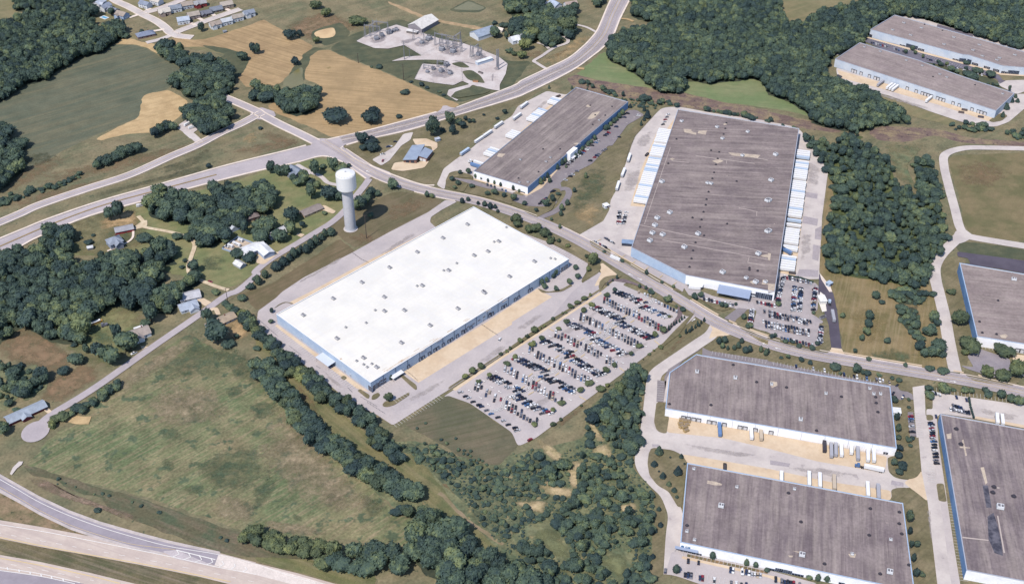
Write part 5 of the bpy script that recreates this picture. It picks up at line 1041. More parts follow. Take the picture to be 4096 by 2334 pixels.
def trees(where, adj, spec, kind='broad', m=None, group=None, frm='from the left', one=None):
    """spec '@cr x ybottom width height ...' as seen on the survey sheets; labels count along the list"""
    col = '@00'; buf = []; items = []
    for t in spec.split():
        if t[0] == '@': col = t; continue
        buf.append(float(t))
        if len(buf) == 4: items.append((col, *buf)); buf = []
    noun = {'broad': 'tree', 'cone': 'conifer', 'column': 'tree', 'shrub': 'bush'}[kind]
    for k, (c, x, yb, w_, h) in enumerate(items):
        px = P(f'{c} {x} {yb}')[0]; k1 = mpp(px); g0 = G(px); dep = math.atan2(CAM_H, g0.y)
        rad = w_ * k1 / 2 * 1.04; H = max(w_ * k1 * .55, (h * k1 - rad * .7 * math.sin(dep)) / math.cos(dep))
        g = g0 + Vector((0, rad * .75, 0))
        lab = one if (one and len(items) == 1) else (f'{adj} {noun}, {ordn(k)} {frm} {where}' if len(items) > 1 else f'{adj} {noun} {where}')
        if len(lab.split()) > 16: lab = f'{adj} {noun}, {ordn(k)} {where}'
        tree(g.x, g.y, rad, H, kind, lab, group or (f'{noun}s {where}' if len(items) > 1 else None), m, False, 'young_tree' if adj.startswith('small') and noun == 'tree' else None)
def hedge(s, width, step, rr, hh, label, group, m=None, kind='broad', rows=2):
    ln = spline(W(s, hh[1] * .45), 8); L = [0]
    for i in range(1, len(ln)): L.append(L[-1] + (ln[i] - ln[i - 1]).length)
    for row in range(rows):
        d = step * (row / rows)
        while d < L[-1]:
            i = max(j for j in range(len(L)) if L[j] <= d); i = min(i, len(ln) - 2); t = (d - L[i]) / max(1e-6, L[i + 1] - L[i]); p = ln[i].lerp(ln[i + 1], t)
            u = (ln[i + 1] - ln[i]).normalized(); o = ((row + .5) / rows - .5) * width + rng.uniform(-1, 1) * width * .12
            x, y = p.x - u.y * o, p.y + u.x * o
            tree(x, y, rng.uniform(*rr) * 1.0, rng.uniform(*hh) * .9, kind, label, group, m or rng.choice((FOL, FOL, FOL, FOL3, FOL2)), True, 'hedgerow_tree'); d += step * rng.uniform(.8, 1.2)

# woods: one object each, crowns set out by geometry nodes
proto = bpy.data.collections.new('wood_crowns')
for k in range(6):
    o = bpy.data.objects.new('wood_crown', crown_mesh('wood_crown', 300 + k, 'broad', 3, 320)); proto.objects.link(o)
for k in range(2):
    o = bpy.data.objects.new('wood_crown', crown_mesh('wood_crown', 340 + k, 'shrub', 3, 240)); proto.objects.link(o)
def wood_nodes(name, coll):
    ng = bpy.data.node_groups.new(name, 'GeometryNodeTree'); ng.interface.new_socket('Geometry', in_out='INPUT', socket_type='NodeSocketGeometry'); ng.interface.new_socket('Geometry', in_out='OUTPUT', socket_type='NodeSocketGeometry')
    N, L = ng.nodes, ng.links; gi, go = N.new('NodeGroupInput'), N.new('NodeGroupOutput'); ci = N.new('GeometryNodeCollectionInfo'); ci.inputs['Collection'].default_value = coll
    ci.inputs['Separate Children'].default_value = True; ci.inputs['Reset Children'].default_value = True
    ip = N.new('GeometryNodeInstanceOnPoints'); ip.inputs['Pick Instance'].default_value = True
    L.new(gi.outputs[0], ip.inputs['Points']); L.new(ci.outputs[0], ip.inputs['Instance'])
    for nm, ty, sock in (('size', 'FLOAT_VECTOR', 'Scale'), ('turn', 'FLOAT_VECTOR', 'Rotation'), ('pick', 'INT', 'Instance Index')):
        a = N.new('GeometryNodeInputNamedAttribute'); a.data_type = ty; a.inputs[0].default_value = nm; L.new(a.outputs[0], ip.inputs[sock])
    L.new(ip.outputs[0], go.inputs[0]); return ng
WN = wood_nodes('wood_scatter', proto)
NW = [0]
def wood(name, label, cat, polys, step, rr, hr, zref=7, shrub=.0, skip=0., holes=(), floor=FLOOR, base=None, pick=None, ng=None):
    pts = []
    for s in polys:
        poly = [(p.x, p.y) for p in W(s, zref)]; hol = [[((p.x - sum(q.x for q in w_) / len(w_)) * 1.4 + sum(q.x for q in w_) / len(w_), (p.y - sum(q.y for q in w_) / len(w_)) * 1.4 + sum(q.y for q in w_) / len(w_)) for p in w_] for w_ in (W(h) for h in holes)]
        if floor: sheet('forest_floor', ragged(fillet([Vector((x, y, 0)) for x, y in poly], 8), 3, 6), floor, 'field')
        xs = [q[0] for q in poly]; ys = [q[1] for q in poly]; y = min(ys); odd = 0
        while y < max(ys):
            x = min(xs) + (step / 2 if odd else 0)
            while x < max(xs):
                px, py = x + rng.uniform(-.38, .38) * step, y + rng.uniform(-.38, .38) * step
                if inside(px, py, poly) and rng.random() >= skip and not any(inside(px, py, h) for h in hol) and (py > 380): pts.append((px, py))
                x += step
            y += step * .87; odd ^= 1
    me = bpy.data.meshes.new(name); n = len(pts); NW[0] += n
    me.vertices.add(n); me.vertices.foreach_set('co', np.array([(x, y, .1) for x, y in pts], 'f').ravel())
    size, turn, pk = [], [], []
    for x, y in pts:
        big = rng.choice((.72, .9, 1, 1, 1.15, 1.3)) + .3 * noise.noise(Vector((x, y, 0)) * .02); sh = rng.random() < shrub; r = rng.uniform(*rr) * big
        if sh: r *= .7; size.append((r, r, r * rng.uniform(1.0, 1.5))); pk.append(rng.randint(6, 7))
        else: size.append((r * rng.uniform(.8, 1.2), r * rng.uniform(.8, 1.2), rng.uniform(*hr) * (.5 + .5 * big))); pk.append(rng.randint(0, 5))
        turn.append((rng.gauss(0, .14), rng.gauss(0, .14), rng.uniform(0, 6.28)))
    for nm, ty, dat, key in (('size', 'FLOAT_VECTOR', size, 'vector'), ('turn', 'FLOAT_VECTOR', turn, 'vector'), ('pick', 'INT', pk, 'value')):
        a = me.attributes.new(nm, ty, 'POINT'); a.data.foreach_set(key, np.array(dat, 'f' if ty != 'INT' else 'i').ravel())
    o = bpy.data.objects.new(name, me); COL.objects.link(o); md = o.modifiers.new('scatter', 'NODES'); md.node_group = ng or WN
    return tag(o, label, cat, None, 'stuff')

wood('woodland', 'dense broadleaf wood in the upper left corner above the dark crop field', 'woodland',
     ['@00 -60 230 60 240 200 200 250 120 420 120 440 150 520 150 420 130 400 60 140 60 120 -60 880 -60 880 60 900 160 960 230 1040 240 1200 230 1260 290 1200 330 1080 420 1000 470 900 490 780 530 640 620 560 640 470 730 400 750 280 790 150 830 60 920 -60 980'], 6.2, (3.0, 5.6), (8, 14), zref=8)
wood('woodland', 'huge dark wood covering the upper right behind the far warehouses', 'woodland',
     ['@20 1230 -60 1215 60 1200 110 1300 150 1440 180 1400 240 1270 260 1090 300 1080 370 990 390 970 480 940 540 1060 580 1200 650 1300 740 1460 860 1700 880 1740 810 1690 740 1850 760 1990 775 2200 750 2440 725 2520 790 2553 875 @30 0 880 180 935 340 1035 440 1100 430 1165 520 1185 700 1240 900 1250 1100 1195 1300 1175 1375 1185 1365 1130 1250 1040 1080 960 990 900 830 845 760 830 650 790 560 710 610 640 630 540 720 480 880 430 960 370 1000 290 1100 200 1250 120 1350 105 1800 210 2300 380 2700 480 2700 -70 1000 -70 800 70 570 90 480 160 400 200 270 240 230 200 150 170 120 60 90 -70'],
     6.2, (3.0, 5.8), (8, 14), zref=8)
wood('woodland', 'square wood between the biggest warehouse and the pale winding access road', 'woodland',
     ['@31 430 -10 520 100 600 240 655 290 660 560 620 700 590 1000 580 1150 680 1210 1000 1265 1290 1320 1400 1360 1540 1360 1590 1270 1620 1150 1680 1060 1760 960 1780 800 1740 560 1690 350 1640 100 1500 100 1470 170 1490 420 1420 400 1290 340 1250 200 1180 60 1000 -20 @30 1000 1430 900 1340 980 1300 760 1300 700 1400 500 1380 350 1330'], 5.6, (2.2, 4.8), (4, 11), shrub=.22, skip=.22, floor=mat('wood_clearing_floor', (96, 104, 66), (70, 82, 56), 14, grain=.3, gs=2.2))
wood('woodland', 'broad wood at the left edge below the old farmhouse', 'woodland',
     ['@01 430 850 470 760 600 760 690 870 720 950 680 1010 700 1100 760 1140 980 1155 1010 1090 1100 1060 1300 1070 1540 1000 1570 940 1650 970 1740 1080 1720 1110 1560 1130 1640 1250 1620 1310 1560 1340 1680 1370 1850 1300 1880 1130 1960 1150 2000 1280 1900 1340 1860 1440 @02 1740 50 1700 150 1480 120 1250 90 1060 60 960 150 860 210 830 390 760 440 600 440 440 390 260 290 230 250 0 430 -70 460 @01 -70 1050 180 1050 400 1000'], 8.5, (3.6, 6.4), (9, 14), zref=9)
wood('woodland', 'dark tree mass hugging the left edge beside the crop field', 'woodland', ['@00 -70 1190 40 1200 110 1300 20 1380 -70 1390', '@01 -70 -90 200 -70 260 -30 150 60 250 170 130 270 40 360 -70 420'], 8, (4.5, 6.5), (10, 14))
wood('woodland', 'cluster of big old trees shading the yards above the curved gravel drive', 'woodland',
     ['@01 1450 500 1480 440 1600 440 1660 500 1800 500 2000 510 2130 580 2120 360 2200 320 2300 340 2400 430 2570 470 2570 600 2480 640 2440 740 2420 860 2350 760 2200 780 2200 900 2150 960 2000 950 1920 860 1900 740 1760 690 1600 690 1480 640', '@11 0 400 100 410 180 470 150 640 80 660 0 600', '@11 0 740 90 760 120 860 60 960 0 960'], 8.5, (4.6, 6.8), (10, 15), skip=.1)
wood('woodland', 'thick wood along the bottom edge right of the hayfield corner', 'woodland',
     ['@13 1600 830 1800 800 1960 850 2080 890 2200 1040 2250 1120 2350 1190 2553 1250 @23 100 1290 330 1470 @13 1860 1470 1850 1340 1700 1290 1600 1190 1520 1090 1540 940'], 7.6, (3.8, 6.8), (10, 16), zref=8)
HOLES = ['@23 820 110 960 60 960 190 830 180', '@23 560 300 700 260 640 380 650 500 600 460', '@23 300 480 600 520 560 590 420 580', '@23 50 650 320 640 280 740 150 700', '@22 750 1260 800 1300 900 1456 840 1456', '@23 280 40 460 140 480 230 360 180', '@23 1100 680 1230 650 1200 740 1090 720', '@23 860 1210 1050 1140 1160 1180 1140 1330 1050 1400 960 1300', '@23 200 950 400 900 540 1080 560 1200 440 1180 330 1080']
wood('woodland', 'scrubby open wood with sandy clearings between the crowded car park and lower warehouse', 'woodland',
     ['@23 620 120 760 0 @22 740 1220 900 1050 1060 900 1160 810 1300 750 1330 900 1290 1100 1270 1456 @23 1200 180 1200 330 1360 450 1420 560 1400 800 1430 900 1390 1050 1370 1200 1380 1330 1360 1470 340 1470 100 1290 @13 2553 1240 @23 0 1000 200 900 420 760 520 600 420 420 200 300 330 200'], 5.2, (1.6, 4.2), (2.6, 9), shrub=.4, skip=.18, holes=HOLES, floor=None)
wood('scrub_cover', 'loose low bushes over the weedy ground right of the ditch hedges', 'scrub',
     ['@13 1130 -20 1500 60 1800 60 2100 260 2400 320 @23 0 200 300 120 420 420 520 600 300 800 0 950 @13 2420 1060 2260 860 2080 640 1840 400 1560 170'], 4.6, (1.0, 3.2), (1.6, 5), zref=1, shrub=.65, skip=.2, holes=HOLES, floor=mat('scrub_floor', (116, 118, 80), (88, 98, 68), 12, grain=.36, gs=2.2, speck=(7, .6, (150, 136, 94))))
wood('scrub_cover', 'fine low weeds and brush carpeting the valley below the crowded car park', 'scrub',
     ['@13 1130 -20 1500 60 1800 60 2100 260 2400 320 2553 250 @23 0 150 300 120 620 120 760 0 @22 740 1220 900 1050 1060 900 1160 830 1290 780 1320 900 1270 1456 @23 1200 180 1200 330 1360 450 1420 560 1400 800 1430 900 1390 1050 1370 1200 1380 1330 1360 1470 340 1470 100 1290 @13 2420 1060 2260 860 2080 640 1840 400 1560 170'], 3.1, (.6, 1.5), (.7, 2.0), zref=0, shrub=1, skip=.35, holes=HOLES, floor=None)
wood('scrub_cover', 'dark bushes along the dead scrub strip behind the two upper warehouses', 'scrub',
     ['@20 1120 980 1300 960 1500 1000 1600 1000 1740 1060 1560 1050 1440 1070 1200 1060', '@20 1800 1080 2150 1090 2230 1130 2553 1180 @30 0 1190 300 1270 200 1260 0 1215 @20 2553 1215 2000 1120', '@30 1830 1240 1950 1215 2250 1245 2290 1280 2100 1310 1850 1280', '@30 2370 1290 2600 1270 2600 1390 2450 1370 2380 1350', '@20 640 770 700 790 900 860 1100 930 1120 970 900 920 700 830'], 5.5, (2, 3.6), (3, 6), zref=2, shrub=.6, skip=.2, floor=None)
wood('scrub_cover', 'band of low weeds and bushes on the bank above the slip road', 'scrub',
     ['@03 230 270 420 330 640 390 900 520 1100 560 1400 640 1700 760 1750 860 1500 780 1200 640 900 580 500 430 260 380', '@03 1900 850 2300 960 2500 1010 2553 1110 2300 1060 2000 960'], 6, (.9, 2.0), (1.2, 2.6), zref=1, shrub=1, skip=.5, floor=None)
wood('scrub_cover', 'rough bushes and saplings on the left edge above the blue-roofed ranch', 'scrub',
     ['@02 -40 650 100 680 240 720 330 690 370 760 480 860 470 920 360 1000 230 1070 160 1000 100 1130 0 1160 -40 1000'], 6.5, (2.2, 5), (4, 10), zref=3, shrub=.45, skip=.2, floor=WEEDS)
wood('scrub_cover', 'ragged hedge of bushes along the far side of the frontage road', 'scrub',
     ['@01 -30 520 160 470 340 420 480 380 640 340 820 250 840 270 660 380 480 430 300 480 100 560 -30 600'], 5, (2, 3.6), (3, 5.5), zref=2, shrub=.6, floor=None)
wood('grove', 'dark grove between the dark crop field and the upper hayfield', 'grove',
     ['@00 1550 460 1580 430 1650 420 1800 490 1950 560 2050 560 2200 600 2260 690 2330 750 2330 840 2230 910 2000 980 1850 920 1740 840 1730 770 1890 700 1880 650 1640 550'], 7.5, (4.2, 6), (9, 14))
wood('grove', 'triangular grove around the gravel pad beside the frontage road', 'grove', ['@00 1960 1010 2130 950 2280 1040 2310 1190 2200 1270 2040 1300 1960 1240 1850 1160 1790 1110'], 7.5, (4.2, 6), (9, 14))
wood('grove', 'round grove just below the green pond', 'grove', ['@10 220 1000 290 910 420 880 540 870 620 920 610 1030 520 1080 380 1110 250 1070', '@10 -60 830 20 820 60 870 190 860 270 890 210 950 60 970 -40 960'], 7.5, (4.2, 6), (9, 13))
wood('grove', 'trees sheltering the white farmhouse and garage left of the arterial road', 'grove',
     ['@20 30 190 200 150 340 180 500 150 600 200 620 290 580 360 480 340 470 400 400 440 310 420 260 350 200 390 140 400 40 320 0 300', '@20 -60 -60 260 -60 330 30 470 100 600 90 640 60 610 130 500 130 380 160 250 140 100 110 0 110 -60 60', '@10 2470 -60 2570 -60 2570 70 2480 50', '@20 830 -50 920 -50 900 20 840 30'], 8, (4.4, 6.6), (9, 14), skip=.05)
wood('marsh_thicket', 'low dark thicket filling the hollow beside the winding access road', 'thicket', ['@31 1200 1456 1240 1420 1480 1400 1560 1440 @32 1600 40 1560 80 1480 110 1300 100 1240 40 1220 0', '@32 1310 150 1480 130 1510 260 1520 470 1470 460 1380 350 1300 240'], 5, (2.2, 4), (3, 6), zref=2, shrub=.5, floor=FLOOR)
HG = 'trees of the ditch hedges'
hedge('@12 40 690 130 830 230 960 350 1110 470 1240 560 1370 640 1456 @13 800 80 920 170 1010 270 1130 340 1190 390', 15, 11, (4.6, 7), (9, 15), 'dark tree in the thick diagonal hedge between the big hayfield and ditch', 'trees of the lower ditch hedge, shared')
hedge('@13 1260 400 1380 450 1480 530 1560 620', 16, 11, (4.8, 7), (9, 14), 'dark tree in the broad clump on the hayfield\'s right edge', 'trees on the hayfield edge, shared')
hedge('@13 1430 690 1560 730 1740 740 1880 830', 9, 10, (3, 4.6), (5, 9), 'low tree in the thin hedge above the bottom wood', 'trees of the thin hedge, shared')
hedge('@12 260 600 330 690 420 790 520 840 620 940 700 1030 860 1100 960 1180 1080 1250 1150 1360 1230 1430', 11, 9.5, (3.6, 5.6), (8, 13), 'dark tree in the upper hedge beside the white-roofed warehouse car bays', 'trees of the upper ditch hedge, shared')
hedge('@13 1180 20 1300 110 1420 190 1520 240', 9, 9.5, (3.2, 5), (6, 11), 'tree in the short hedge below the detention basin', 'trees of the short hedge, shared')
hedge('@02 2420 210 2520 360 @12 20 380 100 480 190 540', 8, 9, (3.4, 5), (7, 11), 'tree in the hedge at the left corner of the white-roofed warehouse', 'trees at the warehouse corner, shared')
hedge('@03 2460 960 2553 990 @13 110 1030 300 1070 480 1100 660 1100', 11, 9.5, (4, 5.6), (7, 11), 'olive tree in the low hedge along the foot of the hayfield', 'trees along the hayfield foot, shared', FOL2)
hedge('@13 680 1180 800 1160 950 1190 1100 1190 1280 1190 1420 1170 1540 1180', 22, 12, (5.2, 7.8), (11, 16), 'large dark tree in the wide belt between hayfield and motorway', 'trees of the motorway belt, shared')
hedge('@01 960 170 1080 130 1200 60 1300 20 1400 -20', 9, 9, (4, 5.6), (8, 12), 'tree in the hedge between crop field and frontage road', 'trees of the frontage hedge, shared', None)
hedge('@00 1540 1320 1620 1270 1720 1240', 8, 8, (4, 5.4), (8, 12), 'tree in the short hedge left of the gravel pad', 'trees left of the gravel pad, shared')
hedge('@02 700 1180 780 1150 880 1110 960 1050 1040 990 1120 940 1200 900', 7, 8, (2.8, 4.6), (4, 8), 'tree in the lane-side hedge above the turning circle', 'trees of the lane hedge, shared')
hedge('@22 1290 780 1200 860 1120 930 1100 1000 1000 1080 960 1150 870 1200 740 1220', 16, 9, (3.4, 5.2), (8, 13), 'tall tree in the narrow belt beside the crowded car park', 'trees of the car park belt, shared')

trees('in the row beside the lane', 'dark pointed', '@11 20 1400 70 110 90 1330 70 90 200 1260 110 100 270 1210 90 100 330 1165 70 90 375 1130 80 110 425 1090 60 70 450 1065 50 70 500 1085 80 100 545 1040 70 110 595 1005 80 110 650 955 70 80 685 920 60 90 745 910 100 90', 'column', FOL3)
trees('in the clump beside the water tower', 'dark bushy', '@11 1000 660 90 120 1040 650 110 140 1100 590 90 110 1130 540 70 100 1155 510 80 90 1210 515 60 60 1140 725 50 50', 'broad', FOL)
trees('along the curb above the tower field', 'dark round', '@11 1365 445 95 100 1705 520 45 60 1760 525 45 45')
trees('on the bank behind the white roof', 'small dark', '@11 2055 578 50 60 2115 560 45 45 2215 595 35 40 2280 615 55 60 2335 640 60 70 2385 635 40 50 2410 670 35 40 2553 760 40 60', 'column', FOL3)
trees('around the lower end of the long warehouse', 'small dark', '@11 1948 360 45 50 2115 290 45 65 2030 290 35 40 2010 400 45 50 1985 440 35 40 2150 430 50 40 2305 505 40 50 2382 500 55 65 2472 525 45 50 2553 540 30 50 @21 20 555 55 75 128 600 45 45 340 620 60 80 245 670 35 45 405 570 45 70 460 505 40 30', 'broad', FOL)
trees('against the white front of the long warehouse', 'little upright', '@11 2193 330 40 60 2250 345 30 40 2315 370 30 45 2378 390 30 45 2440 410 35 45 @21 12 450 35 55 70 470 30 35', 'column', FOL)
trees('along the blue wall of the long warehouse', 'dark upright', '@21 285 395 50 75 320 360 35 50 352 330 40 60 375 375 45 55 452 245 45 60 490 205 60 75 530 180 40 60 540 225 30 30 637 130 40 55 672 95 40 50 700 60 30 55 722 40 30 45 755 10 40 40 @20 762 1450 40 40 792 1440 40 45 825 1405 45 55 935 1310 50 60 960 1300 40 50 985 1265 40 45 1015 1240 40 60 1042 1215 40 45 1072 1190 45 60 1103 1160 50 65', 'column', FOL)
trees('on the grass between the two upper warehouses', 'small dark', '@21 735 330 40 65 622 470 40 55 552 600 50 65 495 655 55 75 487 705 45 60 393 750 30 40 477 835 35 55', 'column', FOL)
trees('left of the biggest warehouse\'s far end', 'dark pointed', '@20 1180 1080 35 45 1320 1115 35 60 1350 1190 60 90 1318 1210 35 40 1288 1260 25 60 1100 1005 25 30 750 905 20 30 597 895 25 40 370 890 25 40', 'cone', FOL3)
trees('on the curb beyond the white roof', 'green bushy', '@21 165 875 80 80 40 780 80 100 60 820 70 70 230 870 90 80 320 915 90 90 372 985 60 50 412 965 35 50 465 970 35 40 370 940 40 40 552 1020 40 40 742 1120 35 40 805 1205 100 120 763 1260 45 55', 'broad', FOL2)
trees('on islands by the white warehouse\'s right corner', 'small round', '@21 650 1335 50 60 572 1390 55 60 435 1310 35 70 410 1330 40 55 290 1400 50 80 340 1370 45 60 325 1430 55 55 440 1456 45 45 635 1240 60 45', 'broad', FOL)
trees('in the strip beside the park road curb', 'small green', '@21 1340 1295 40 55 1100 1170 40 30 920 1075 40 25 1610 1425 35 35 1495 1380 35 30 1272 1420 35 45 1335 1440 35 40 1045 1340 25 50 1003 1355 20 35 955 1400 18 45 1025 1456 50 40 1385 1456 40 30', 'column', FOL)
trees('along the planting strip above the crowded car park', 'small olive', '@12 1325 1105 80 85 2080 880 50 55 2160 830 65 65 2240 780 55 60 2440 640 30 30 2500 610 30 30 2535 580 30 35 @22 78 515 50 45 150 470 30 40 228 420 60 60 285 375 20 25 320 355 25 25 408 290 40 30 505 230 20 25 535 220 25 20 583 175 50 45 647 135 50 40 715 95 50 45 780 50 30 30', 'broad', FOL2)
trees('at row ends in the left half of the crowded car park', 'small olive', '@12 2222 925 40 45 2322 855 45 45 2500 745 55 50 @22 32 680 55 50 205 560 60 60 298 500 45 55 548 335 50 60 463 390 40 40 713 220 50 50 795 165 50 50 950 65 50 50', 'broad', FOL2)
trees('at row ends in the right half of the crowded car park', 'small olive', '@22 228 1345 55 30 410 1205 40 50 498 1140 65 45 678 1010 55 55 765 945 70 40 937 820 55 60 1020 760 50 45 1182 645 40 50 1270 565 55 45 1425 460 55 60 1568 265 25 28 1508 410 65 50', 'broad', FOL2)
trees('along the grass below the crowded car park', 'small olive', '@22 870 1000 80 45 950 955 35 45 1193 765 25 25 1372 635 30 25 1415 595 20 20 1480 570 45 35 1310 680 15 15 485 1290 35 35 403 1345 45 45 685 1145 25 25 1670 455 25 30', 'broad', FOL2)
trees('on the mulch beds by the car park entrance', 'narrow dark', '@22 1560 395 22 60 1583 365 16 50 1612 345 22 45 1636 325 20 45 1668 310 20 40 1690 290 20 50 1718 270 20 30 1733 425 26 60 1770 410 30 40 1790 395 26 60 1825 370 20 50 1848 345 20 60 1862 350 36 36 1884 325 20 45 1915 305 26 50', 'column', FOL3)
trees('between park road and crowded car park', 'round green', '@22 1640 160 26 30 1700 205 45 50 1555 120 65 70 1395 30 60 40', 'broad', FOL)
trees('before the biggest warehouse front', 'dark round', '@22 1820 85 55 70 1885 70 50 65 2095 165 40 60 2132 165 35 50 2228 145 25 35 2305 285 45 55 2375 360 60 40 2350 370 40 40 @32 40 475 50 45 70 455 30 45 105 155 45 50 175 525 40 40 305 565 50 35 445 595 55 40 490 535 45 40 455 225 40 30 240 520 40 30', 'broad', FOL)
trees('on the grass corner above the chamfered warehouse', 'dark pointed', '@22 2065 530 60 75 2122 520 65 75 2100 570 50 60 2150 585 30 50 2215 585 45 55 2257 570 50 70 2290 520 50 60 2330 620 70 70 2370 610 55 75 2480 610 45 70 2530 645 50 75 @32 0 620 25 60', 'column', FOL)
trees('along the strip above the chamfered warehouse bays', 'small dark', '@32 135 670 35 20 200 670 35 50 338 705 45 45 422 730 45 35 682 785 90 60 885 815 75 80 940 830 35 45 980 840 60 50 1110 850 45 25 1240 880 40 30 1300 905 50 40 720 830 30 30', 'broad', FOL)
trees('down the strip beside the chamfered warehouse end', 'dark low', '@32 1255 1120 55 60 1280 1300 40 80 1290 1410 40 90 1405 1100 30 30 1400 1170 30 25 @33 1300 40 50 50 1310 145 60 60 1300 220 60 65 1258 290 65 60 1330 310 70 45 1350 350 60 60 1318 385 60 50 1400 60 50 45 1440 35 40 35 1420 100 40 25', 'broad', FOL3)
trees('against the end wall of the signboard warehouse', 'dark round', '@33 1398 865 60 110 1408 990 35 85 1420 1120 30 75 1478 1110 50 55 1442 1265 40 90 1460 1410 50 90 1533 1405 50 50', 'broad', FOL3)
trees('along the front of the signboard warehouse', 'dark upright', '@23 2000 1225 65 75 2338 1290 55 75 2430 1305 55 65 1638 1370 75 90 2545 1350 60 30 @33 415 1420 70 50 497 1440 55 75 590 1450 70 80', 'column', FOL)
trees('on the grass left of the signboard warehouse', 'dark pointed', '@23 1465 190 75 95 1420 300 65 60 1688 215 40 45 1655 390 75 95 1505 420 60 65 1565 495 50 50 1618 555 50 50 1645 612 35 30 1465 735 45 45 1482 895 50 50 1430 950 40 40 1405 1210 50 50 1195 240 30 40 1175 180 55 50 1720 275 22 20 1465 350 20 18 1578 210 22 18', 'cone', FOL3)
trees('near the small car park right of the side road', 'dark round', '@32 1605 990 60 55 1752 1030 95 95 1850 1000 45 35 1972 1020 65 60 2025 1025 45 60 2168 1010 50 50 2200 1060 80 35 2328 1080 65 85 2418 1110 70 80 2492 1150 80 90 1612 1075 80 60', 'broad', FOL)
trees('along the right-hand side of the winding access road', 'large dark', '@32 1900 355 120 160 1835 35 70 50 2015 625 160 150 1970 640 55 60 2370 665 150 100 2188 885 110 115 2340 905 110 110 2500 875 130 165', 'broad', FOL2)
trees('on the field left of the winding access road', 'dark round', '@32 1080 85 65 80 1138 130 45 45 745 265 50 50 1005 290 70 90 1008 370 70 75 990 440 65 80 935 495 45 60 1195 520 55 60 865 615 35 50 1000 695 45 40 1655 315 75 120 1688 350 55 65 1620 450 110 100 1505 590 75 95 1570 665 80 90 1650 665 110 110 1700 600 120 110 1740 660 80 50 1370 755 40 35 1620 805 65 55 1745 825 85 55 1640 50 60 50', 'broad', FOL)
trees('beside the far slate car park', 'small dark', '@30 1440 515 45 45 1375 545 30 45 1465 550 30 40 1545 590 25 40 1705 640 35 35 1720 670 40 45 1783 665 30 40 1652 660 20 25 1980 655 55 35 1830 725 70 55 1885 740 35 45 1955 755 35 45 1975 705 40 35 2095 745 80 45 2235 785 85 60 2050 815 110 65 2195 850 25 25 2240 865 20 35 2285 865 35 25 2405 920 20 60', 'broad', FOL)
trees('at the near end of the dock warehouse', 'dark narrow', '@30 2470 985 30 40 2490 1030 40 40 2430 1030 50 50 2380 1100 60 60 2340 1180 35 55 2250 1180 20 30 1335 170 45 50', 'cone', FOL3)
trees('among the houses near the road junction', 'dark', '@11 140 290 70 130 220 310 90 110 300 320 90 120 370 370 70 80 430 410 100 90 490 400 80 160 545 400 70 70 590 320 90 160 660 240 60 50 770 270 90 140 850 290 110 90 930 220 35 45 550 545 100 160 610 440 70 80 720 570 140 160 800 560 120 120 850 560 80 100', 'broad', FOL)
trees('around the bungalows left of the lane', 'round green', '@11 365 780 125 150 345 900 95 140 235 985 120 130 468 825 50 70 60 960 130 110 115 930 55 75 50 840 110 110 680 690 50 35 160 835 35 40 120 745 30 30 172 745 30 40', 'broad', FOL)
trees('on the lawns beside the curved gravel drive', 'dark round', '@01 1190 740 100 180 1100 750 90 130 1430 965 115 80 1760 945 90 55 1870 960 75 85 1990 1030 85 90 2085 985 220 160 2250 970 80 60 2360 1130 110 100 2480 1180 110 90 1590 1130 130 180 1690 1140 110 110 1010 1145 55 80 880 995 70 35 1815 1230 40 35 1840 1165 35 40 930 905 35 25 805 930 28 25 2550 1360 60 60 2500 1440 70 60 2440 900 80 170', 'broad', FOL)
trees('along the lane in the lower left', 'round green', '@02 2160 540 190 210 2260 560 110 50 2070 305 85 140 1500 320 130 180 1440 345 80 60 1290 610 180 190 1175 510 80 170 975 680 110 160 1090 755 150 190 780 735 120 100 620 830 90 70 740 550 50 35 855 620 55 85 800 465 160 170 650 440 120 120 1010 145 60 90 925 205 70 70 2360 465 40 40 2430 90 70 60 2245 155 70 55 2290 200 80 70 2330 220 70 60 2440 320 100 110 2500 420 90 80 160 1200 60 45 2145 30 70 50 2140 1456 50 60', 'broad', FOL, frm='along the list from the right') if 0 else None
trees('in the lower left yards beside the lane', 'round green', '@02 30 1430 120 110 160 1205 60 45 620 830 90 70 650 440 120 120 740 550 50 35 775 735 120 100 800 465 160 170 855 620 55 85 925 205 70 70 975 680 110 160 1090 755 150 190 1175 510 80 170 1290 610 180 190 1440 345 80 60 1500 320 130 180 1670 165 130 90 2070 305 85 140 2145 30 70 50 2160 540 190 210 2245 155 70 55 2262 562 110 45 2290 200 80 70 2335 220 70 60 2360 465 40 40 2415 95 70 65', 'broad', FOL)
trees('at the wood\'s lower edge beside the mown lawn', 'rusty orange', '@02 1010 145 65 90', 'broad', FOLR)
trees('beside the turning circle at the lane end', 'dark low', '@02 540 1300 90 45 620 1290 120 60 520 1370 60 80', 'shrub', FOL2)
trees('on the upper hayfield', 'isolated dark', '@00 2535 550 60 110 2430 615 85 90 @10 10 550 60 100 345 410 95 105 435 370 50 65 390 660 70 75', 'broad', FOL3)
trees('on the cut hayfield above the junction', 'isolated dark', '@10 800 1240 190 150 1130 1250 150 130 1170 1190 100 120 1490 950 75 45 1430 1185 55 35', 'broad', FOL3)
trees('by the first bend above the substation', 'dark', '@10 590 105 100 85 690 180 80 90 600 440 60 70 1000 270 140 45', 'broad', FOL2)
trees('on the verge below the arterial road', 'dark', '@10 1765 1375 120 190 1935 1260 85 130 1965 1355 65 110 1865 1330 45 50 2010 1260 60 75 2065 1290 65 80 2090 1210 40 50 2125 1235 35 45 2165 1230 35 45 2480 1145 40 55 2408 1200 30 30 2270 1160 25 25 1060 1456 100 120 1150 1456 110 70 @11 1060 50 70 60 1150 70 90 80', 'broad', FOL3)
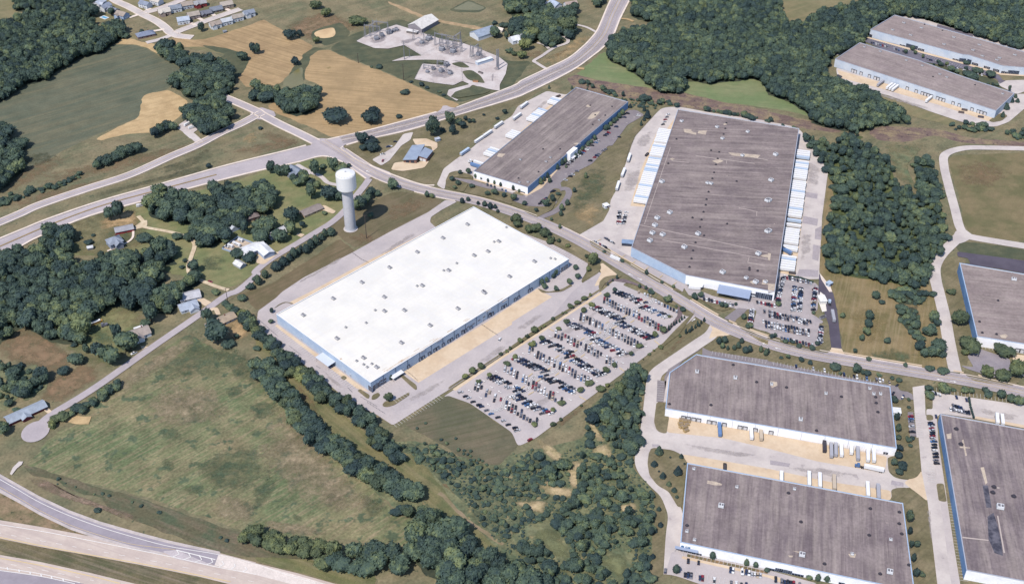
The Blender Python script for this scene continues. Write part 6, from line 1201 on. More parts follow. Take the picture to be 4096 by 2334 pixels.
trees('along the field fence below the substation', 'small dark', '@10 1225 690 60 45 1150 680 25 20 1655 865 45 45 1705 890 40 30 1830 930 40 25 1545 830 35 20 1870 960 35 25', 'shrub', FOL3)
trees('right of the blue-roofed barn', 'dark round', '@10 2380 250 50 30 2465 285 75 40 2380 390 100 115 2495 400 40 80 2530 540 60 50 2545 380 60 110', 'broad', FOL)
trees('on the lawn beside the driveway fork', 'dark round', '@20 95 600 80 85 20 565 50 45 120 520 100 120 170 420 130 130 560 370 140 180 430 460 100 90 370 430 130 100 60 270 120 110', 'broad', FOL2)
trees('beside the blue-roofed office approach', 'large dark', '@11 1170 75 100 90', 'broad', FOL3)
trees('near the subdivision pool and corner', 'dark', '@00 940 180 90 110 1105 165 55 80 1240 395 80 45 2005 325 60 90 1410 330 40 30', 'broad', FOL)
trees('dotted over the detention basin edge', 'tiny dark', '@13 1845 35 30 28 1905 75 30 35 1990 20 28 25 2015 140 30 35 2075 140 28 25 2140 150 28 30 2070 175 25 25 2110 180 25 25 2140 195 25 25 2140 235 28 25 2175 240 28 28 2220 235 30 30 2260 245 25 25 2205 265 28 25 2300 285 28 28 2250 310 28 30 2310 335 28 25 2395 320 35 40 @12 1605 1370 25 25 1690 1320 25 25', 'shrub', FOL)
trees('beside the white warehouse\'s left corner', 'small', '@12 157 220 35 50 148 320 40 45 10 585 60 40', 'broad', FOL)
trees('against the glazed corner of the white-roofed warehouse', 'dark upright', '@12 1340 885 50 60', 'column', FOL)
trees('on the slip road verge', 'small dark', '@03 972 748 62 38', 'shrub', FOL3)
trees('in the field right of the frontage road', 'lone dark', '@10 45 1295 40 32', 'shrub', FOL3)
trees('on the grass between frontage and arterial roads', 'lone dark', '@01 2080 225 50 45', 'broad', FOL3)
print('individual trees', NTREE[0], 'wood crowns', NW[0])

for s in ('@23 820 110 960 60 960 190 830 180', '@23 560 300 700 260 640 380 650 500 600 460', '@23 300 480 600 520 560 590 420 580', '@23 50 650 320 640 280 740 150 700', '@22 750 1260 800 1300 900 1456 840 1456', '@23 280 40 460 140 480 230 360 180', '@23 1100 680 1230 650 1200 740 1090 720', '@23 380 400 460 390 420 460 330 470'):
    soft('sandy_clearing', s, mat('sandy_ground', (204, 182, 146), (176, 160, 122), 8, grain=.18), 1.6)
soft('clearing', '@23 860 1210 1050 1140 1160 1180 1140 1330 1050 1400 960 1300', mat('bright_grass', (134, 136, 88), (118, 122, 80), 12))
soft('clearing', '@23 200 950 400 900 540 1080 560 1200 440 1180 330 1080', mat('bright_grass', (134, 136, 88)))
# ================================================================== VEHICLES
def car_meshes(L, Wd, hb, hr, cab, name):
    """body with wheels, and glasshouse; cab = (rear x, front x) of the roof"""
    mb = MB(); l, w_ = L / 2, Wd / 2
    prof = [(-l, .35), (-l + .05, hb * .95), (cab[0] - .45, hb), (cab[1] + .75, hb * .98), (l - .25, hb * .86), (l, hb * .55), (l - .05, .32)]
    for s, k in ((1, 1), (-1, 1)):
        q = [(x, s * w_ * (.96 if z < hb * .9 else .88), z) for x, z in prof]; mb.face(q if s < 0 else q[::-1])
    for (x0, z0), (x1, z1) in zip(prof, prof[1:] + prof[:1]):
        a, b_ = (.96 if z0 < hb * .9 else .88) * w_, (.96 if z1 < hb * .9 else .88) * w_
        mb.face([(x0, -a, z0), (x1, -b_, z1), (x1, b_, z1), (x0, a, z0)][::-1])
    mb.box((cab[0] + cab[1]) / 2 - .02, 0, hr - .06, (cab[1] - cab[0]) * .92, Wd * .70, .07, 0, 0)
    for x in (-l * .62, l * .62):
        for y in (-w_ + .08, w_ - .08): mb.tube((x, y - .1, .32), (x, y + .1, .32), .32, n=8, mi=1)
    for y in (-w_ * .65, w_ * .65): mb.box(l - .1, y, hb * .62, .2, .4, .16, 0, 2); mb.box(-l + .02, y, hb * .7, .1, .4, .16, 0, 3)
    g = MB(); x0, x1 = cab; bw, tw = Wd * .43, Wd * .36
    lo = [(x0 - .42, -bw, hb - .03), (x1 + .72, -bw, hb - .05), (x1 + .72, bw, hb - .05), (x0 - .42, bw, hb - .03)]; hi = [(x0, -tw, hr - .05), (x1, -tw, hr - .05), (x1, tw, hr - .05), (x0, tw, hr - .05)]
    g.face(hi)
    for k in range(4): g.face([lo[k], lo[(k + 1) % 4], hi[(k + 1) % 4], hi[k]])
    return mb, g
CARK = {}
CARGLASS = glass('car_glass', (34, 40, 58)); LAMP = plain('headlight_lens', (230, 230, 236), .2); TAIL = plain('tail_light_red', (150, 30, 34), .3)
PAINT = {n: mat('car_paint_' + n.replace(' ', '_'), c, rough=.28, spec=.5, grain=0) for n, c in
         {'black': (40, 42, 52), 'dark blue': (48, 62, 96), 'silver': (196, 198, 206), 'white': (240, 240, 244), 'grey': (124, 124, 134), 'red': (150, 50, 62), 'blue': (84, 120, 170), 'tan': (190, 172, 150), 'yellow': (226, 180, 70)}.items()}
for nm, a in {'sedan': (4.6, 1.85, .95, 1.45, (-1.2, .35)), 'SUV': (4.8, 1.95, 1.1, 1.8, (-2.0, .45)), 'pickup': (5.6, 2.0, 1.05, 1.85, (-.6, .75)), 'hatchback': (4.1, 1.78, .98, 1.5, (-1.55, .2))}.items():
    mb, g = car_meshes(*a, nm)
    if nm == 'pickup': mb.box(-1.85, 0, 1.02, 1.7, 1.55, .05, 0, 1)
    CARK[nm] = (mb, g, mb.mesh('car_body', [PAINT['silver'], DARKM, LAMP, TAIL]), g.mesh('car_glass', CARGLASS))
CARS = []
COLW = (['black'] * 30 + ['dark blue'] * 12 + ['silver'] * 20 + ['white'] * 20 + ['grey'] * 14 + ['red'] * 6 + ['blue'] * 5 + ['tan'] * 2)
KINDW = ['sedan'] * 9 + ['SUV'] * 7 + ['pickup'] * 2 + ['hatchback'] * 3
def car(p, az, where, col=None, kind=None): CARS.append([p, az, where, col or rng.choice(COLW), kind or rng.choice(KINDW)])
def row(s, n, az, where, occ=1.0, sides=None, cols=None):
    """n bays evenly between two pixels; az degrees of the car axis, sides = offsets along that axis"""
    a, b_ = W(s)[:2]; names = ('upper', 'lower') if sides and len(sides) > 1 else ('',)
    for k, sd in enumerate(sides or (0,)):
        c = 0
        for i in range(n):
            if rng.random() > occ: continue
            p = a.lerp(b_, (i + .5) / n if n > 1 else .5); t = R(az); p = p + Vector((math.cos(t), math.sin(t), 0)) * (sd + rng.uniform(-.3, .3))
            w_ = where if not names[0] else f'{names[k]} line of {where}'
            car(p, R(az + rng.uniform(-2, 2) + (180 if rng.random() < .5 else 0)), f'{ordn(c)} from the left in {w_}', cols[i] if cols else None); c += 1
UP, HZ = 82, 20
BIGROWS = [('1250 0 1395 62', '1420 92 1655 205', UP, 1, .95), ('1030 0 1320 125', '1290 150 1570 262', HZ, 2, .92), ('905 82 1185 215', '1200 212 1500 378', UP, 2, .92), ('810 155 1095 285', '1050 305 1395 475', HZ, 2, .95), ('670 245 945 375', '960 390 1295 553', UP, 2, .92), ('580 325 860 452', '810 470 1165 652', HZ, 2, .93), ('420 412 700 548', '720 550 1050 740', UP, 2, .92), ('310 495 610 632', '560 645 905 845', HZ, 2, .93),
           ('160 580 438 728', '462 735 800 912', UP, 2, .92), ('30 660 345 808', '300 835 655 1015', HZ, 2, .9)]
for k, (a, b_, az, ln, oc) in enumerate(BIGROWS):
    sd = (0,) if ln == 1 else ((2.55, -2.55) if az == UP else (-2.5, 2.5)); 
    for q, side in ((a, 'left'), (b_, 'right')):
        pa, pb = W('@22 ' + q); n = max(2, round((pb - pa).length / (3.15 if az == UP else 3.0)))
        row('@22 ' + q, n, az, f'{ordn(k)} bank, {side} half, big lot', oc, sd)
for q, az, k, side, sd, oc in (('@12 2470 755 2553 800 @22 185 910', UP, 10, 'left', (2.55, -2.55), .85), ('@22 195 925 535 1120', UP, 10, 'right', (2.55, -2.55), .85), ('@12 2340 845 @22 100 1010', HZ, 11, 'left', (-2.5, 2.5), .75), ('@22 15 1035 375 1235', HZ, 11, 'right', (-2.5, 2.5), .85), ('@12 2175 935 2450 1105', UP, 12, 'left', (2.55, -2.55), .55), ('@12 2480 1120 @22 260 1310', UP, 12, 'right', (2.55, -2.55), .85)):
    g = W(q); pa, pb = g[0], g[-1]; n = max(2, round((pb - pa).length / 3.1)); ss = q.split()
    first = ' '.join(ss[:3]); last = (ss[-3] if ss[-3][0] == '@' else [t for t in ss if t[0] == '@'][-1]) + ' ' + ' '.join(ss[-2:])
    row(first + ' ' + last, n, az, f'{ordn(k)} bank, {side} half, big lot', oc, sd)
for x, y, c in ((2040, 1005, 'silver'), (2090, 1045, 'black'), (2120, 1062, 'silver'), (2165, 1100, 'black'), (2225, 1132, 'black'), (2250, 1148, 'dark blue'), (2300, 1185, 'grey'), (2345, 1220, 'blue'), (2413, 1255, 'black'), (2468, 1288, 'silver'), (2516, 1328, 'black')):
    car(W(f'@12 {x} {y}')[0], R(HZ), f'{ordn(sum(1 for c_ in CARS if "lower left edge" in c_[2]))} down the lower left edge of the big lot', c)
for x, y, c in ((32, 1360, 'black'), (50, 1385, 'silver')): car(W(f'@22 {x} {y}')[0], R(HZ), f'{"second-last" if x < 40 else "last"} down the bottom edge of the big lot', c)
car(W('@23 180 27')[0], R(40), 'parked alone at the bottom tip of the big lot', 'red', 'SUV')
# staff car park at the biggest warehouse
row('@32 120 -20 55 100' if 0 else '@31 135 1340 130 1370', 1, -5, 'corner', 0)
for s, n, az, wh, oc in (('@31 160 1310 110 1465', 11, 5, 'column against the biggest warehouse', .95), ('@32 115 0 100 110', 8, 5, 'lower column against the biggest warehouse', .95), ('@31 265 1405 @32 250 200', 16, 5, 'left column of the inner staff lot', .95), ('@31 325 1420 @32 310 205', 16, 5, 'right column of the inner staff lot', .95), ('@31 475 1405 @32 445 190', 17, 3, 'column facing the pale gate slab', .97),
                         ('@31 150 1315 440 1380', 11, 85, 'row under the yard hedge', .95), ('@22 2435 105 2553 130', 6, 85, 'row below the glazed entrance', .95), ('@32 0 130 75 150', 3, 85, 'row beside the glazed entrance', .95), ('@22 1900 75 2215 140', 12, 85, 'row on the grass before the blue canopy', .9), ('@22 2395 180 2370 330', 11, 2, 'column beside the staff entrance', .95),
                         ('@22 2505 195 2545 205', 2, 85, 'stub of the upper staff row', .9), ('@32 0 205 435 305', 16, 86, 'upper row of the staff lot', .92), ('@32 0 240 425 330', 16, 86, 'second row of the staff lot', .92), ('@22 2490 300 @32 420 400', 17, 86, 'third row of the staff lot', .92), ('@22 2490 340 @32 415 435', 17, 86, 'fourth row of the staff lot', .92), ('@32 90 455 455 545', 12, 86, 'bottom row of the staff lot', .97), ('@32 530 345 515 520', 13, 3, 'right-hand column of the staff lot', .95)):
    row(s, n, az, wh, oc)
# bays around the other warehouses
for s, n, az, wh, oc in (('@21 825 962 940 1025', 5, 128, 'row by the bus shelter', 1), ('@21 930 925 1010 975', 6, 128, 'row above the bus shelter bays', 1), ('@21 1075 650 1060 790', 8, 10, 'left column beside the trailer yard', .9), ('@21 1140 660 1105 790', 8, 10, 'right column beside the trailer yard', .9), ('@20 1160 1130 1010 1300', 9, -12, 'upper bays of the blue wall', .6), ('@20 990 1310 @21 500 230', 26, -12, 'bays along the blue wall', .55), ('@20 1270 1150 1020 1420', 14, -12, 'far bays across the aisle', .55), ('@21 940 30 500 370', 20, -12, 'near bays across the aisle', .6),
                         ('@21 390 470 430 455', 2, 20, 'pair by the curved drive', 1), ('@21 270 590 345 520', 4, 25, 'bays near the curved drive', .9), ('@11 2180 350 2510 460', 9, 95, 'bays facing the white front', .55), ('@32 275 745 285 747', 1, 84, 'bays above the chamfered warehouse', 1), ('@32 445 768 455 770', 1, 84, 'left middle bays above the chamfered warehouse', 1), ('@32 560 785 565 786', 1, 84, 'middle bays above the chamfered warehouse', 1), ('@32 755 823 757 823', 1, 84, 'right middle bays above the chamfered warehouse', 1), ('@32 840 840 900 850', 2, 84, 'paired bays above the chamfered warehouse', 1), ('@32 982 865 984 865', 1, 84, 'bays right of the paired bays', 1), ('@32 1065 875 1160 890', 3, 84, 'trio above the chamfered warehouse corner', 1), ('@32 1208 912 1210 912', 1, 84, 'corner bay of the chamfered warehouse', 1), ('@32 1285 935 1287 935', 1, 40, 'bend beside the planted tip', 1), ('@32 1245 1018 1247 1018', 1, 60, 'bay at the chamfered warehouse end', 1), ('@32 1340 1055 1342 1055', 1, 60, 'bay beside the pale path', 1),
                         ('@32 1415 1210 1445 1440', 9, 0, 'column left of the side road', .55), ('@32 1620 1300 1640 1456', 8, 2, 'column right of the side road', .95), ('@33 1640 0 1680 280', 9, 2, 'lower column right of the side road', .8), ('@32 1672 1245 1674 1246', 1, 80, 'bay at the corner warehouse tip', 1), ('@32 1635 1010 1720 1035', 4, 84, 'row under the round tree', .95), ('@32 1875 1055 1880 1057', 1, 84, 'bay near the hedge line', 1), ('@32 1975 1080 1977 1080', 1, 84, 'bay beside the hedge line', 1), ('@32 1830 1140 1940 1165', 4, 84, 'upper double row by the corner warehouse', 1), ('@32 1805 1175 2015 1215', 8, 84, 'lower double row by the corner warehouse', .8),
                         ('@23 1755 1235 1757 1235', 1, 80, 'bay near the signboard entrance', 1), ('@23 1858 1255 1860 1255', 1, 80, 'bay below the signboard windows', 1), ('@23 2165 1320 2215 1335', 2, 80, 'pair left of the boat', 1), ('@23 2320 1350 2490 1385', 6, 80, 'row right of the boat', .9), ('@23 1710 1370 1800 1390', 3, 80, 'left of the bottom bays', 1), ('@23 1860 1405 1910 1410', 2, 80, 'middle of the bottom bays', 1), ('@23 2010 1430 2020 1430', 1, 80, 'centre of the bottom bays', 1), ('@23 2160 1450 2360 1480', 4, 80, 'bays cut by the bottom edge', 1), ('@33 60 1420 330 1480', 9, 80, 'bays before the middle entrance', .9), ('@23 1528 1335 1530 1335', 1, 80, 'spot alone beside the bottom drive', 1),
                         ('@30 1020 430 1380 530', 16, 85, 'upper bays of the far slate lot', .5), ('@30 1760 655 2200 770', 22, 85, 'lower bays of the far slate lot', .6), ('@30 1560 590 1720 630', 8, 85, 'middle bays of the far slate lot', .5), ('@20 1560 1140 1500 1260', 5, 20, 'scrap rows by the biggest warehouse end', .9), ('@11 1260 92 1262 92', 1, 10, 'office forecourt', 1), ('@11 1265 155 1266 155', 1, 80, 'lower office forecourt', 1), ('@11 1310 15 1350 5', 2, 10, 'upper office forecourt', 1), ('@02 455 1170 456 1170', 1, -30, 'drive of the blue-roofed ranch', 1), ('@02 1340 610 1341 610', 1, 40, 'verge beside the lane', 1)):
    row(s, n, az, wh, oc)
car(W('@00 1890 235')[0], R(-25), 'outside the pale blue house by the subdivision junction', 'red', 'sedan')
car(W('@01 2098 1355')[0], R(-25), 'on the pale drive in the lane-side lawn', 'red', 'sedan')
car(W('@10 1390 1418')[0], R(0), 'in front of the large dark tree by the road', 'black', 'sedan')
car(W('@11 1600 1456')[0], R(60), 'x', 'white') if 0 else None
car(W('@12 2432 478')[0], R(70), 'alone in the white-roofed warehouse yard', 'white', 'SUV')
car(W('@12 748 752')[0], R(40), 'beside the long white canopy', 'blue', 'hatchback')
keep = [c for c in CARS if c[0].y > 330]; keep.sort(key=lambda c: (c[0] - Vector((0, 0, CAM_H))).length)
LIM = 296
for p, az, wh, colr, kind in keep[:LIM]:
    _, _, bme, gme = CARK[kind]; lab = f'{colr.replace("dark blue", "navy")} {kind}, {wh}'
    r = thing('parked_car', (p.x, p.y, gz(p.x, p.y)), lab, 'car', az, 'cars in the parking bays')
    o = bpy.data.objects.new('body', bme); COL.objects.link(o); o.parent = r; o.material_slots[0].link = 'OBJECT'; o.material_slots[0].material = PAINT[colr]
    o = bpy.data.objects.new('window', gme); COL.objects.link(o); o.parent = r
if keep[LIM:]:
    rest = MB(); pn = list(PAINT); mats = [PAINT[n] for n in pn] + [DARKM, LAMP, TAIL, CARGLASS]
    for p, az, wh, colr, kind in keep[LIM:]:
        z = gz(p.x, p.y); c, n = math.cos(az), math.sin(az)
        for src, mp in ((CARK[kind][0], {0: pn.index(colr), 1: len(pn), 2: len(pn) + 1, 3: len(pn) + 2}), (CARK[kind][1], {0: len(pn) + 3})):
            i = len(rest.v); rest.v += [(p.x + x * c - y * n, p.y + x * n + y * c, z + zz) for x, y, zz in src.v]; rest.f += [tuple(i + q for q in f) for f in src.f]; rest.m += [mp[q] for q in src.m]
    tag(rest.build('parked_cars', mats), 'all the farther parked cars, at the far warehouses and lot edges', 'cars', None, 'stuff')
print('cars', len(CARS), len(keep))

# trailers and trucks
def trailer_parts(L=14.6, H=2.75):
    b_ = MB().box(0, 0, 1.2, L, 2.55, H); t = MB().box(0, 0, .95, L * .96, 1.0, .24)
    for x in (-L * .40, -L * .31):
        for y in (-1.05, 1.05): t.tube((x, y - .22, .5), (x, y + .22, .5), .5, n=8)
    for y in (-.8, .8): t.box(L * .30, y, 0, .16, .16, 1.0)
    d = MB().box(-L / 2 - .04, 0, 1.3, .08, 2.3, H - .2)
    return b_, t, d
tb, tc, td = trailer_parts()
TBM = {n: plain('trailer_' + n, c, .5) for n, c in {'white': (246, 246, 250), 'pale blue': (196, 214, 238), 'grey': (178, 178, 188), 'blue': (110, 142, 190), 'tan': (206, 190, 172), 'dark': (70, 66, 74)}.items()}
TBX, TCH, TDR = tb.mesh('trailer_box', TBM['white']), tc.mesh('trailer_chassis', DARKM), td.mesh('trailer_door', plain('trailer_door_grey', (198, 200, 208)))
def trailer(p, az, lab, col='white', group=None, sc=1):
    r = thing('semi_trailer', (p.x, p.y, gz(p.x, p.y)), lab, 'trailer', az, group); r.scale = (sc, 1, 1)
    for nm, me in (('box', TBX), ('chassis', TCH), ('rear_door', TDR)):
        o = bpy.data.objects.new(nm, me); COL.objects.link(o); o.parent = r
        if nm == 'box': o.material_slots[0].link = 'OBJECT'; o.material_slots[0].material = TBM[col]
    return r
def docked(bd, s, where, group, cols=None, pitch=3.75, gap=.0, sc=1, out=7.7):
    """trailers backed against the wall between two pixels of its foot"""
    a, b_ = W(s)[:2]; i = None; best = 1e9; mid = (a + b_) / 2
    for k in range(len(bd.pts)):
        p, q = bd.pts[k], bd.pts[(k + 1) % len(bd.pts)]; u = (q - p).normalized(); n = Vector((u.y, -u.x, 0)); d = abs((mid - p).dot(n)); al = (mid - p).dot(u)
        if d < best and -5 < al < (q - p).length + 5: best = d; i = k
    p, q = bd.pts[i], bd.pts[(i + 1) % len(bd.pts)]; u = (q - p).normalized(); n = Vector((u.y, -u.x, 0)); a0, b0 = (a - p).dot(u), (b_ - p).dot(u)
    k = max(1, round(abs(b0 - a0) / pitch)); c = 0
    for j in range(k):
        if rng.random() < gap: continue
        pos = p + u * (a0 + (b0 - a0) * (j + .5) / k) + n * (out * sc + .4 + rng.uniform(0, .5)); col = (cols[c % len(cols)] if cols else ('white' if rng.random() < .8 else 'pale blue'))
        trailer(pos, math.atan2(n.y, n.x), f'{col} trailer, {ordn(c)} {where}', col, group, sc); c += 1
docked(BIGB, '@20 1560 1320 1540 1456', 'from the far end, left docks of biggest warehouse', 'trailers on the left docks', sc=.95)
docked(BIGB, '@21 1522 15 1330 595', 'in the long left dock line of biggest warehouse', 'trailers on the left docks', None, 3.75, .03, .95)
for s, k in (('@31 270 62 262 138', 'first'), ('@31 258 165 232 345', 'second'), ('@31 228 365 208 540', 'third'), ('@31 204 548 178 720', 'fourth'), ('@31 176 745 164 815', 'fifth'), ('@31 160 838 140 1055', 'sixth'), ('@31 118 1110 104 1250', 'seventh')):
    docked(BIGB, s, f'in the {k} cluster, right docks of biggest warehouse', 'trailers on the right docks', None, 3.8, .03, .95)
docked(MIDB, '@20 440 1000 400 1060', 'in the far group behind the long warehouse', 'trailers behind the long warehouse'); docked(MIDB, '@20 320 1120 210 1235', 'in the second group behind the long warehouse', 'trailers behind the long warehouse'); docked(MIDB, '@20 60 1340 -10 1400', 'in the third group behind the long warehouse', 'trailers behind the long warehouse')
docked(MIDB, '@11 2420 60 2340 130', 'in the nearest group behind the long warehouse', 'trailers behind the long warehouse', None, 4.2, .2); docked(MIDB, '@11 2250 185 2200 235', 'at the near corner behind the long warehouse', 'trailers behind the long warehouse', ['white', 'blue'], 4.5)
docked(NEB, '@30 1215 860 1300 885', 'left of the gap on the dock warehouse', 'trailers at the dock warehouse', ['white'], 4); docked(NEB, '@30 1172 805 1180 807', 'standing apart, left on the dock warehouse', 'trailers at the dock warehouse', ['grey'], 9); docked(NEB, '@30 1650 965 1655 966', 'standing apart, middle of the dock warehouse', 'trailers at the dock warehouse', ['white'], 9)
def trl(s, lab, col='white', sc=1): a, b_ = W(s)[:2]; m = (a + b_) / 2; trailer(m, azof(a, b_), lab, col, None, sc)
trl('@20 75 1105 165 1035', 'white trailer parked farthest along the left fence of the long warehouse yard'); trl('@20 5 1215 95 1150', 'white trailer second along the left fence of the long warehouse yard'); trl('@10 2180 1440 2270 1380', 'white trailer third, nose to tail on the long warehouse yard edge'); trl('@10 2275 1378 2345 1330', 'white trailer touching the third on the long warehouse yard edge'); trl('@10 2380 1295 2460 1240', 'white trailer alone at the top of the long warehouse yard edge'); trl('@11 2035 110 2130 45', 'pale flatbed-like trailer nearest the junction in the long warehouse yard', 'pale blue')
trl('@21 1152 180 1180 95', 'white trailer at the top of the grassy yard edge left of biggest warehouse'); trl('@21 1092 328 1125 245', 'white trailer midway along the grassy yard edge left of biggest warehouse'); trl('@21 1040 462 1068 375', 'white trailer lowest along the grassy yard edge left of biggest warehouse'); trl('@31 215 1085 150 1050', 'dark blue container trailer alone between clusters on the right docks', 'blue', .8); trl('@32 635 210 655 310', 'grey trailer rolling down the fresh black drive', 'grey', 1)
trl('@22 2062 1330 2070 1450', 'grey-blue trailer alone at the left docks of the chamfered warehouse', 'blue'); trl('@22 2378 1370 2385 1475', 'white trailer, left one of a pair at the chamfered warehouse', 'white'); trl('@22 2475 1380 2480 1480', 'tan trailer, right one of a pair at the chamfered warehouse', 'tan')
trl('@33 555 50 557 155', 'dark trailer with red front at the chamfered warehouse docks', 'dark', .9); trl('@33 622 70 627 230', 'white trailer left of the three at the chamfered warehouse docks', 'grey'); trl('@33 668 60 670 215', 'grey trailer in the middle of three at the chamfered docks', 'grey'); trl('@33 718 68 728 215', 'white trailer right of the three at the chamfered docks', 'white'); trl('@33 825 92 825 180', 'short white truck body beside the dock wall', 'white', .75); trl('@33 885 100 890 255', 'grey trailer left of the last pair at the chamfered docks', 'grey'); trl('@33 988 115 990 270', 'white trailer, left one of the last dock pair', 'white'); trl('@33 1045 125 1050 270', 'white trailer, right one of the last dock pair', 'white')
trl('@33 403 390 405 485', 'white trailer first behind the signboard warehouse', 'white'); trl('@33 510 405 512 500', 'white trailer second behind the signboard warehouse', 'white'); trl('@33 652 425 655 520', 'tan trailer third behind the signboard warehouse', 'tan'); trl('@33 985 495 990 590', 'white trailer with dark shadowed side behind the signboard warehouse', 'white'); trl('@33 1090 520 1095 610', 'grey trailer last behind the signboard warehouse', 'grey'); trl('@33 128 402 128 440', 'white trailer roof just showing behind the signboard warehouse', 'white', .8)
trl('@32 2275 1265 2278 1310', 'white box trailer, left of two behind the corner warehouse', 'white', .8); trl('@32 2325 1275 2330 1320', 'white box trailer, right of two behind the corner warehouse', 'white', .8)
def tractor(p, az, lab, col, name='truck_tractor'):
    r = thing(name, (p.x, p.y, gz(p.x, p.y)), lab, 'truck', az); MB().box(1.2, 0, .9, 2.2, 2.4, 2.6, 0, 0, (.9, .92)).box(3.0, 0, .8, 1.7, 2.0, 1.3, 0, 0, (.92, .9)).build('cab', col, r)
    MB().box(2.36, 0, 2.2, .12, 2.0, .9).build('windscreen', GLASS, r); MB().box(-1.2, 0, .7, 4.2, 1.1, .35).build('frame', DARKM, r)
    for x in (2.9, -1.4, -2.6):
        for y in (-1, 1): MB().tube((x, y - .2, .5), (x, y + .2, .5), .5, n=10).build('wheel', DARKM, r)
    return r
a, b_ = W('@33 1160 350 960 308'); u = (b_ - a).normalized(); az = math.atan2(u.y, u.x)
trailer(a + u * 8, az, 'long white trailer behind the blue cab, parked across the yard', 'white'); tractor(a + u * 18.2, az, 'dark blue truck tractor hitched to the long white trailer', PAINT['blue'])
p = W('@33 556 62')[0]; tractor(p + Vector((0, 3, 0)), R(95), 'red truck tractor against the chamfered warehouse dock', PAINT['red'])
p = W('@11 2150 165')[0]; tractor(p, R(200), 'white truck tractor at the near corner of the long warehouse yard', WHITEP)
p = W('@32 612 120')[0]; tractor(p, R(85), 'pale truck on the black drive beside the gate office', TBM['pale blue'])
# school bus, tractor, boat, campers
p = W('@02 950 318')[0]; r = thing('school_bus', (p.x, p.y, gz(p.x, p.y)), 'old yellow school bus with white roof parked on the lawn', 'bus', R(38))
YB = plain('bus_yellow', (228, 178, 96)); MB().box(0, 0, .6, 10.2, 2.5, 2.2).box(5.8, 0, .6, 1.6, 2.2, 1.2, 0, 0, (.9, .9)).build('body', YB, r); MB().box(0, 0, 2.81, 10.2, 2.5, .3, 0, 0, (.98, .8)).build('roof', WHITEP, r)
for s in (-1, 1): MB().box(0, s * 1.27, 1.75, 9.4, .05, .75).build('window_band', GLASS, r)
for x in (-3.2, 4.4):
    for y in (-1.05, 1.05): MB().tube((x, y - .18, .5), (x, y + .18, .5), .5, n=10).build('wheel', DARKM, r)
p = W('@02 1045 335')[0]; r = thing('farm_machine', (p.x, p.y, gz(p.x, p.y)), 'dark grey farm machine parked beside the school bus', 'machine', R(30))
MB().box(0, 0, .8, 6, 2.6, 1.4, 0, 0, (.9, .8)).box(-1.5, 0, 2.2, 2, 2.2, 1.2).build('body', plain('machine_grey', (118, 120, 132)), r)
for x in (-2, 2):
    for y in (-1.4, 1.4): MB().tube((x, y - .3, .75), (x, y + .3, .75), .75, n=10).build('wheel', DARKM, r)
def boat(s, az, lab, L=7.5):
    p = W(s)[0]; r = thing('motor_boat', (p.x, p.y, gz(p.x, p.y)), lab, 'boat', R(az)); mb = MB(); out = [(L * .5, 0), (L * .3, .75), (0, 1.15), (-L * .45, 1.1), (-L * .45, -1.1), (0, -1.15), (L * .3, -.75)]
    lo = [(x * .8, y * .45, .7) for x, y in out]; hi = [(x, y, 1.7) for x, y in out]
    for k in range(7): mb.face([lo[k], hi[k], hi[(k + 1) % 7], lo[(k + 1) % 7]])
    mb.face(lo); mb.face([(x * .97, y * .95, 1.6) for x, y in out][::-1]); mb.build('hull', WHITEP, r); MB().box(-.3, 0, 1.62, 2.2, 1.5, .6, 0, 0, (.7, .8)).build('cockpit', GLASS, r)
    MB().box(0, 0, .35, L * .8, .5, .34).build('boat_trailer', STEEL, r); return r
boat('@23 2293 1350', 82, 'white motor boat on its trailer in a car bay'); boat('@01 2262 1018', -35, 'small white boat inside the fenced camper yard', 5.5)
def camper(s, az, lab, L=8):
    p = W(s, 1)[0]; r = thing('camper', (p.x, p.y, gz(p.x, p.y)), lab, 'camper', R(az)); MB().box(0, 0, .6, L, 2.4, 2.3, 0, 0, (.94, .9)).build('body', WHITEP, r)
    for y in (-1.2, 1.2): MB().box(.4, y, 1.6, L * .5, .1, .7).build('window', GLASS, r)
    MB().box(-L * .1, 0, 2.9, 1, 1, .25).build('roof_hatch', UNITM, r)
    for y in (-1, 1): MB().tube((-L * .12, y - .15, .38), (-L * .12, y + .15, .38), .38, n=8).build('wheel', DARKM, r)
camper('@01 2300 1002', -35, 'short white camper in the middle of the fenced yard', 6.5); camper('@01 2362 985', -35, 'long white motorhome in the fenced yard', 10); camper('@01 2400 948', -30, 'white camper at the back fence of the fenced yard', 5.5); camper('@01 1405 592', 25, 'long white camper alone beside the arterial road verge', 9)
for s, L, az, lab in (('@00 1880 1238', 12, 55, 'white tank trailer, upper of two on the gravel pad'), ('@00 1935 1268', 13, 35, 'white tank trailer, lower of two on the gravel pad'), ('@21 1030 1125', 11, -38, 'white shuttle bus waiting at the park road curb'), ('@21 1820 1420', 11, -10, 'white coach parked by the striped bays of the biggest warehouse')):
    p = W(s, 1)[0]; r = thing('utility_trailer' if 'tank' in lab else 'shuttle_bus', (p.x, p.y, gz(p.x, p.y)), lab, 'trailer' if 'tank' in lab else 'bus', R(az)); MB().box(0, 0, .6, L, 2.5, 2.4, 0, 0, (.95, .8)).build('body', WHITEP, r); MB().box(0, 0, .25, L * .8, 1.9, .36).build('chassis', DARKM, r)

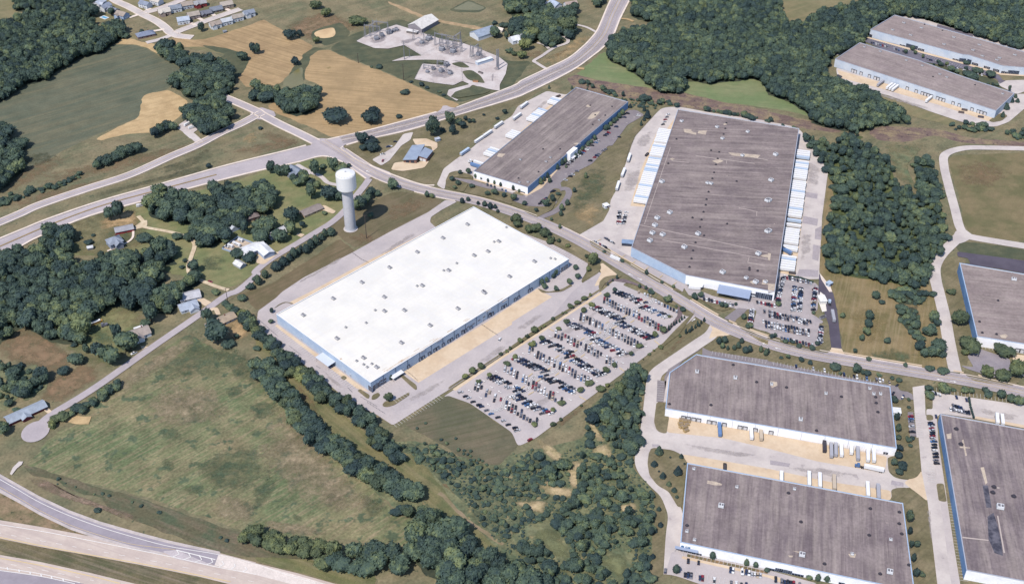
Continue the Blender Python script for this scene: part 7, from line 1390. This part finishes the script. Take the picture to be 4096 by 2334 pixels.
# ================================================================== WATER TOWER, POLES, FENCES, SUBSTATION
bp = P('@11 945 828')[0]; g = G(bp); g.z = gz(g.x, g.y); HT = zline(bp, P('@11 925 268')[0]); k1 = mpp(P('@11 945 700')[0])
wt = thing('water_tower', g, 'tall white water tower with thick pale column and faceted drum tank', 'water tower')
rc, rt = 5.4, 9.4; TOWC = mat('tower_column', (214, 212, 218), (204, 206, 216), 8, streak=(0, 3, 30, .5, (198, 194, 198)), grain=.03, rough=.6); TOWW = mat('tower_tank_white', (248, 247, 249), (242, 243, 247), 9, grain=.02, rough=.5)
MB().lathe([(rc + .5, 0), (rc + .45, 1.0), (rc + .1, 2), (rc, 4), (rc * .97, HT * .66), (rc * .97, HT * .715)], 28).build('column', TOWC, wt)
z0, z1 = HT * .70, HT; tk = MB().lathe([(rc + .1, z0), (rt * .8, z0 + HT * .022), (rt * .97, z0 + HT * .042), (rt, z0 + HT * .055), (rt, z1 - 1.6), (rt * .97, z1 - .7), (rt * .5, z1 + .5), (.6, z1 + 1.1)], 32).build('tank', TOWW, wt)
MB().lathe([(.9, z1 + .9), (.9, z1 + 1.6), (.3, z1 + 2)], 10).build('roof_vent', UNITM, wt)
mb = MB()
for k in range(20): t = 6.283 * k / 20; mb.box((rt - .5) * math.cos(t), (rt - .5) * math.sin(t), z1 - 1, .12, .12, 1.5)
for k in range(20): t, u = 6.283 * k / 20, 6.283 * (k + 1) / 20; mb.tube(((rt - .5) * math.cos(t), (rt - .5) * math.sin(t), z1 + .4), ((rt - .5) * math.cos(u), (rt - .5) * math.sin(u), z1 + .4), .06, n=4)
mb.build('railing', STEEL, wt); MB().lathe([(rc + .3, HT * .705), (rc + .5, HT * .7), (rc + .5, HT * .69), (rc + .02, HT * .685)], 28).build('collar', UNITM, wt)
sheet('tower_apron', [g + Vector((7 * math.cos(t * .314), 7 * math.sin(t * .314), 0)) for t in range(20)], CONC, 'pave')
WOOD = plain('pole_wood', (84, 74, 70), .9); POLEG = plain('pole_grey', (150, 152, 164), .6, .3, .2)
def pole(base, top, lab, arms=1, m=None, r=.28, az=0, name='power_pole', cat='pole'):
    bpx, tpx = P(base)[0], P(top)[0]; g = G(bpx); H = max(6, zline(bpx, tpx)); g.z = gz(g.x, g.y); o = thing(name, g, lab, cat, R(az)); MB().tube((0, 0, 0), (0, 0, H), r, r * .6, 8).build('shaft', m or WOOD, o)
    for k in range(arms):
        z = H - .6 - k * 2.2; MB().box(0, 0, z, 4.2, .2, .25).build('crossarm', m or WOOD, o)
    return o, H
pole('@11 1103 920', '@11 1092 690', 'tall dark power pole beside the water tower', 1, az=20, r=.4)
pole('@10 1020 628', '@10 1018 530', 'dark power pole left of the substation on the grass', 1, r=.4)
pole('@10 1473 800', '@10 1468 640', 'dark power pole at the hayfield fence below the substation', 2, r=.4)
pole('@10 1480 598', '@10 1466 420', 'tall grey pole at the substation gravel edge, wires to the right', 3, POLEG, .5)
pole('@10 1533 578', '@10 1532 500', 'short grey pole beside the tall grey pole', 1, POLEG, .3)
for x, y, t, n in ((2403, 672, 498, 'left'), (2417, 698, 495, 'right')): pole(f'@10 {x} {y}', f'@10 {x + 2} {t}', f'{n} one of twin steel masts at the right end of substation', 0, POLEG, .9, name='steel_mast', cat='mast')
pole('@02 2272 95', '@02 2268 -40', 'leaning dark utility pole beside the lane bend', 1, r=.35, az=40)
def gantry(s, az, wd, H, lab):
    p = W(s)[0]; p.z = gz(p.x, p.y); r = thing('steel_gantry', p, lab, 'gantry', R(az), 'gantries of the substation')
    for x in (-wd / 2, wd / 2):
        mb = MB()
        for sx, sy in ((-1, -1), (1, -1), (1, 1), (-1, 1)): mb.tube((x + sx * 1.1, sy * 1.1, 0), (x + sx * .35, sy * .35, H), .2, .14, 4)
        for k in range(6):
            z0, z1 = H * k / 6, H * (k + 1) / 6; a, c = 1.1 - .75 * k / 6, 1.1 - .75 * (k + 1) / 6
            mb.tube((x - a, -a, z0), (x + c, -c, z1), .1, n=3); mb.tube((x + a, a, z0), (x - c, c, z1), .1, n=3); mb.tube((x - a, a, z0), (x - c, -c, z1), .1, n=3)
        mb.tube((x, 0, H), (x, 0, H + 4), .12, .05, 4); mb.build('leg', STEEL, r)
    mb = MB()
    for y, z in ((-.45, H - 1), (.45, H - 1), (0, H)): mb.tube((-wd / 2, y, z), (wd / 2, y, z), .15, n=4)
    n = int(wd / 1.6)
    for k in range(n): x0, x1 = -wd / 2 + wd * k / n, -wd / 2 + wd * (k + 1) / n; mb.tube((x0, -.45, H - 1), (x1, 0, H), .08, n=3); mb.tube((x0, .45, H - 1), (x1, 0, H), .08, n=3)
    mb.build('beam', STEEL, r)
    for x in (-wd * .3, 0, wd * .3): MB().lathe([(.12, H - 3.2), (.28, H - 3), (.12, H - 2.6), (.28, H - 2.3), (.12, H - 1.9), (.12, H - 1)], 6, (x, 0)).build('insulator', plain('porcelain', (120, 110, 116), .3), r)
for s, az, wd, H, lab in (('@10 1165 385', -15, 20, 17, 'front steel gantry at the substation\'s far left'), ('@10 1245 345', -15, 20, 17, 'rear steel gantry at the substation\'s far left'), ('@10 1175 345', 60, 15, 15, 'side-on steel gantry between the two far-left gantries'), ('@10 1625 425', -40, 18, 14, 'lone steel gantry above the brown hut\'s gravel'),
                          ('@10 1845 470', -25, 16, 17, 'steel gantry at the left of the central substation cluster'), ('@10 1900 500', -25, 18, 13, 'low steel gantry in the central substation cluster'), ('@10 1930 470', -25, 20, 15, 'rear steel gantry of the central substation cluster'), ('@10 1985 510', -25, 18, 16, 'steel gantry at the right of the central substation cluster'), ('@10 2010 470', 60, 14, 17, 'side-on steel gantry of the central substation cluster'), ('@10 2195 590', -30, 15, 16, 'steel gantry beside the long white equipment cabin'), ('@10 2190 550', 60, 12, 12, 'side-on steel gantry above the equipment cabin'),
                          ('@10 1850 680', -20, 10, 9, 'small steel gantry at the top of the lower pad'), ('@10 1720 700', -20, 12, 6, 'low bus frame left on the lower pad'), ('@10 1900 740', -20, 12, 6, 'low bus frame right on the lower pad')):
    gantry(s, az, wd, H, lab)
def transformer(s, az, lab, k=1):
    p = W(s)[0]; p.z = gz(p.x, p.y); r = thing('transformer', p, lab, 'transformer', R(az), 'transformers of the substation'); r.scale = (k, k, k)
    MB().box(0, 0, .35, 5, 3, 3.4).build('tank', plain('transformer_grey', (170, 172, 182)), r); MB().box(0, 0, 0, 6.4, 4.4, .34).build('plinth', CONC, r)
    for y in (-1, 1): MB().box(0, y * 2.1, .9, 4.2, 1.0, 2.5).build('radiator', plain('radiator_grey', (150, 152, 164)), r)
    for x in (-1.5, 0, 1.5): MB().lathe([(.25, 3.76), (.35, 4.1), (.2, 4.5), (.3, 4.8), (.1, 5.6)], 8, (x, 0)).build('bushing', plain('porcelain', (120, 110, 116), .3), r)
    MB().tube((-2, .9, 4.3), (1.5, .9, 4.3), .45, n=8).build('conservator', STEEL, r)
for s, az, k, lab in (('@10 1325 340', 20, 1.3, 'grey transformer right of the far-left gantries'), ('@10 1400 310', 20, .9, 'smaller grey transformer near the top of the gravel'), ('@10 1370 320', 20, .8, 'squat grey transformer between two others on the upper gravel'), ('@10 1655 440', -30, 1.0, 'grey transformer under the lone gantry'), ('@10 1725 405', -30, 1.4, 'large grey transformer right of the lone gantry'), ('@10 1855 510', -25, 1.3, 'left transformer under the central cluster'), ('@10 1965 530', -25, 1.3, 'right transformer under the central cluster'), ('@10 2220 560', -30, 1.1, 'grey transformer behind the equipment cabin'),
                      ('@10 1770 700', -20, .9, 'upper grey transformer on the lower pad'), ('@10 1848 722', -20, 1.1, 'pale transformer in the middle of the lower pad'), ('@10 1935 745', -20, 1.0, 'right grey transformer on the lower pad'), ('@10 1710 728', -20, .8, 'left grey transformer on the lower pad'), ('@10 1900 662', -20, 1.2, 'dark cabinet-like transformer at the lower pad\'s top edge'), ('@10 1255 365', 20, 1.0, 'grey transformer between the far-left gantries'), ('@10 1200 400', 20, 1.1, 'grey transformer in front of the far-left gantries')):
    transformer(s, az, lab, k)
def fence(s, H, m, lab, step=3, closed=False, name='fence', slat=False):
    ln = W(s); ln = ln + [ln[0]] if closed else ln; r = thing(name, (ln[0].x, ln[0].y, gz(ln[0].x, ln[0].y)), lab, 'fence'); o = ln[0]; pan = MB(); n = 0
    for a, b_ in zip(ln, ln[1:]):
        L = (b_ - a).length; k = max(1, int(L / step)); az = azof(a, b_)
        c = (a + b_) / 2 - o
        if slat: pan.box(c.x, c.y, .1, L, .08, H - .2, az)
        else:
            for z in (H - .1, H * .5): pan.box(c.x, c.y, z, L, .06, .07, az)
        for j in range(k):
            if n < 90: q = a.lerp(b_, j / k) - o; MB().box(q.x, q.y, 0, .12, .12, H).build('post', m, r); n += 1
    pan.build('panel' if slat else 'rail', m, r)
fence('@01 2215 1030 2372 915 2470 955 2553 985', 2.2, plain('fence_blue_grey', (176, 194, 222)), 'blue-grey panel fence round the camper yard', 4, slat=True)
fence('@01 2215 1030 2420 1100', 2.2, plain('fence_blue_grey', (176, 194, 222)), 'dark-sided panel fence along the near edge of camper yard', 4, slat=True)
fence('@10 1000 412 1130 338 1400 250 1560 300 1850 393 2050 428 2250 498 2420 568 2510 638', 2.4, plain('wire_fence', (120, 122, 126)), 'wire fence along the upper edge of the substation gravel', 9)
fence('@10 1580 797 1660 638 1870 658 2050 690 2060 812 1970 855 1770 830 1580 797', 2.2, plain('wire_fence', (120, 122, 126)), 'wire fence round the lower substation pad', 7)
fence('@10 1480 455 1655 560 1850 470', 2.2, plain('wire_fence', (120, 122, 126)), 'wire fence across the notch of the substation gravel', 8)
fence('@20 1190 1456 1230 1360 1440 1130', 2.2, plain('dark_fence', (74, 72, 82)), 'dark fence between grass and the biggest warehouse\'s left yard', 6)
fence('@21 1175 0 1140 130 1120 180', 2.2, plain('dark_fence', (74, 72, 82)), 'short dark fence continuing beside the grassy yard edge', 6)
fence('@11 955 1065 1050 1135 1125 1170', 1.4, plain('rail_dark', (96, 88, 92)), 'dark rail gate across the drive behind the white roof', 3)
fence('@12 2250 330 2330 385 2410 437', 1.4, plain('rail_dark', (96, 88, 92)), 'dark rail gate across the tan apron by the dock doors', 3)
fence('@12 1495 790 1560 840 1610 890', 1.2, plain('rail_dark', (96, 88, 92)), 'low rail at the left end of the tan apron', 3)
fence('@12 5 260 10 200 25 200', 2, plain('dark_fence', (74, 72, 82)), 'short dark fence at the left corner drive of white warehouse', 4)
fence('@12 10 265 60 360 105 440', 1.2, plain('guard_rail', (104, 108, 124)), 'curved guard rail at the white warehouse\'s left corner', 3)
for x0, y0, x1, y1, lab in ((20, 275, 215, 445, 'long dark guard rail at the left corner of the white warehouse'), (335, 545, 450, 635, 'dark guard rail beside the bays left of the long white canopy'), (605, 745, 640, 765, 'tiny guard rail before the long white canopy'), (915, 960, 960, 1005, 'short guard rail near the lower corner bays'), (1045, 1050, 1205, 1145, 'upper of two guard rails at the lower corner drive'), (1110, 1105, 1290, 1220, 'lower of two guard rails at the lower corner drive')):
    fence(f'@12 {x0} {y0} {x1} {y1}', 1.0, plain('guard_rail', (104, 108, 124)), lab, 3, name='guard_rail')
# swimming pool, stacked crates, dumpsters and yard clutter
p = W('@00 1042 178')[0]; r = thing('swimming_pool', (p.x, p.y, gz(p.x, p.y)), 'small blue swimming pool with pale surround', 'pool', R(-35)); MB().box(0, 0, 0, 11, 7, .5).build('surround', WHITEP, r); MB().box(0, 0, .5, 8.5, 4.5, .02).build('water', plain('pool_blue', (110, 180, 220), .1), r)
for k, (x, y) in enumerate(((1690, 1290), (1720, 1300), (1750, 1300), (1680, 1320), (1740, 1330), (1720, 1360), (1735, 1390), (1690, 1350))):
    p = W(f'@22 {x} {y}')[0]; r = thing('pallet_stack', (p.x, p.y, gz(p.x, p.y)), f'{ordn(k)} stack of tan pallets in the pile by the chamfered warehouse', 'pallets', R(-12 + k * 7), 'pallet stacks in the dock yard'); h = rng.uniform(1.5, 3)
    MB().box(0, 0, 0, 4.2, 2.6, h).build('stack', plain('pallet_wood', (190, 164, 120)), r); MB().box(.2, 0, h, 3.6, 2.2, .2).build('top_pallet', plain('pallet_wood_grey', (150, 132, 112)), r)
for s, az, c, lab in (('@12 800 700', 0, 0, ''),):
    pass
for s, az, col, lab in (('@20 460 970', 40, (96, 78, 76), 'dark brown dumpster at the top of long warehouse yard'), ('@30 710 770', -50, (90, 94, 110), 'dark open dumpster at the left end of the tan yard'), ('@30 1957 1105', -20, (110, 96, 96), 'upper dark skip lying flat on the tan yard'), ('@30 1925 1130', -20, (110, 96, 96), 'middle dark skip lying flat on the tan yard'), ('@30 2120 1175', -20, (96, 92, 104), 'lowest dark skip near the dock warehouse corner'), ('@10 2240 735', -40, (150, 140, 140), 'grey skip on the substation access road'), ('@10 2190 822', -10, (200, 150, 110), 'tan crate at the edge of the substation grass island'), ('@33 2120 305', 0, (60, 60, 72), 'x'), ('@21 1345 95', 60, (60, 58, 70), 'dark waste compactor against the left docks line'), ('@31 240 1275', -12, (96, 90, 94), 'dark low skip at the end of the right docks'), ('@23 2120 300', 82, (40, 40, 50), 'black compactor on the back wall of the signboard warehouse'), ('@32 545 255', 30, (160, 160, 172), 'grey scrap bin by the staff lot gate')):
    if lab == 'x': continue
    p = W(s)[0]; r = thing('dumpster', (p.x, p.y, gz(p.x, p.y)), lab, 'dumpster', R(az)); m = plain('bin_%d_%d_%d' % col, col); mb = MB(); L, w_, h = 6.2, 2.3, 1.6
    for x, y, l, d in ((0, w_ / 2, L, .12), (0, -w_ / 2, L, .12), (L / 2, 0, .12, w_ - .13), (-L / 2, 0, .12, w_ - .13)): mb.box(x, y, .1, l, d, h)
    mb.box(0, 0, .1, L - .2, w_ - .2, .1); mb.build('body', m, r); MB().box(0, 0, h * .6, L - .3, w_ - .3, .1).build('load', plain('bin_load', (84, 80, 84)), r)
# low clipped hedge dividing the right-hand lot and hedge over the staff lot
for s, lab in (('@32 2000 1060 2020 1160 2050 1262', 'thin clipped hedge dividing the car park by the corner warehouse'), ('@31 200 1300 320 1320 450 1365', 'low clipped hedge over the top row of the staff lot')):
    ln = W(s); mb = MB()
    for a, b_ in zip(ln, ln[1:]):
        k = int((b_ - a).length / 1.2)
        for j in range(k):
            q = a.lerp(b_, (j + .5) / k) - ln[0]; mb.box(q.x + rng.uniform(-.1, .1), q.y + rng.uniform(-.1, .1), 0, 1.7, 1.5, rng.uniform(1.1, 1.6), rng.uniform(0, 3), 0, (.7, .7))
    r = thing('clipped_hedge', (ln[0].x, ln[0].y, gz(ln[0].x, ln[0].y)), lab, 'hedge'); mb.build('foliage', FOL3, r)
